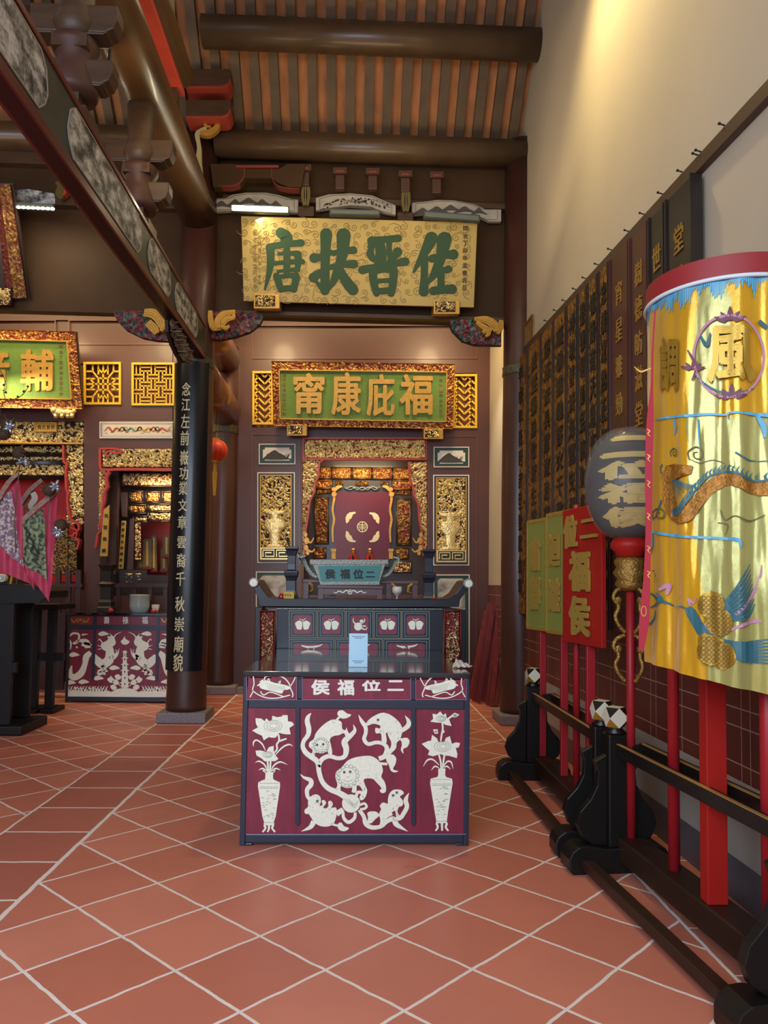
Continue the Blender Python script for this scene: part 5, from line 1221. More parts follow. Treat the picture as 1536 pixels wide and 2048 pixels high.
# acrylic card holder, paper scrap
p = PZ(716, 1334, TZ); hw = 18.5/F_PX*p.y; hh = 66/F_PX*p.y
t = thing('card_holder', 'pale blue card in a clear upright holder on the offering table', 'card holder', (p.x, p.y, TZ))
b_ = MB(); b_.prism([(p.x-hw, p.y-.02, TZ+.0005), (p.x+hw, p.y-.02, TZ+.0005), (p.x+hw, p.y+.03, TZ+.0005), (p.x-hw, p.y+.03, TZ+.0005)], (0, 0, .004)); b_.build('foot', glass('acrylic', (.8, .9, 1), .05, .35), t)
MB().prism([(p.x-hw, p.y-.02, TZ+.004), (p.x+hw, p.y-.02, TZ+.004), (p.x+hw, p.y+.005, TZ+hh), (p.x-hw, p.y+.005, TZ+hh)], (0, .006, 0)).build('card', mat('card_blue', '#9fc6dc', .3), t)
c2_ = lambda u, v: Vector((p.x-hw+2*hw*u, p.y-.02+.025*v-.0005, TZ+.004+(hh-.004)*v)); m = MB()
for v, a, b in ((.90, .15, .85), (.85, .3, .7), (.16, .2, .8), (.11, .3, .7)): q = [c2_(a, v), c2_(b, v), c2_(b, v+.02), c2_(a, v+.02)]; m.prism(q, (0, -.0004, 0))
m.build('printed_line', mat('card_ink', '#55708a', .5), t)
t = thing('plastic_scrap', 'crumpled clear plastic scrap at the rear right corner of the offering table', 'wrapper', PZ(925, 1338, TZ)); rnd = random.Random(5)
q = PZ(925, 1336, TZ); m = MB(); m.grid(lambda u, v: q+Vector(((u-.5)*.10+.03*(v-.5), (v-.5)*.07, .001+.045*(1-u)*(v)+.012*abs(math.sin(9*u+5*v)))), 8, 6); m.build('sheet', glass('crinkled_plastic', (.75, .72, .70), .25, .6), t)
# leaning crimson poles between altar screen and right column
lean = mat('weathered_crimson', '#701d22', .5, var=.3, vscale=4, stretch=(6, 6, 1))
base = [(948, 1404, 980, 1206), (957, 1408, 987, 1212), (966, 1405, 993, 1204), (975, 1412, 998, 1222), (983, 1414, 1000, 1250), (991, 1414, 1002, 1280), (941, 1398, 972, 1222)]
for k, (a, b, c, d) in enumerate(base):
    Yb = 9.0+.05*k; p = PY(a, b, Yb); p = PZ(a, b, 0.0); Yb = p.y; e_ = PY(c, d, Yb+.12+.05*k)
    o = MB().bar(p+Vector((0, 0, .012)), e_, .055, .03, 0, (0, -1, 0)).build('leaning_pole', lean, None, bevel=.004, loc=p)
    tag(o, ('first', 'second', 'third', 'fourth', 'fifth', 'sixth', 'seventh')[[6, 0, 1, 2, 3, 4, 5].index(k)]+' from the left of the crimson poles leaning by the right column', 'pole', 'crimson poles leaning in the corner')
# ---------------------------------------------------------------- couplet boards along the right wall
spk = NG('gilt_speckled_board')
nz = spk.noise(60, 5, (1, 1, .35)); n2 = spk.noise(3, 3)
c = spk.mix(spk.M('GREATER_THAN', spk.M('ADD', nz, spk.M('MULTIPLY', spk.M('SUBTRACT', n2, .5), .35)), .50), lin('#33200f'), spk.mix(spk.noise(6, 3), lin('#b27a2a'), lin('#8a5c20')))
spk_m = spk.out(c, .5, nz, .8); spk.b.inputs['Metallic'].default_value = .2
redb_ = mat('old_red_board', '#4a2320', .45, coat=.2, var=.2, vscale=3, stretch=(1, 1, .3)); blkb = mat('old_black_board', '#221a16', .45, coat=.2, var=.2)
btxt = mat('board_black_text', '#15100c', .5); gtxt = mat('board_gold_text', '#a9813a', .45, metal=.4)
BXF = 1.735
def topz(y): return 3.60+.066*(y-3.2)-.0
bounds = [8.28, 7.62, 7.06, 6.61, 6.19, 5.87, 5.62, 5.36, 5.12, 4.74, 4.42, 4.17, 3.81]
gch = ['甲戌年花月吉旦敬獻立碑', '威靈顯赫佑蒼生萬古傳芳', '德澤流長恩波浩蕩照人寰', '廟貌巍峨香火千秋永繼承', '神功普濟海國安瀾慶昇平', '聖德昭彰民康物阜頌豐年', '福蔭南天恩光普照滿山川', '忠義凜然正氣長存天地間']
desc = ['gilt-speckled board with black characters beside the right column', 'second gilt-speckled board from the right column', 'third gilt-speckled board from the right column', 'fourth gilt-speckled board from the right column', 'fifth gilt-speckled board from the right column', 'sixth gilt-speckled board from the right column, above the red placard', 'seventh gilt-speckled board from the right column', 'gilt-speckled board next to the two dull red boards',
        'dull red board with gold characters next to the gilt-speckled boards', 'dull red board with gold characters, its edge at the yellow canopy', 'narrow black board with faded gold characters between red and black boards', 'black board with gold characters at the near end of the row']
for i in range(12):
    ya, yb_ = bounds[i+1]+.012, bounds[i]-.012
    t = thing('couplet_board', 'tall '+desc[i], 'board', (BXF+.03, (ya+yb_)/2, 1.15), 'boards hung along the right wall')
    bm_ = spk_m if i < 8 else (redb_ if i < 10 else blkb)
    zt = topz(ya)-.02; zt2 = topz(yb_)-.02; zbm = 1.16
    MB().prism([(BXF, ya, zbm), (BXF, yb_, zbm), (BXF, yb_, zt2), (BXF, ya, zt)], (.05, 0, 0)).build('board', bm_, t, bevel=.005)
    m = MB(); m.bar((BXF-.003, ya+.006, zbm), (BXF-.003, ya+.006, zt), .014, .02, 0, (1, 0, 0)); m.bar((BXF-.003, yb_-.006, zbm), (BXF-.003, yb_-.006, zt2), .014, .02, 0, (1, 0, 0)); m.build('edge_moulding', blkb if i != 8 and i != 9 else redb_, t)
    W_ = yb_-ya; m = MB(); s_ = gch[i] if i < 8 else {8: '宵星雖勁保民安康', 9: '樹德昉滋堂永昌盛', 10: '世澤流芳遠', 11: '堂耩輝光遠'}[i]
    n_ = len(s_); hgt = (zt-zbm-.2)/n_; cw = min(.20, W_*.5) if i < 8 else .115
    zst = zt-.16
    st = (zt-zbm-.25)/n_ if i < 8 else (.25, .22, .24, .235)[i-8]; zst = zt-.10 if i < 8 else zt-(.20, .19, .20, .20)[i-8]
    for k, ch in enumerate(s_):
        zc = zst-k*st; chh = min(st*.78, .27) if i < 8 else .15
        if zc-chh < zbm: break
        m = MB()
        yc_ = (ya+yb_)/2
        text3(m, ch, lambda u, v: Vector((BXF, yc_+cw/2-cw*u, zc-chh+chh*v)), Vector((-1, 0, 0)), .008, 0, .03 if i < 8 else .0, 1); m.build('character', btxt if i < 8 else gtxt, t)
    
# rail and its nails
rail = MB().prism([(1.77, 2.2, topz(2.2)), (1.77, 8.3, topz(8.3)), (1.77, 8.3, topz(8.3)+.085), (1.77, 2.2, topz(2.2)+.085)], (.04, 0, 0)).build('picture_rail', mat('rail_brown', '#4a3626', .5), None, bevel=.006)
tag(rail, 'long dark wooden rail on the plaster wall carrying the couplet boards', 'rail')
for k, (x, y) in enumerate(((1447, 238), (1399, 301), (1393, 310), (1362, 337), (1322, 391), (1285, 440), (1254, 484), (1220, 520), (1193, 557), (1168, 586), (1148, 613), (1127, 639), (1109, 662), (1090, 684))):
    q = PX(x+6, y+5, 1.795); z = topz(q.y)+.085
    m = MB().tube([(1.80, q.y, z+.012), (1.76, q.y, z+.024)], .0042, 8); m.ball((1.758, q.y, z+.025), .008, 8, 6)
    tag(m.build('wall_nail', inkdark, None, True), ('first', 'second', 'third', 'fourth', 'fifth', 'sixth', 'seventh', 'eighth', 'ninth', 'tenth', 'eleventh', 'twelfth', 'thirteenth', 'fourteenth')[k]+' dark nail from the near end above the picture rail', 'nail', 'nails above the picture rail')
q = PX(1057, 712, 1.80)
t = thing('framed_picture', 'small framed brown picture on the plaster wall by the right column', 'picture', q+Vector((0, 0, -.16)))
q0 = Vector((1.8, PX(1068, 700, 1.8).y, 0)); m = MB().box(1.785, 1.808, q0.y+.02, q0.y+.36, 3.92, 4.24); m.build('picture', mat('picture_brown', '#8a6a3a', .5, var=.3), t)
m = MB(); y0, y1 = q0.y+.02, q0.y+.36
for a, b, c_, d in ((y0, y1, 3.92, 3.95), (y0, y1, 4.21, 4.24), (y0, y0+.03, 3.95, 4.21), (y1-.03, y1, 3.95, 4.21)): m.box(1.778, 1.79, a, b, c_, d)
m.build('frame', mat('picture_frame', '#6d4c28', .5), t)
# ---------------------------------------------------------------- racks
RX = 1.372; PXX = 1.435
gslot = mat('gilt_slot_edge', '#b08a4a', .45, metal=.3)
def rack(y0, y1, label, rot=0):
    t = thing('placard_rack', label, 'rack', (RX, y1, 0)); t.rotation_euler = (0, 0, rot)
    for ye, s_ in ((y1, 1), (y0, -1)):
        fo = MB(); prof = [(1.10, .02), (1.10, .075), (1.115, .11), (1.15, .135), (1.20, .14), (1.30, .125), (1.45, .125), (1.55, .14), (1.61, .12), (1.64, .075), (1.64, .0), (1.10+.02, .0)]
        fo.prism([(x, ye-.07, z) for x, z in prof], (0, .14, 0)); fo.build('foot', blackw, t, bevel=.012)
        pw = MB().box(RX-.055, RX+.055, ye-.05, ye+.05, .125, .69); pw.build('post', blackw, t, bevel=.006)
        for q in (-1, 1):
            pr = [(RX+q*.055, .125), (RX+q*.13, .13), (RX+q*.19, .17), (RX+q*.215, .235), (RX+q*.195, .30), (RX+q*.14, .36), (RX+q*.105, .43), (RX+q*.10, .50), (RX+q*.12, .55), (RX+q*.055, .585)]
            cb = MB().prism([(x, ye-.022, z) for x, z in pr], (0, .044, 0)); cb.build('cloud_bracket', blackw, t, bevel=.004)
        MB().lathe((RX, ye, 0), [(.05, .69), (.055, .70), (.035, .715), (.038, .73)], 20).build('neck', blackw, t, True)
        # faceted knob: cube with cut corners
        c_ = Vector((RX, ye, .775)); a = .052; vs = []
        for sx in (-1, 1):
            for sy in (-1, 1): vs += [c_+Vector((sx*a, sy*a, 0)), ]
        for s2 in (-1, 1):
            for sx in (-1, 1): vs += [c_+Vector((sx*a, 0, s2*a)), c_+Vector((0, sx*a, s2*a))]
        bm = bmesh.new(); 
        for v in vs: bm.verts.new(v)
        bmesh.ops.convex_hull(bm, input=bm.verts); bmesh.ops.dissolve_limit(bm, angle_limit=.02, verts=bm.verts, edges=bm.edges); bm.verts.index_update()
        kb = MB(); V = [v.co.copy() for v in bm.verts]; b0 = len(kb.v); kb.v += V
        for f_ in bm.faces:
            kb.f.append([v.index for v in f_.verts]); n_ = f_.normal; kb.m.append(0 if len(f_.verts) == 4 else (1 if n_.z > 0 else (2 if n_.x < 0 else 1)))
        bm.free(); kb.build('faceted_knob', [mat('knob_ivory', '#cfc9b4', .35), blackw, mat('knob_gold', '#b3852f', .4, metal=.4)], t, bevel=.003)
    ya, yb_ = y0+.03, y1-.03
    for ye in (ya+.03, yb_-.03): MB().box(RX+.056, 1.485, ye-.02, ye+.02, .59, .64).build('cross_tie', blackw, t)
    for x_, nm in ((RX, 'front_rail'), (1.507, 'rear_rail')):
        MB().box(x_-.022, x_+.022, ya, yb_, .585, .645).build(nm, blackw, t, bevel=.003)
        MB().box(x_-.021, x_-.003, ya+.05, yb_-.03, .645, .649).build('gilt_edge', gslot, t)
    MB().box(RX-.01, 1.50, ya+.022, yb_-.022, .06, .175).build('base_rail', brownrail, t, bevel=.006)
    MB().box(1.165, 1.225, ya, yb_, .025, .075).build('front_stretcher', brownrail, t, bevel=.006)
rack(4.20, 5.81, 'farther black placard rack with faceted knobs, holding the placards'); rack(2.52, 3.98, 'nearer black placard rack with faceted knobs, under the yellow canopy', math.radians(4.6))

# ---------------------------------------------------------------- placards, poles
def ypole(xpx, X=PXX): # depth at which the plane x=X is seen at this pixel column, near the floor
    return PX(xpx, 1500, X).y
def placard(xl, xr, YL, YR, yt, yb_, polex, bcol, label, txt, rim, pw):
    Yp = ypole(polex); X = PXX
    L_ = PY(xl, (yt+yb_)/2, YL); R_ = PY(xr, (yt+yb_)/2, YR)
    t = thing('placard', label, 'placard', (X, Yp, .1755))
    ux = Vector((R_.x-L_.x, R_.y-L_.y, 0)); W_ = ux.length; ux.normalize(); nn_ = Vector((0, 0, 1)).cross(ux); nn_ = -nn_ if nn_.x > 0 else nn_
    zt = PY(xl, yt, YL).z; zb_ = PY(xl, yb_, YL).z; O = Vector((X, Yp, zb_))+nn_*.02+ux*(((L_+R_)*.5-Vector((X, Yp, 0))).dot(ux))*.8
    MB().bar((X, Yp, .1755), (X, Yp, zt-.1), pw, .035, 0, (0, 1, 0)).build('pole', redpole, t, bevel=.005)
    def pf_(u, v, o=0.): return O+ux*((u-.5)*W_)+Vector((0, 0, (zt-zb_)*v))+nn_*o
    m = MB(); m.prism([pf_(0, 0), pf_(1, 0), pf_(1, 1), pf_(0, 1)], nn_*.03); m.build('board', bcol, t, bevel=.004)
    if rim:
        m = MB()
        for k in range(3):
            e = .02+k*.022; f2 = e*W_/(zt-zb_)
            for a, b in (((e, 1-f2), (1-e, 1-f2)), ((e, f2), (1-e, f2))): m.bar(pf_(*a, .032), pf_(*b, .032), .007, .006, 0, tuple(nn_))
        for a, b in (((.02, .01), (.02, .99)), ((.98, .01), (.98, .99))): m.bar(pf_(*a, .032), pf_(*b, .032), .007, .006, 0, tuple(nn_))
        m.build('gilt_rim', rim, t)
    for ch, u0, v0, u1, v1 in txt:
        m = MB(); text3(m, ch, lambda u, v: pf_(u0+(u1-u0)*u, v0+(v1-v0)*v, .03), nn_, .018, 0, .04); m.build('character', mat('placard_gilt', '#a98a3e', .5, metal=.25), t)
    return t
grn2 = mat('placard_green', '#84863f', .6, spec=.3)
placard(1066, 1106, 5.95, 5.62, 1042, 1258, 1085, grn2, 'green placard with gilt rim and characters, farthest in the rack', [('肅', .22, .53, .78, .83), ('靜', .22, .18, .78, .48)], goldp, .05)
placard(1104, 1152, 5.36, 5.00, 1028, 1266, 1128, grn2, 'green placard with gilt rim and characters, beside the red placard', [('迴', .16, .55, .66, .82), ('避', .16, .18, .66, .46)], goldp, .05)
placard(1136, 1215, 4.90, 4.36, 1022, 1282, 1181, red, 'red placard with four gilt characters', [('位', .08, .70, .44, .95), ('二', .54, .76, .94, .90), ('福', .24, .38, .76, .68), ('侯', .24, .06, .76, .35)], None, .055)
def pole(xpx, ytop, r, label, name='pole'):
    X = PXX; Yp = ypole(xpx)
    for _ in range(6): X = PXX+(max(0, 3.95-Yp)*.075 if Yp < 4.05 else 0); Yp = ypole(xpx, X)
    zt = PY(xpx, ytop, Yp).z
    o = MB().tube([(X, Yp, .1755), (X, Yp, zt)], r, 18).build('pole', redpole, None, True, loc=(X, Yp, .1755)); tag(o, label, 'pole')
pole(1153, 1010, .022, 'thin crimson pole standing behind the red placard'); pole(1347, 700, .026, 'round crimson pole behind the yellow canopy in the nearer rack')
pole(1536, 1120, .028, 'round crimson pole at the right edge of view, nearest in the rack')
# lantern on pole
Yp = ypole(1262); X = PXX
t = thing('pole_lantern', 'dark globe lantern with yellow characters under clear plastic on a crimson pole', 'lantern', (X, Yp, .1755))
L0 = PX(1258, 970, X); Yl = Yp
c_ = Vector((X, Yp, PY(1258, 972, Yp).z)); Rz = 112/F_PX*Yp; Rx = 86/F_PX*Yp
zn = PY(1258, 1085, Yp).z
MB().tube([(X, Yp, .1755), (X, Yp, zn)], .022, 18).build('pole', redpole, t, True)
egg = lambda a: (Rx*math.cos(a)**.8 if math.cos(a) > 0 else 0, Rz*math.sin(a))
prf = [egg(math.radians(q)) for q in range(-74, 75, 6)]
m = MB().lathe(c_, prf, 40); m.build('globe', mat('lantern_charcoal', '#1d1c1e', .45, spec=.3), t, True)
def lsurf(az, zf, off):
    a = math.asin(max(-.98, min(.98, zf))); r, z = egg(a); return c_+Vector((math.sin(az)*(r+off), -math.cos(az)*(r+off), z))
lt_m = mat('lantern_yellow_text', '#b59c4e', .5)
for ch, z0, z1 in (('二', .42, .84), ('位', .02, .36), ('福', -.40, -.03), ('侯', -.80, -.44)):
    vs, fs, _ = glyph(ch); bm = bmesh.new(); vv = [bm.verts.new((u, v, z)) for u, v, z in vs]
    for f_ in fs:
        try: bm.faces.new([vv[i] for i in f_])
        except ValueError: pass
    for _ in range(2):
        le = [e for e in bm.edges if e.calc_length() > .14]
        if le: bmesh.ops.subdivide_edges(bm, edges=le, cuts=1)
    bmesh.ops.triangulate(bm, faces=bm.faces); bm.verts.index_update(); m = MB()
    for du, dv in ((0, 0), (.05, 0), (-.05, 0), (0, .07), (0, -.07)):
        m.add([lsurf(-.30+(-.85+1.7*(v.co.x*.9+.05+du)), z0+(z1-z0)*(v.co.y*.86+.07+dv), .003+.002*v.co.z) for v in bm.verts], [[v.index for v in f_.verts] for f_ in bm.faces])
    bm.free(); m.build('character', lt_m, t, True)
pl = MB(); rnd = random.Random(3)
pl.grid(lambda u, v: (lambda a, az: c_+Vector((math.sin(az)*(egg(a)[0]+.014+.008*noise.noise(Vector((az*3, a*2, 1)))), -math.cos(az)*(egg(a)[0]+.014+.008*noise.noise(Vector((az*3, a*2, 1)))), egg(a)[1]*1.03+.01)))(math.radians(-76+160*v), 2*math.pi*u), 48, 24)
pl.build('plastic_wrap', glass('clear_wrap', (.8, .78, .74), .16, .10), t, True)
MB().lathe((X, Yp, 0), [(.05, zn+.03), (.085, zn+.02), (.10, zn-.005), (.10, zn-.03), (.075, zn-.05), (.07, zn-.075)], 28).build('red_neck', red, t, True)
m = MB().lathe((X, Yp, 0), [(.062, zn-.075), (.085, zn-.10), (.07, zn-.13), (.09, zn-.16), (.066, zn-.19), (.08, zn-.22), (.05, zn-.25)], 28); m.build('gilt_collar', mat('collar_gilt', '#9a7a3a', .4, metal=.7, bump=1., bscale=60), t, True)
for k in range(3):
    az = k*2.094+.5; d = Vector((math.sin(az), -math.cos(az), 0)); z = zn-.23; V = Vector((X, Yp, 0)); m = MB()
    for s_ in (0, .25):
        P = [(.028, 0), (.07, -.02), (.088, -.055), (.07, -.085), (.055, -.07), (.07, -.055), (.062, -.11), (.078, -.15), (.066, -.19), (.04, -.225), (.028, -.235)]
        m.tube([V+d*r_+Vector((0, 0, z+h_-s_)) for r_, h_ in spl(P, 4, False)], .011, 8)
    m.build('scroll_bracket', MT['collar_gilt'], t, True)

# ---------------------------------------------------------------- yellow canopy
CC = Vector((1.475, 2.945, 0)); CRD = .303
t = thing('canopy', 'tall cylindrical embroidered yellow satin canopy with red top on a square crimson pole', 'canopy', (1.475, 2.945, .1755))
ztop = 2.665; zred = 2.58; zhem = 1.10
MB().bar((1.487, 3.135, .1755), (1.487, 3.135, ztop-.01), .085, .07, 0, (0, 1, 0)).build('pole', red, t, bevel=.004)
def fold(az, k): return (.010*math.sin(az*11+1.2*math.sin(az*3+k*1.5))+.006*math.sin(az*19+2*k+1)+.016*noise.noise(Vector((az*5, k*3.2, 0)))+.007*noise.noise(Vector((az*13, k*7, 4))))*(.25+.75*k)
def hem(az): return zhem-.075*math.sin(az+.35)*.8
def cs(az, z, off=0., flat=False):
    k = min(1, max(0, (zred-z)/(zred-zhem))); r = CRD+fold(az, k)+off+.010*k; return CC+Vector((math.sin(az)*r, -math.cos(az)*r, z))
def zz_(az, v): return zred+(hem(az)-zred)*v
sat = NG('yellow_satin')
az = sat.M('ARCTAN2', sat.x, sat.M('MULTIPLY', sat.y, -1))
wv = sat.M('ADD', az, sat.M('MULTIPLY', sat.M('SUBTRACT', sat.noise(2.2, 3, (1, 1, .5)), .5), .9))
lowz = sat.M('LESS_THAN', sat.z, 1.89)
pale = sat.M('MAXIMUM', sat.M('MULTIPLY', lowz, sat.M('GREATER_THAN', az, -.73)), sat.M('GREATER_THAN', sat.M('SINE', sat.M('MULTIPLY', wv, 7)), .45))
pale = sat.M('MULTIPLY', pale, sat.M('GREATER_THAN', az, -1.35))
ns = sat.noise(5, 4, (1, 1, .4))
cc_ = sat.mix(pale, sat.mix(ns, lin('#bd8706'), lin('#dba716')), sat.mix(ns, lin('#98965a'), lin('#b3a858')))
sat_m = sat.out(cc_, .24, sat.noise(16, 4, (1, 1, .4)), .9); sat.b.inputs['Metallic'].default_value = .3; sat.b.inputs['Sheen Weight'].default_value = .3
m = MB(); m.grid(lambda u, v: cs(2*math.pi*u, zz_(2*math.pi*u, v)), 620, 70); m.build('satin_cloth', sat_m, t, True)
m = MB(); m.grid(lambda u, v: CC+Vector((math.sin(2*math.pi*u)*(CRD+.006), -math.cos(2*math.pi*u)*(CRD+.006), zred+(ztop-zred)*v)), 96, 2); m.lathe(CC, [(CRD+.004, ztop-.002), (CRD*.6, ztop+.005), (.02, ztop+.01)], 96); m.build('red_top', mat('canopy_red', '#8c1f22', .55), t, True)
m = MB(); m.tube([CC+Vector((math.sin(q*.0655)*(CRD+.009), -math.cos(q*.0655)*(CRD+.009), zred)) for q in range(97)], .008, 8); m.build('white_piping', mat('piping_white', '#c9d6dc', .5), t, True)
def isec(x, y, off=.0):                                  # pixel -> point on the cloth (nearest hit of the cylinder)
    d = ray(x, y); o = Vector((0, 0))-Vector((CC.x, CC.y)); a = d.x*d.x+d.y*d.y; b = 2*(o.x*d.x+o.y*d.y)
    best = None
    for rr in (CRD+.012+off,):
        c0 = o.x*o.x+o.y*o.y-rr*rr; D_ = b*b-4*a*c0
        if D_ < 0: D_ = 0
        s_ = (-b-math.sqrt(D_))/(2*a)
    p = CAM+d*s_; az_ = math.atan2(p.x-CC.x, -(p.y-CC.y)); return az_, p.z
def cfr(off):
    def mp(x, y): a, z = isec(x, y); return cs(a, z, off)
    return mp
def cst(m, P, W_, mi=0, off=.008, sub=6):               # stitched band that follows every fold of the cloth
    f_ = cfr(off); ws = list(W_) if hasattr(W_, '__len__') else [W_]*len(P); Q = spl([(p[0], p[1], w) for p, w in zip(P, ws)], sub, False) if len(P) > 2 else [(p[0], p[1], w) for p, w in zip(P, ws)]
    n = max(1, min(6, int(max(ws)/4))); b0 = len(m.v)
    for i, q in enumerate(Q):
        a = Q[max(i-1, 0)]; c = Q[min(i+1, len(Q)-1)]; dx = c[0]-a[0]; dy = c[1]-a[1]; l = math.hypot(dx, dy) or 1; h = max(q[2], .05)/2
        for k in range(n+1): e = (2*k/n-1)*h; m.v.append(f_(q[0]-dy/l*e, q[1]+dx/l*e))
    for i in range(len(Q)-1):
        for k in range(n): o = b0+i*(n+1)+k; m.f.append([o, o+1, o+n+2, o+n+1]); m.m.append(mi)
def fillc(m, P, mi=0, off=.009, st=4):                   # filled patch hugging the cloth
    xs = [p[0] for p in P]; ys = [p[1] for p in P]; y = min(ys); f_ = cfr(off)
    def spans(y):
        r_ = []
        for (a, b), (c, d) in zip(P, P[1:]+P[:1]):
            if (b > y) != (d > y): r_.append(a+(c-a)*(y-b)/(d-b))
        r_.sort(); return r_
    while y < max(ys):
        s0, s1 = spans(y+.01), spans(min(y+st, max(ys))-.01)
        if len(s0) == len(s1):
            for k in range(0, len(s0)-1, 2):
                n_ = max(1, int(max(s0[k+1]-s0[k], s1[k+1]-s1[k])/3.5)); 
                m.add([f_(s_[k]+(s_[k+1]-s_[k])*i/n_, yy) for s_, yy in ((s0, y), (s1, min(y+st, max(ys)))) for i in range(n_+1)], [(i, i+1, n_+2+i, n_+1+i) for i in range(n_)], mi)
        y += st
teal_t = mat('embroidery_teal', '#2c5f6a', .5); plum = mat('embroidery_plum', '#6b3346', .55); gth = mat('gold_thread', '#a8842e', .38, metal=.55); rosy = mat('embroidery_rose', '#b57f96', .55); olv = mat('embroidery_olive', '#5b5a30', .6); orn = mat('embroidery_amber', '#a5702a', .4, metal=.45, var=.35, vscale=60, bump=.6, bscale=120)
# blue fringe under the piping, two blue trim lines
m = MB(); rnd = random.Random(11); n_ = 150
for k in range(n_):
    a = -2.2+k*3.4/n_; L_ = .012+.03*rnd.random()+(.035 if noise.noise(Vector((k*.12, 2, 3))) > .05 else 0)
    vs = [cs(a, zred-.003, .003), cs(a+.021, zred-.003, .003), cs(a+.019, zred-L_, .004), cs(a+.003, zred-L_-.01, .004)]; m.add(vs, [(0, 1, 2, 3)])
m.build('blue_fringe', bluet, t)
m = MB(); cst(m, [(1308, 840), (1330, 835), (1370, 832), (1420, 828), (1455, 830)], [2, 4, 5, 5, 3]); cst(m, [(1456, 838), (1458, 826), (1490, 826), (1512, 828), (1533, 830), (1545, 832)], [2, 4, 5, 6, 8, 10]); cst(m, [(1515, 830), (1527, 850), (1530, 875)], [6, 10, 4])
cst(m, [(1345, 838), (1350, 856), (1346, 870)], [4, 5, 1]); cst(m, [(1306, 1064), (1340, 1070), (1380, 1074), (1430, 1076), (1475, 1080), (1480, 1095)], [4, 6, 5, 5, 7, 3]); cst(m, [(1396, 838), (1398, 870), (1400, 900)], [3, 3, 2])
cst(m, [(1304, 1066), (1304, 1090), (1302, 1110)], [4, 5, 2]); build_split(m, 'blue_trim', bluet, t)
# streamer at the left flank
m = MB(); P = [(1310, 622), (1305, 700), (1303, 780), (1300, 840), (1297, 930), (1297, 1000), (1296, 1080), (1293, 1160), (1288, 1240), (1282, 1300)]; W_ = [3, 4, 6, 14, 15, 14, 12, 14, 20, 10]
sf_ = FP(CC+Vector((-.285, -.10, 1.8)), (-.3, -.95, 0))
m.stroke(P, W_, sf_, .004, 0, .012, 6); m.build('pink_streamer', mat('streamer_red', '#a32434', .6, spec=.25), t)
m = MB()
for y in (868, 918, 970, 1035, 1100, 1150): m.stroke([(1293, y-8), (1299, y-4), (1295, y+1), (1300, y+7)], [1, 2.4, 2.2, .8], sf_, .003, 0, .016)
m.ring(1287, 1222, 5, 1.6, sf_, .003, 0, .016, 12, 10); m.stroke([(1268, 735), (1280, 745), (1292, 742), (1303, 738)], [1, 3, 3, 2], sf_, .004, 0, .01); build_split(m, 'gold_motif', goldp, t)
# medallion and its character
m = MB(); cst(m, [(1400+72*math.cos(a)+58, 712+82*math.sin(a)) for a in [k*.35 for k in range(19)]], 5, 0); m.build('medallion_ring', rosy, t)
def lotus(m, x, y, s_, mi=0, up_=1):
    for dx, h, w_ in ((-30, 6, 9), (-18, 16, 10), (0, 26, 11), (18, 16, 10), (30, 6, 9)): cst(m, [(x+dx*.3*s_, y), (x+dx*.7*s_, y-up_*h*.6*s_), (x+dx*s_, y-up_*h*s_)], [w_*s_, w_*.8*s_, 1], mi)
m = MB(); lotus(m, 1460, 640, 1.1); lotus(m, 1463, 795, 1.1, 0, 1); lotus(m, 1386, 738, .8, 0, 1); cst(m, [(1375, 700), (1392, 735), (1383, 760)], [3, 8, 2]); build_split(m, 'lotus_embroidery', plum, t)
m = MB(); cst(m, [(1398, 668), (1412, 690), (1420, 665)], [4, 8, 3]); cst(m, [(1395, 755), (1412, 770), (1440, 782), (1480, 785), (1510, 775)], [3, 5, 3, 4, 2]); cst(m, [(1520, 640), (1536, 655)], [8, 8]); build_split(m, 'leaf_embroidery', teal_t, t)
# characters 風 and 調
for ch, x0, y0, x1, y1 in (('風', 1412, 650, 1512, 768), ('調', 1318, 672, 1358, 786)):
    vs, fs, _ = glyph(ch); bm = bmesh.new(); vv = [bm.verts.new((u, v, z)) for u, v, z in vs]
    for f_ in fs:
        try: bm.faces.new([vv[i] for i in f_])
        except ValueError: pass
    for _ in range(3):
        le = [e for e in bm.edges if e.calc_length() > .10]
        if le: bmesh.ops.subdivide_edges(bm, edges=le, cuts=1)
    bmesh.ops.triangulate(bm, faces=bm.faces); bm.verts.index_update(); m = MB(); f_ = cfr(.010)
    for k, (du, dv) in enumerate(((0, 0), (.03, 0), (-.03, 0), (0, .03), (0, -.03))):
        base = [f_(x0+(x1-x0)*(v.co.x*.91+.045+du), y1-(y1-y0)*(v.co.y*.91+.045+dv))+Vector((-.4, -.9, 0))*(.006*v.co.z+k*1e-4) for v in bm.verts]
        m.add(base, [[v.index for v in q.verts] for q in bm.faces])
    bm.free(); m.build('gold_character', gth, t)
# dragon
m = MB()
D1 = [(1328, 955), (1335, 975), (1338, 1000), (1350, 1030), (1375, 1032), (1395, 1005), (1420, 975), (1450, 958), (1480, 962), (1510, 975), (1545, 978)]
cst(m, D1, [8, 22, 26, 26, 24, 24, 26, 28, 28, 28, 28], 0, .012); fillc(m, [(1322, 952), (1330, 932), (1350, 928), (1388, 930), (1384, 948), (1345, 962), (1330, 968)], 0, .014)
m.build('dragon_body', orn, t)
m = MB(); U = [(1348, 1030), (1364, 1026), (1376, 1005), (1390, 985), (1408, 962), (1430, 948), (1455, 944), (1480, 950), (1505, 962), (1545, 960)]
cst(m, U, 4, 0, .016)
for k in range(26):
    s_ = k/25*(len(U)-1); i = min(int(s_), len(U)-2); f0 = s_-i; x = U[i][0]+(U[i+1][0]-U[i][0])*f0; y = U[i][1]+(U[i+1][1]-U[i][1])*f0; cst(m, [(x, y), (x-3, y-8), (x+3, y-16)], [5, 3.5, .6], 0, .016, 2)
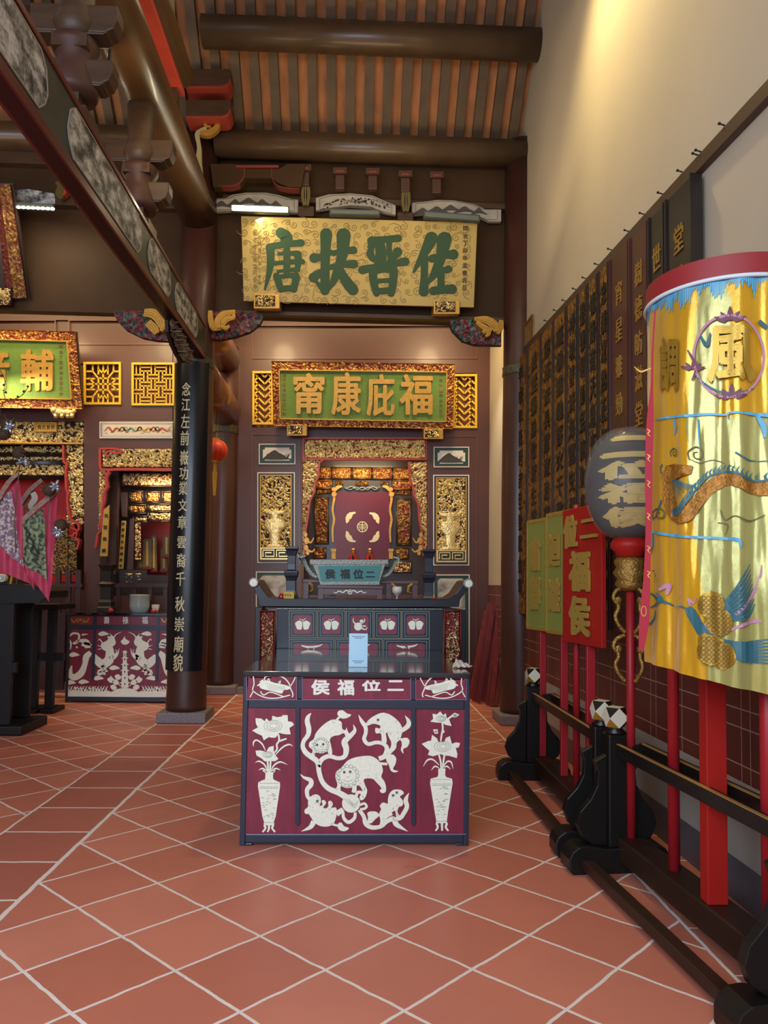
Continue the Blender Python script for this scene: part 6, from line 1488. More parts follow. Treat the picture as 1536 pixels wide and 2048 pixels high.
for k in range(8): cst(m, [(1342+k*2, 960), (1352+k*5, 985-k*2), (1354+k*6.5, 1008-k*7)], [1.5, 2, 1], 0, .016)
cst(m, [(1322, 928), (1318, 940), (1326, 952)], 2.5); cst(m, [(1320, 1000), (1314, 1025), (1306, 1040)], [3, 2.5, 1]); cst(m, [(1470, 905), (1500, 920), (1540, 922)], [3, 3, 1])
build_split(m, 'dragon_mane', teal_t, t)
m = MB()
for (x, y, s_) in ((1392, 908, 1.), (1316, 1028, .8), (1345, 905, .6)): cst(m, [(x-12*s_, y+12*s_), (x-14*s_, y-4*s_), (x, y-14*s_), (x+13*s_, y-5*s_), (x+10*s_, y+9*s_), (x-2*s_, y+8*s_), (x-4*s_, y-2*s_), (x+4*s_, y-4*s_)], [2, 2.5, 3, 3, 3, 2.5, 2, 1.2])
cst(m, [(1380, 918), (1400, 926), (1430, 920), (1470, 936)], [1, 2, 2, 1]); cst(m, [(1440, 1020), (1450, 1040), (1470, 1032), (1500, 1042), (1530, 1030)], [2, 3, 2, 3, 2]); cst(m, [(1435, 1045), (1455, 1050), (1450, 1070)], [2, 3, 1]); build_split(m, 'cloud_embroidery', olv, t)
# phoenix
m = MB(); fillc(m, [(1372, 1218), (1382, 1212), (1392, 1220), (1404, 1240), (1420, 1262), (1432, 1275), (1412, 1282), (1396, 1268), (1384, 1248), (1376, 1232)])
for k in range(9): cst(m, [(1440+k*2, 1216+k*3), (1470+k*3, 1180+k*7), (1500+k*1.5, 1128+k*10)], [4, 6, 1.5])
for k in range(8): cst(m, [(1448, 1280+k*4), (1490, 1286+k*5), (1540, 1278+k*7)], [3, 6, 3])
cst(m, [(1352, 1214), (1364, 1213), (1374, 1217)], [1, 2.5, 4]); build_split(m, 'phoenix_plumage', teal_t, t)
m = MB()
for x, y, r_ in ((1424, 1210, 26), (1440, 1245, 26), (1424, 1300, 28), (1446, 1312, 26), (1412, 1280, 14)): fillc(m, [(x+r_*math.cos(k*.52), y+r_*1.1*math.sin(k*.52)) for k in range(12)], 0, .012, 5)
m.build('phoenix_scales', gth, t)
m = MB()
for x in range(1402, 1462, 9):
    for y in range(1196, 1334, 9):
        if any((x-a)**2+((y-b)/1.1)**2 < (r_-3)**2 for a, b, r_ in ((1424, 1210, 26), (1440, 1245, 26), (1424, 1300, 28), (1446, 1312, 26))): cst(m, [(x+4*math.cos(k), y+4*math.sin(k)) for k in (0, 1.2, 2.4, 3.6, 4.9, 6.1)], .8, 0, .016, 2)
m.build('scale_outline', mat('scale_line', '#5b4420', .6), t)
m = MB(); cst(m, [(1470, 1230), (1500, 1200), (1520, 1160), (1524, 1130)], [5, 7, 6, 2]); cst(m, [(1460, 1260), (1500, 1245), (1545, 1240)], [5, 7, 5]); cst(m, [(1382, 1212), (1378, 1198), (1388, 1206), (1394, 1196)], [3, 5, 4, 2]); cst(m, [(1410, 1250), (1430, 1262), (1425, 1285)], [10, 14, 8]); cst(m, [(1320, 1180), (1334, 1170), (1330, 1190)], [5, 9, 3]); build_split(m, 'rose_plume', rosy, t)
m = MB(); cst(m, [(1302, 1185), (1320, 1200), (1346, 1214)], [2, 6, 1]); cst(m, [(1304, 1215), (1322, 1200), (1316, 1185)], [2, 5, 1]); cst(m, [(1306, 1140), (1314, 1150), (1310, 1165)], 2); cst(m, [(1302, 1250), (1310, 1235), (1312, 1220)], 3); build_split(m, 'leaf_spray', teal_t, t)
# ---------------------------------------------------------------- left bay: dragon panel, shrine niche, gilt wall
t = thing('dragon_panel', 'long white panel painted with dragons over the left niche', 'panel', PY(275, 877, FB))
MB().rect(200, 844, 349, 877, fr, .012).build('border', mat('panel_blue_border', '#3c4560', .5), t); m = MB(); m.frame(200, 844, 349, 877, 2, fr, .02); m.frame(204, 847, 345, 874, 1.2, fr, .018); m.build('white_edge', white, t)
MB().rect(206, 849, 343, 872, fr, .014).build('white_field', mat('panel_paper', '#c9bfb0', .6), t)
m = MB()
for x, mi in ((222, 0), (250, 2), (285, 1), (312, 0)):
    m.stroke([(x-12, 863), (x-4, 855), (x+4, 864), (x+12, 857), (x+22, 863), (x+28, 858)], [2, 3.5, 4, 4, 3, 1], fr, .002, mi, .014); m.ring(x+30, 858, 3.5, 2, fr, .002, (mi+1) % 3, .014, 10)
for k in range(22): x = 210+k*6; m.stroke([(x, 868-(k*7) % 12), (x+3, 866-(k*7) % 12), (x+6, 868-(k*7) % 12)], 1, fr, .002, k % 3, .014, 2)
m.build('dragon_painting', [mat('dragon_red', '#9a4a3c', .6), mat('dragon_ochre', '#a58532', .6), mat('dragon_green', '#4d7d68', .6)], t)
rosy_e = MT['rosy_red_edge']
t = thing('niche_surround', 'gilt carved surround with red scroll edge around the left niche', 'surround', PY(270, 1190, FB))
m = MB(); relief(m, fr[0], fr[1], 206, 898, 345, 935, .06, 6, 121, .1, 1.0, base=.01); m.build('lintel_carving', [gold, gap], t, True)
m = MB(); m.stroke([(345, 940), (232, 940), (222, 946), (216, 958), (218, 975), (213, 985), (212, 1000), (208, 1015), (207, 1040), (204, 1060)], 5, fr, .07, 0, 0, 2); m.stroke([(203, 897), (203, 935), (212, 940), (232, 940)], 4.5, fr, .06); m.stroke([(205, 899), (232, 899), (246, 903), (238, 908), (222, 904), (214, 911), (222, 914)], 3.5, fr, .07)
m.stroke([(206, 1045), (200, 1052), (206, 1060), (198, 1070), (196, 1085), (194, 1096)], 3.5, fr, .07); m.build('red_edge', rosy_e, t)
side([(222, 941), (214, 955), (216, 975), (210, 990), (208, 1020), (205, 1060)], 199, 131, 'k')
mt_ = MB(); LYY = 10.7; lf = FY(LYY)
t = thing('shrine', 'dark shrine with gilt insets and red backdrop in the left niche', 'shrine', PY(275, 1192, LYY))
bkl = (lf[0], Vector((0, 1, 0)))
lb2 = FY(11.3); m = MB(); m.plate([(190, 930), (360, 930), (360, 1205), (190, 1205)], (lb2[0], Vector((0, 1, 0))), .04); m.build('back_board', drk, t)
m = MB(); m.plate([(226, 940), (242, 944), (236, 1150), (216, 1150)], lf, .10); m.plate([(243, 985), (256, 985), (256, 1035), (246, 1035)], lf, .05); m.plate([(262, 1038), (270, 1038), (268, 1140), (256, 1140)], lf, .05); m.build('dark_pillar', lacq, t, bevel=.006)
def lgp(x0, y0, x1, y1, seed, sc=5, mt=None, ff=lf):
    m = MB(); m.frame(x0-3, y0-3, x1+3, y1+3, 2, ff, .03, 1); relief(m, ff[0], ff[1], x0, y0, x1, y1, .05, sc, seed, .14, 1, (0, 2), base=.01); m.build('gilt_inset', [mt or orgold, drk, redgap], t, True)
lgp(246, 947, 345, 971, 140, 7, gold); lgp(262, 985, 284, 1003, 141); lgp(295, 986, 318, 1003, 142); lgp(328, 986, 346, 1003, 143); lgp(261, 1012, 290, 1025, 144); lgp(299, 1011, 346, 1022, 145, 5, gold); lgp(299, 1026, 346, 1041, 146, 5, gold); lgp(269, 1035, 296, 1042, 147, 4, gold)
m = MB()
fn = carve('s', 150); relief(m, lf[0], lf[1], 270, 1042, 282, 1120, .05, 5, 150, .14, 1, (0, 1)); m.build('gilt_inset', [gold, redgap], t, True)
MB().plate([(282, 1042), (350, 1042), (350, 1150), (272, 1150)], lb2, .02).build('red_backdrop', mat('shrine_red_cloth', '#8c1a20', .6), t)
m = MB(); m.rect(241, 1140, 296, 1172, lf, .06); m.build('drawer_box', drk, t)
m = MB(); relief(m, lf[0], lf[1], 254, 1147, 268, 1165, .04, 4, 151, .1, 1, (0, 1), .06); relief(m, lf[0], lf[1], 274, 1147, 285, 1165, .04, 4, 152, .1, 1, (0, 1), .06); m.build('gilt_emblem', [gold, drk], t, True)
# vertical gilt boards with dark characters
def vboard(q, s_, label, ff, sz):
    t = thing('vertical_board', label, 'board', ff[0](q[0][0], q[2][1])); MB().plate(q, ff, .03).build('board', mat('gilt_plain_board', '#b8913e', .45, metal=.3), t, bevel=.004); m = MB(); n_ = len(s_)
    for i, ch in enumerate(s_):
        f_ = (i+.5)/n_; xa = q[0][0]+(q[3][0]-q[0][0])*f_; xb = q[1][0]+(q[2][0]-q[1][0])*f_; y = q[0][1]+(q[3][1]-q[0][1])*f_; x = (xa+xb)/2; textpx(m, ch, x-sz/2, y-sz/2, x+sz/2, y+sz/2, ff, .006, 0, .02, .03)
    m.build('characters', inkdark, t)
vboard([(209, 1020), (220, 1010), (216, 1113), (201, 1113)], '名留偉績', 'upright gilt board with four dark characters beside the left niche', FY(10.15), 8)
vboard([(244, 1042), (253, 1042), (247, 1138), (238, 1138)], '欽賞精忠報國盡孝', 'narrow upright gilt board with a column of dark characters inside the left niche', FY(10.60), 6)
# spirit tablets in the left niche
tab_m = mat('tablet_bronze', '#6d5a3c', .45, metal=.4, bump=.6, bscale=70)
tabs = [(286, 1078, 305, 1135), (303, 1071, 315, 1140), (326, 1070, 342, 1112), (276, 1105, 290, 1138), (322, 1096, 336, 1140), (297, 1104, 310, 1128), (334, 1112, 346, 1150)]
names = ['broad worn tablet in the left niche', 'tall worn tablet beside the broad one in the left niche', 'striped worn tablet at the right of the left niche', 'low dark tablet at the left of the left niche', 'red-tinged tablet in the middle right of the left niche', 'small gilt tablet with red foot in the left niche', 'partly hidden tablet by the column in the left niche']
for k, (a, b, c, d) in enumerate(tabs):
    ff = FY(10.9+.03*k); t = thing('spirit_tablet', names[k], 'tablet', ff[0]((a+c)/2, d)); m = MB(); m.plate([(a, d), (a, b+3), (a+3, b), (c-3, b), (c, b+3), (c, d)], ff, .03); m.build('slab', tab_m if k != 5 else gold, t, bevel=.003)
    m = MB(); m.plate([(a-1, d+4), (a-1, d), (c+1, d), (c+1, d+4)], ff, .05); m.build('foot', redgap, t); m = MB(); m.rect((a+c)/2-2, b+5, (a+c)/2+2, d-4, ff, .004, 0, .03); m.build('inscription_strip', goldp, t)
struct(MB().box(PY(242, 1140, 10.62).x, -1.9, 10.62, 11.25, 1.0, PY(280, 1150, 10.8).z).build('trim_5', drk, loc=(-2.4, 11, 1)))
area('left_niche_lamp', (-2.55, 10.45, 2.75), (-2.5, 11.2, 1.8), .6, .1, 16, (1, .78, .45))
# gilt wall of the far left shrine with red backdrop
gwf = FY(10.35)
t = thing('gilt_shrine', 'broad gilt carved shrine front with red cloth backdrop at the left edge', 'shrine', PY(60, 1190, 10.35))
m = MB(); relief(m, gwf[0], gwf[1], -60, 842, 170, 888, .07, 8, 161, .14, 1.3); m.build('upper_carving', [gold, gap], t, True)
m = MB(); m.frame(74, 847, 118, 866, 2, gwf, .09); m.rect(76, 849, 116, 864, gwf, .08); 
m.build('title_board', goldp, t)
m = MB()
for i, ch in enumerate('佛光普照'): textpx(m, ch, 80+i*9, 852, 87+i*9, 861, gwf, .004, 0, 0, .08)
m.build('title_characters', inkdark, t)
m = MB(); relief(m, gwf[0], gwf[1], 133, 890, 168, 1050, .06, 8, 162, .14, 1.3); m.build('right_carving', [gold, gap], t, True)
gw2 = FY(10.6); m = MB(); m.rect(-60, 886, 172, 960, gw2, .03, 2); relief(m, gw2[0], gw2[1], -60, 893, 132, 906, .05, 7, 163, .14, 1.2, (0, 1), .03); relief(m, gw2[0], gw2[1], -60, 914, 132, 922, .05, 5, 164, .14, 1.2, (0, 1), .03); relief(m, gw2[0], gw2[1], -60, 930, 132, 952, .06, 7, 165, .14, 1.2, (0, 1), .03); m.build('tiered_carving', [gold, gap, drk], t, True)
m = MB(); m.stroke([(-60, 887), (170, 889)], 3, gwf, .09, 0, 0, 1); m.build('gilt_shelf_edge', goldp, t)
m = MB(); m.stroke([(131, 893), (132, 925), (138, 928), (136, 940), (137, 980), (141, 985), (139, 1000), (141, 1020), (146, 1040), (158, 1045), (162, 1060), (150, 1072), (162, 1082), (158, 1100)], 4, gwf, .09, 0, 0, 3); m.stroke([(146, 1056), (158, 1062), (156, 1074), (146, 1072)], 3, gwf, .09); m.build('red_scroll_edge', rosy_e, t)
gw3 = FY(11.0); MB().plate([(-60, 950), (150, 950), (150, 1200), (-60, 1200)], gw3, .02).build('red_backdrop', mat('bright_red_cloth', '#cc1f22', .55), t)
area('gilt_shrine_lamp', (-4.7, 9.7, 3.9), (-4.4, 10.6, 2.6), 1.2, .2, 18, (1, .78, .45))
for k, (a, b, c, d) in enumerate(((98, 1060, 116, 1150), (114, 1048, 138, 1150), (136, 1070, 156, 1150))):
    ff = FY(10.75+.02*k); tt = thing('spirit_tablet', ('left', 'middle', 'right')[k]+' of the three tall gilt tablets behind the flags', 'tablet', ff[0]((a+c)/2, d)); m = MB(); relief(m, ff[0], ff[1], a, b, c, d, .03, 4, 170+k, .16, 1.1, (0, 1), .03); m.plate([(a, d), (a, b+2), (c, b+2), (c, d)], ff, .03, 1); m.build('slab', [dgold, gap], tt, True); m = MB(); m.rect(a-2, d, c+2, d+14, ff, .06); m.build('red_foot', red, tt)
# low balustrade in front of the niches
bal = mat('balustrade_wood', '#3d2024', .4, coat=.2)
t = thing('balustrade', 'dark low balustrade rail before the left niche', 'railing', PY(272, 1385, 10.08)); bf_ = FY(10.1)
m = MB(); m.rect(196, 1167, 345, 1174, bf_, .05); m.build('rail', bal, t)
for x in (206, 238, 270, 302, 332): MB().rect(x-4, 1174, x+4, 1385, bf_, .04).build('baluster', bal, t)
t = thing('balustrade', 'dark low balustrade rail before the gilt shrine at the left edge', 'railing', PY(80, 1385, 10.08))
m = MB(); m.rect(-60, 1167, 166, 1174, bf_, .05); m.build('rail', bal, t)
for x in (20, 85, 118, 138, 158): MB().rect(x-5, 1140, x+5, 1385, bf_, .04).build('baluster', bal, t)

# ---------------------------------------------------------------- left offering table
LY = 9.25; tf2 = FY(LY); lx0 = PY(130, 1400, LY).x; lx1 = PY(369, 1403, LY).x; lz = PY(250, 1226, LY).z
zl = lambda y: PY(250, y, LY).z; xl_ = lambda x: PY(x, 1320, LY).x; xm = (lx0+lx1)/2
t = thing('offering_table', 'offering table with maroon front inlaid with dragons and a pagoda, left of the column', 'table', (xm, LY+.25, 0))
MB().box(lx0-.02, lx1+.02, LY-.01, LY+.52, lz-.03, lz).build('top', MT['table_top_lacquer'], t, bevel=.004); MB().box(lx0+.01, lx1-.01, LY+.015, LY+.5, .04, lz-.03).build('carcass', black, t)
m = MB(); w = .03; y_ = (LY, LY+.03); dx1, dx2 = xl_(187), xl_(314)
for a, b in ((lx0, lx0+w), (lx1-w, lx1)): m.box(a, b, *y_, 0, lz-.03)
lq, lr = lx0+w+.0005, lx1-w-.0005
m.box(lq, lr, *y_, zl(1231), lz-.03); m.box(lq, lr, *y_, zl(1260), zl(1250)); m.box(lq, lr, *y_, .02, zl(1394))
for d in (dx1, dx2): m.box(d-.016, d+.016, *y_, zl(1250), zl(1231)); m.prism([(d-.016, LY-.004, zl(1255)), (d+.016, LY-.004, zl(1255)), (d+.016, LY-.004, zl(1357)), (d, LY-.004, zl(1364)), (d-.016, LY-.004, zl(1357))], (0, .02, 0))
m.build('front_frame', frame_m, t, bevel=.002)
m = MB(); m.box(lx0+.02, lx1-.02, LY+.008, LY+.014, .05, lz-.04); m.build('front_panel', maroon, t)
MB().rect(135, 1233, 184, 1249, tf2, .004, 0, -.006).build('drawer_panel', mat('rust_red_panel', '#8a2f22', .4), t)
IF = (FY(LY+.008)[0], Vector((0, -1, 0)))
c4 = lambda P: [(a*.29296, 880+b*.29296) for a, b in P]
m = MB(); lily = silver
def dr4(mir):
    X = (lambda P: P) if not mir else (lambda P: [(1706-a, b) for a, b in P])
    k = .293
    m.stroke(c4(X([(640, 1470), (660, 1500), (700, 1530), (745, 1500), (750, 1440), (735, 1400)])), [30*k, 50*k, 60*k, 64*k, 56*k, 46*k], IF, .004)
    m.plate(spl(c4(X([(690, 1390), (730, 1370), (760, 1330), (785, 1360), (790, 1390), (770, 1410), (740, 1440), (700, 1430)])), 2), IF, .005)
    for P in ([(700, 1385), (680, 1360), (670, 1370)], [(690, 1410), (665, 1400)], [(690, 1425), (665, 1430)], [(775, 1360), (790, 1330), (830, 1310)], [(765, 1340), (750, 1320)]): m.stroke(c4(X(P)), [7*k]*(len(P)-1)+[2*k], IF, .004)
    m.stroke(c4(X([(750, 1500), (790, 1470), (810, 1440)])), [40*k, 28*k, 10*k], IF, .004); m.stroke(c4(X([(800, 1450), (790, 1430)])), 4*k, IF, .004); m.stroke(c4(X([(800, 1455), (815, 1425)])), 4*k, IF, .004)
    m.stroke(c4(X([(700, 1530), (715, 1570), (690, 1580), (720, 1600)])), [40*k, 22*k, 24*k, 12*k], IF, .004); m.stroke(c4(X([(700, 1590), (675, 1600), (665, 1585)])), [20*k, 16*k, 6*k], IF, .004)
    m.stroke(c4(X([(620, 1450), (590, 1480), (580, 1530), (555, 1590), (510, 1620), (480, 1600), (490, 1540)])), [30*k, 44*k, 36*k, 46*k, 44*k, 36*k, 8*k], IF, .004)
    m.stroke(c4(X([(480, 1430), (485, 1390), (470, 1350), (500, 1320), (540, 1330), (530, 1380), (500, 1390), (540, 1370), (590, 1380), (600, 1420)])), [6*k, 12*k, 14*k, 14*k, 14*k, 12*k, 10*k, 16*k, 40*k, 40*k], IF, .004)
    m.stroke(c4(X([(560, 1330), (600, 1325)])), [14*k, 4*k], IF, .004)
    for cx_, cy_ in ((705, 1322), (505, 1465), (480, 1655), (570, 1650), (670, 1625), (780, 1555), (700, 1575), (590, 1395)): m.plate(spl(c4(X([(cx_-36, cy_+4), (cx_-14, cy_-14), (cx_+10, cy_-14), (cx_+40, cy_+4), (cx_+8, cy_+12), (cx_-14, cy_+16)])), 2), IF, .004)
    for cx_, cy_ in ((740, 1345), (525, 1415)): c_ = c4(X([(cx_, cy_)]))[0]; m.disc(c_[0], c_[1], 2, IF, .004)
    hill = [(450, 1755), (460, 1720), (480, 1700), (500, 1705), (520, 1685), (545, 1700), (560, 1690), (590, 1710), (620, 1690), (640, 1682), (660, 1700), (690, 1695), (720, 1705), (760, 1720), (800, 1700), (853, 1690), (853, 1755)]
    m.plate(c4(X(hill)), IF, .004)
    for q in range(14): a = 470+q*20; m.stroke(c4(X([(a, 1715), (a-4, 1695), (a+6, 1680)])), [10*k, 8*k, 3*k], IF, .004)
dr4(0); dr4(1)
k = .293
for i in range(6): y = 1690-i*42; w_ = 34-i*4; m.plate(c4([(853-w_*.75, y), (853+w_*.75, y), (853+w_*.7, y-36), (853-w_*.7, y-36)]), IF, .005); m.plate(c4([(853-w_*1.3, y-30), (853+w_*1.3, y-30), (853+w_*.5, y-42), (853-w_*.5, y-42)]), IF, .006)
m.stroke(c4([(853, 1480), (853, 1440)]), [8*k, 2*k], IF, .005); m.plate(spl(c4([(825, 1375), (840, 1360), (850, 1340), (860, 1360), (885, 1375), (870, 1395), (840, 1395)]), 2), IF, .005)
for sx in (-1, 1):
    for a, b in ((60, 1655), (95, 1640), (75, 1690), (45, 1620)): m.plate(spl(c4([(853+sx*(a-20), b), (853+sx*a, b-22), (853+sx*(a+26), b-8), (853+sx*(a+8), b+16), (853+sx*(a-12), b+14)]), 2), IF, .005)
    m.stroke(c4([(853+sx*30, 1680), (853+sx*70, 1640), (853+sx*100, 1610)]), 5*k, IF, .004)
m.build('dragon_inlay', silver, t)
m = MB()
for i in range(5): y = 1672-i*42; m.rect(853*k-1, 880+y*k-4, 853*k+1, 880+y*k, IF, .001, 0, .006)
m.build('pagoda_window', inkdark, t)
for ch, a, b in (('壽', 208, 219), ('祿', 245, 257), ('福', 284, 296)):
    m = MB(); textpx(m, ch, a, 1233, b, 1248, IF, .006, 0, .02); m.build('character', MT['character_silver'], t)
m = MB()
for xc_ in (160, 341): m.stroke([(xc_-18, 1237), (xc_-12, 1244), (xc_, 1239), (xc_+12, 1244), (xc_+18, 1236)], [2, 3, 4, 3, 2], tf2, .003, 0, -.002); m.ring(xc_-6, 1241, 3, 1.4, tf2, .003, 0, -.002, 10); m.ring(xc_+8, 1242, 3, 1.4, tf2, .003, 0, -.002, 10)
m.build('scroll_ornament', orgold, t)
# things on the left table
def onl(x, y): q = PY(x, 1216, y); return Vector((q.x, y, lz+.0005))
p = onl(279, 9.5); t = thing('ceramic_pot', 'pale celadon cylindrical pot on the left offering table', 'pot', p)
r_ = 19.3/F_PX*9.5; h_ = .215
MB().lathe(p, [(r_*.80, 0), (r_*.82, .012), (r_*.93, .03), (r_, .08), (r_, h_-.012), (r_*1.03, h_-.006), (r_*1.02, h_), (r_*.93, h_), (r_*.92, .09), (r_*.6, .08)], 40).build('vessel', mat('celadon', '#a9b4ae', .2, coat=.5), t, True)
MB().lathe(p+Vector((0, 0, .08)), [(r_*.9, 0), (r_*.9, .05)], 32).build('ash', mat('ash_grey', '#8d8a84', .9), t)
p = onl(213, 9.5); t = thing('candle_pedestal', 'weathered square pedestal candlestick on the left offering table', 'candlestick', p)
old = mat('worn_bronze_wood', '#2d2522', .5, var=.3, vscale=30); wd = .088
MB().lathe(p, [(wd, 0), (wd, .05), (wd*.85, .07), (wd*.9, .12), (wd*.7, .15), (wd*.7, .3), (wd*.95, .34)], sq=True).build('base', old, t, bevel=.004); MB().lathe(p, [(wd*.95, .34), (wd*.6, .37), (wd*.6, .50), (wd*1.0, .56), (wd*1.05, .58)], sq=True).build('upper_stem', old, t, bevel=.004)
p = onl(311, 9.52); t = thing('glass_cup', 'small clear glass cup on the left offering table', 'glass', p); MB().lathe(p, [(.02, 0), (.03, .01), (.045, .05), (.05, .095), (.046, .096), (.04, .05), (.02, .015)], 20).build('cup', gl, t, True)
for x, lab in ((222, 'ruby red candle cup near the left pedestal on the left offering table'), (308, 'ruby red candle cup before the glass on the left offering table')):
    p = onl(x, 9.34); tt = thing('candle_cup', lab, 'candle', p); MB().lathe(p, [(.034, 0), (.038, .02), (.028, .04), (.012, .05)], 16).build('cup', MT['ruby_glass'], tt, True)
# ---------------------------------------------------------------- near altar table at the left edge
NY = 7.30; nf = FY(NY); nb = (nf[0], Vector((0, 1, 0)))
dk = mat('old_black_altar', '#0f0c0e', .5, spec=.3, var=.2)
t = thing('altar_table', 'massive dark altar table with rolled end cut off by the left edge', 'table', (PY(-60, 1465, NY).x, NY+.2, 0))
m = MB(); xe = PY(88, 1180, NY).x; x_ = PY(-200, 1180, NY).x; z0, z1 = PY(30, 1208, NY).z, PY(30, 1170, NY).z
m.plate([(-200, 1168), (40, 1168), (70, 1172), (95, 1182), (92, 1196), (80, 1206), (-200, 1212)], nb, .55); m.build('top', dk, t, bevel=.01)
m = MB(); m.disc(8, 1156, 8, nf, .06, 0, -.0, 24); m.ring(8, 1156, 6, 1.2, nf, .01, 1, .06); m.ring(8, 1156, 3, 1.2, nf, .01, 1, .06); m.build('scroll_roundel', [silver, pewter], t)
m = MB(); m.plate([(-200, 1150), (2, 1150), (14, 1160), (20, 1170), (-200, 1170)], nb, .5); m.build('upturned_end', dk, t, bevel=.006)
def nleg(x0, x1, d, nm='leg'):
    a, b = PY(x0, 1320, NY).x, PY(x1, 1320, NY).x; MB().box(a, b, NY+d, NY+d+.05, .09, z0+.01).build(nm, dk, t, bevel=.006)
nleg(-30, 22, .02); nleg(-30, 22, .44)
fx0, fx1 = PY(-30, 1450, NY).x, PY(46, 1450, NY).x
MB().box(fx0, fx1, NY-.03, NY+.58, .0, .09).build('foot', dk, t, bevel=.014)
m = MB(); m.bar((PY(-160, 1320, NY).x, NY+.05, .62), (PY(30, 1320, NY).x, NY+.05, .62), .05, .10); m.build('stretcher', dk, t, bevel=.006)
t = thing('side_table', 'dark narrow table with long stretcher behind the massive altar table', 'table', (PY(80, 1400, 8.7).x, 8.7, 0)); sf2 = FY(8.5)
X = lambda x: PY(x, 1300, 8.5).x
MB().box(X(38), X(118), 8.45, 8.95, PY(80, 1219, 8.5).z, PY(80, 1208, 8.5).z).build('top', dk, t, bevel=.008)
for a, b in ((56, 76), (92, 108)): MB().box(X(a), X(b), 8.5, 8.58, .05, PY(80, 1219, 8.5).z).build('leg', dk, t, bevel=.006); MB().box(X(a)-.03, X(b)+.03, 8.46, 8.8, 0, .05).build('foot', dk, t, bevel=.008)
MB().box(X(30), X(126), 8.52, 8.57, PY(80, 1322, 8.5).z, PY(80, 1306, 8.5).z).build('stretcher', dk, t)
t = thing('paper_sign', 'narrow white vertical paper with dark characters behind the side table', 'sign', PY(64, 1303, 9.6)); pf2 = FY(9.598)
MB().rect(57, 1231, 69, 1302, pf2, .006).build('paper', white, t); m = MB()
for i, ch in enumerate('佛像文物請勿'): textpx(m, ch, 59, 1233+i*11, 67, 1242+i*11, pf2, .002, 0, 0, .006)
m.build('characters', inkdark, t)
struct(MB().box(PY(30, 1300, 9.6).x, PY(129, 1300, 9.6).x, 9.6, 9.64, .1, PY(80, 1225, 9.6).z).build('trim_6', bal, loc=(-4, 9.6, .1)))
t = thing('gilt_ornament', 'small gilt carved block low between the dark tables', 'ornament', PY(40, 1352, 9.0)); m = MB(); of = FY(9.0); m.rect(33, 1332, 46, 1352, of, .04, 1); relief(m, of[0], of[1], 34, 1333, 45, 1351, .04, 5, 181, .12, .9, (0, 1), .04); m.build('carving', [gold, drk], t); MB().rect(30, 1352, 49, 1384, of, .08).build('stand', dk, t); 
m = MB(); q = PY(40, 1395, 9.0); m.box(q.x-.07, q.x+.07, 8.93, 9.06, 0, PY(40, 1384, 9.0).z); m.build('base', dk, t)
# ---------------------------------------------------------------- flags and ornaments over the near altar
pink = mat('flag_pink', '#c0405f', .6, var=.15); lace = mat('flag_lace', '#9a7a6e', .6, var=.3, vscale=40); emb_w = NG('white_embroidery')
vv = emb_w.noise(38, 5); r2 = emb_w.nt.nodes.new('ShaderNodeValToRGB'); emb_w.nt.links.new(vv, r2.inputs[0]); e = r2.color_ramp.elements; e[0].position = .44; e[0].color = lin('#7a6a86'); e[1].position = .58; e[1].color = lin('#c9c6c8'); q = e.new(.5); q.color = lin('#9c6b62')
emb_wm = emb_w.out(r2.outputs[0], .6)
emb_g = NG('green_embroidery'); vv = emb_g.noise(30, 5); r2 = emb_g.nt.nodes.new('ShaderNodeValToRGB'); emb_g.nt.links.new(vv, r2.inputs[0]); e = r2.color_ramp.elements; e[0].position = .42; e[0].color = lin('#3c463a'); e[1].position = .56; e[1].color = lin('#8d9a74'); emb_gm = emb_g.out(r2.outputs[0], .6)
def cloth(m, P, Y, amp, seed, mi=0, off=0.):
    # quad patch P (4 corners, px) with drape
    def pt(u, v):
        a = (P[0][0]+(P[1][0]-P[0][0])*u, P[0][1]+(P[1][1]-P[0][1])*u); b = (P[3][0]+(P[2][0]-P[3][0])*u, P[3][1]+(P[2][1]-P[3][1])*u); x = a[0]+(b[0]-a[0])*v; y = a[1]+(b[1]-a[1])*v
        return PY(x, y, Y+off+amp*math.sin(x*.22+seed)+amp*.6*noise.noise(Vector((x*.05, y*.05, seed))))
    m.grid(pt, 18, 24, mi)
K = lambda *P: [(a*.29296, 880+b*.29296) for a, b in P]
t = thing('pennant', 'triangular white embroidered pennant with wide pink border, nearest the left edge', 'flag', PY(30, 1160, 7.235))
m = MB(); cloth(m, K((-40, 460), (78, 330), (165, 875), (-40, 700)), 7.235, .015, 1); m.build('embroidered_field', emb_wm, t, True)
m = MB(); cloth(m, K((76, 330), (128, 262), (235, 1030), (150, 860)), 7.235, .02, 2); cloth(m, K((-40, 690), (160, 868), (215, 985), (-40, 880)), 7.235, .02, 3); m.build('pink_border', pink, t, True)
m = MB(); m.stroke(K((-30, 440), (60, 290), (128, 232)), [10, 9, 6], FY(7.215), .01); m.build('lace_sleeve', lace, t); MB().tube([PY(-30, 1172, 7.32), PY(-14, 1024, 7.25), PY(38, 930, 7.25)], .012, 10).build('pole', goldp, t)
t = thing('pennant', 'triangular green embroidered pennant with wide pink border, right of the white one', 'flag', PY(95, 1190, 7.20))
m = MB(); cloth(m, K((155, 560), (300, 462), (320, 955), (160, 850)), 7.20, .015, 4); m.build('embroidered_field', emb_gm, t, True)
m = MB(); cloth(m, K((298, 470), (392, 352), (372, 740), (322, 955)), 7.20, .02, 5); cloth(m, K((160, 845), (322, 945), (338, 1108), (228, 960)), 7.20, .02, 6); cloth(m, K((316, 900), (372, 720), (350, 1000), (330, 1105)), 7.20, .02, 7); m.build('pink_border', pink, t, True)
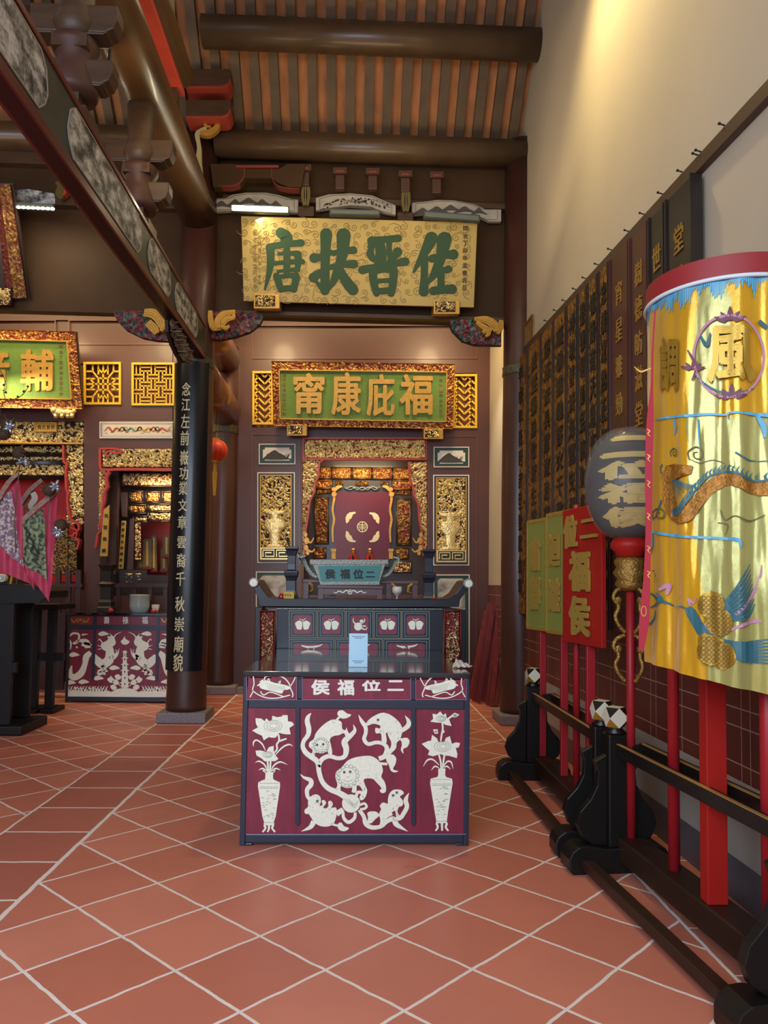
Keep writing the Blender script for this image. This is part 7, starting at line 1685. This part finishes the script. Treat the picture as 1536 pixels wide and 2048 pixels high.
m = MB(); m.stroke(K((160, 545), (290, 430), (412, 335)), [9, 10, 9], FY(7.18), .012); m.build('lace_sleeve', lace, t); MB().tube([PY(20, 1172, 7.32), PY(48, 1036, 7.22), PY(120, 980, 7.215)], .012, 10).build('pole', goldp, t)
m = MB()
for k in range(3): m.stroke(K((170+k*30, 600+k*60), (200+k*28, 640+k*70), (180+k*30, 690+k*70), (230+k*24, 720+k*70)), [3, 3, 3, 1], FY(7.175), .004)
m.build('serpent_embroidery', inkdark, t)
t = thing('pennant', 'small orange pennant with lace edge between the white and green pennants', 'flag', PY(55, 1020, 7.9))
m = MB(); cloth(m, K((140, 430), (240, 300), (225, 480), (150, 520)), 7.9, .01, 8); m.build('embroidered_field', mat('flag_orange', '#9a4a3a', .6, var=.4, vscale=30), t, True); m = MB(); m.stroke(K((140, 440), (200, 350), (288, 272)), [8, 9, 8], FY(7.87), .01); m.build('lace_sleeve', lace, t); m = MB(); m.stroke(K((225, 360), (240, 400), (210, 450), (225, 480)), [10, 12, 10, 5], FY(7.86), .01); m.build('white_ribbon', white, t); MB().tube([PY(42, 1010, 7.92), Vector((PY(38, 1010, 7.8).x, 7.78, z1))], .012, 10).build('pole', goldp, t)
foil = mat('silver_foil', '#b9c3cf', .25, metal=.8, bump=.8, bscale=30); coneb = mat('brown_ball', '#4a3624', .7, bump=1., bscale=60)
for k, (x, y, dx, dy) in enumerate(((38, 906, 8, 18), (98, 980, 14, -8), (122, 1050, -6, 14), (8, 868, 12, -14), (14, 850, -6, 12))):
    Y = 7.06+.02*k; p = PY(x, y, Y); tt = thing('foil_ornament', ('brown ball with silver foil tuft above the white pennant', 'brown ball with silver foil tuft at the tip of the green pennant', 'brown ball with silver foil tuft right of the green pennant', 'silver-tufted brown ball near the left edge below the plaque', 'upper silver-tufted brown ball at the left edge')[k], 'ornament', p)
    MB().ball(p, .058, 16, 12).build('ball', coneb, tt, True); m = MB(); q = PY(x+dx, y+dy, Y-.02); rnd = random.Random(k)
    for j in range(9):
        d = Vector((rnd.uniform(-1, 1), rnd.uniform(-.6, .2), rnd.uniform(-1, 1))).normalized(); m.tube([p+(q-p)*.5, q+d*.02, q+d*.06], [.006, .018, .012], 6)
    m.build('foil_tuft', foil, tt, True)
    m = MB()
    for j in range(7):
        d = Vector((rnd.uniform(-1, 1), rnd.uniform(-.6, .2), rnd.uniform(-1, 1))).normalized(); m.tube([p+d*.05, p+d*.10], [.006, .002], 5)
    m.build('bristle', mat('bristle_brown', '#6d5638', .7), tt)
    if k < 3: MB().tube([p+Vector((0, .03, -.04)), Vector((p.x-.05, Y+.08, p.z-.5*(p.z-z1))), Vector((p.x-.10, 7.36, z1))], .005, 6).build('wire', MT['bristle_brown'], tt)
t = thing('wire_vine', 'thin dark wire vine with tiny leaves curling before the left green plaque', 'ornament', PY(8, 880, 7.4))
m = MB(); fw = FY(7.4); m.stroke([(0, 740), (10, 760), (8, 785), (14, 800), (30, 798), (45, 790), (58, 772)], 1.1, fw, .006); m.stroke([(14, 800), (2, 815), (6, 850)], 1.1, fw, .006)
for x, y in ((8, 770), (4, 752), (12, 785), (22, 799), (36, 794), (48, 783), (56, 773)): m.disc(x, y, 2.6, fw, .008, 0, 0, 6)
m.build('vine', mat('vine_dark', '#2c2c24', .6), t)
# spotlight fixture in the beam brackets
t = thing('spotlight', 'small lit spotlight among the dark bracket blocks', 'lamp', PY(214, 155, 5.0)); p = PY(214, 152, 5.0)
MB().tube([p+Vector((-.02, .08, .05)), p], [.04, .05], 16).build('housing', black, t); MB().tube([p+Vector((-.02, .07, .05)), Vector((-1.70, p.y+.07, 5.22))], .012, 8).build('stem', black, t); MB().ball(p+Vector((.005, -.012, -.015)), (.04, .018, .024), 14, 8).build('lens', led, t)
spot('bracket_spot', p+Vector((.05, -.05, -.02)), (-1.2, 8.2, 5.6), 25, WARM, 100, .8, .04)
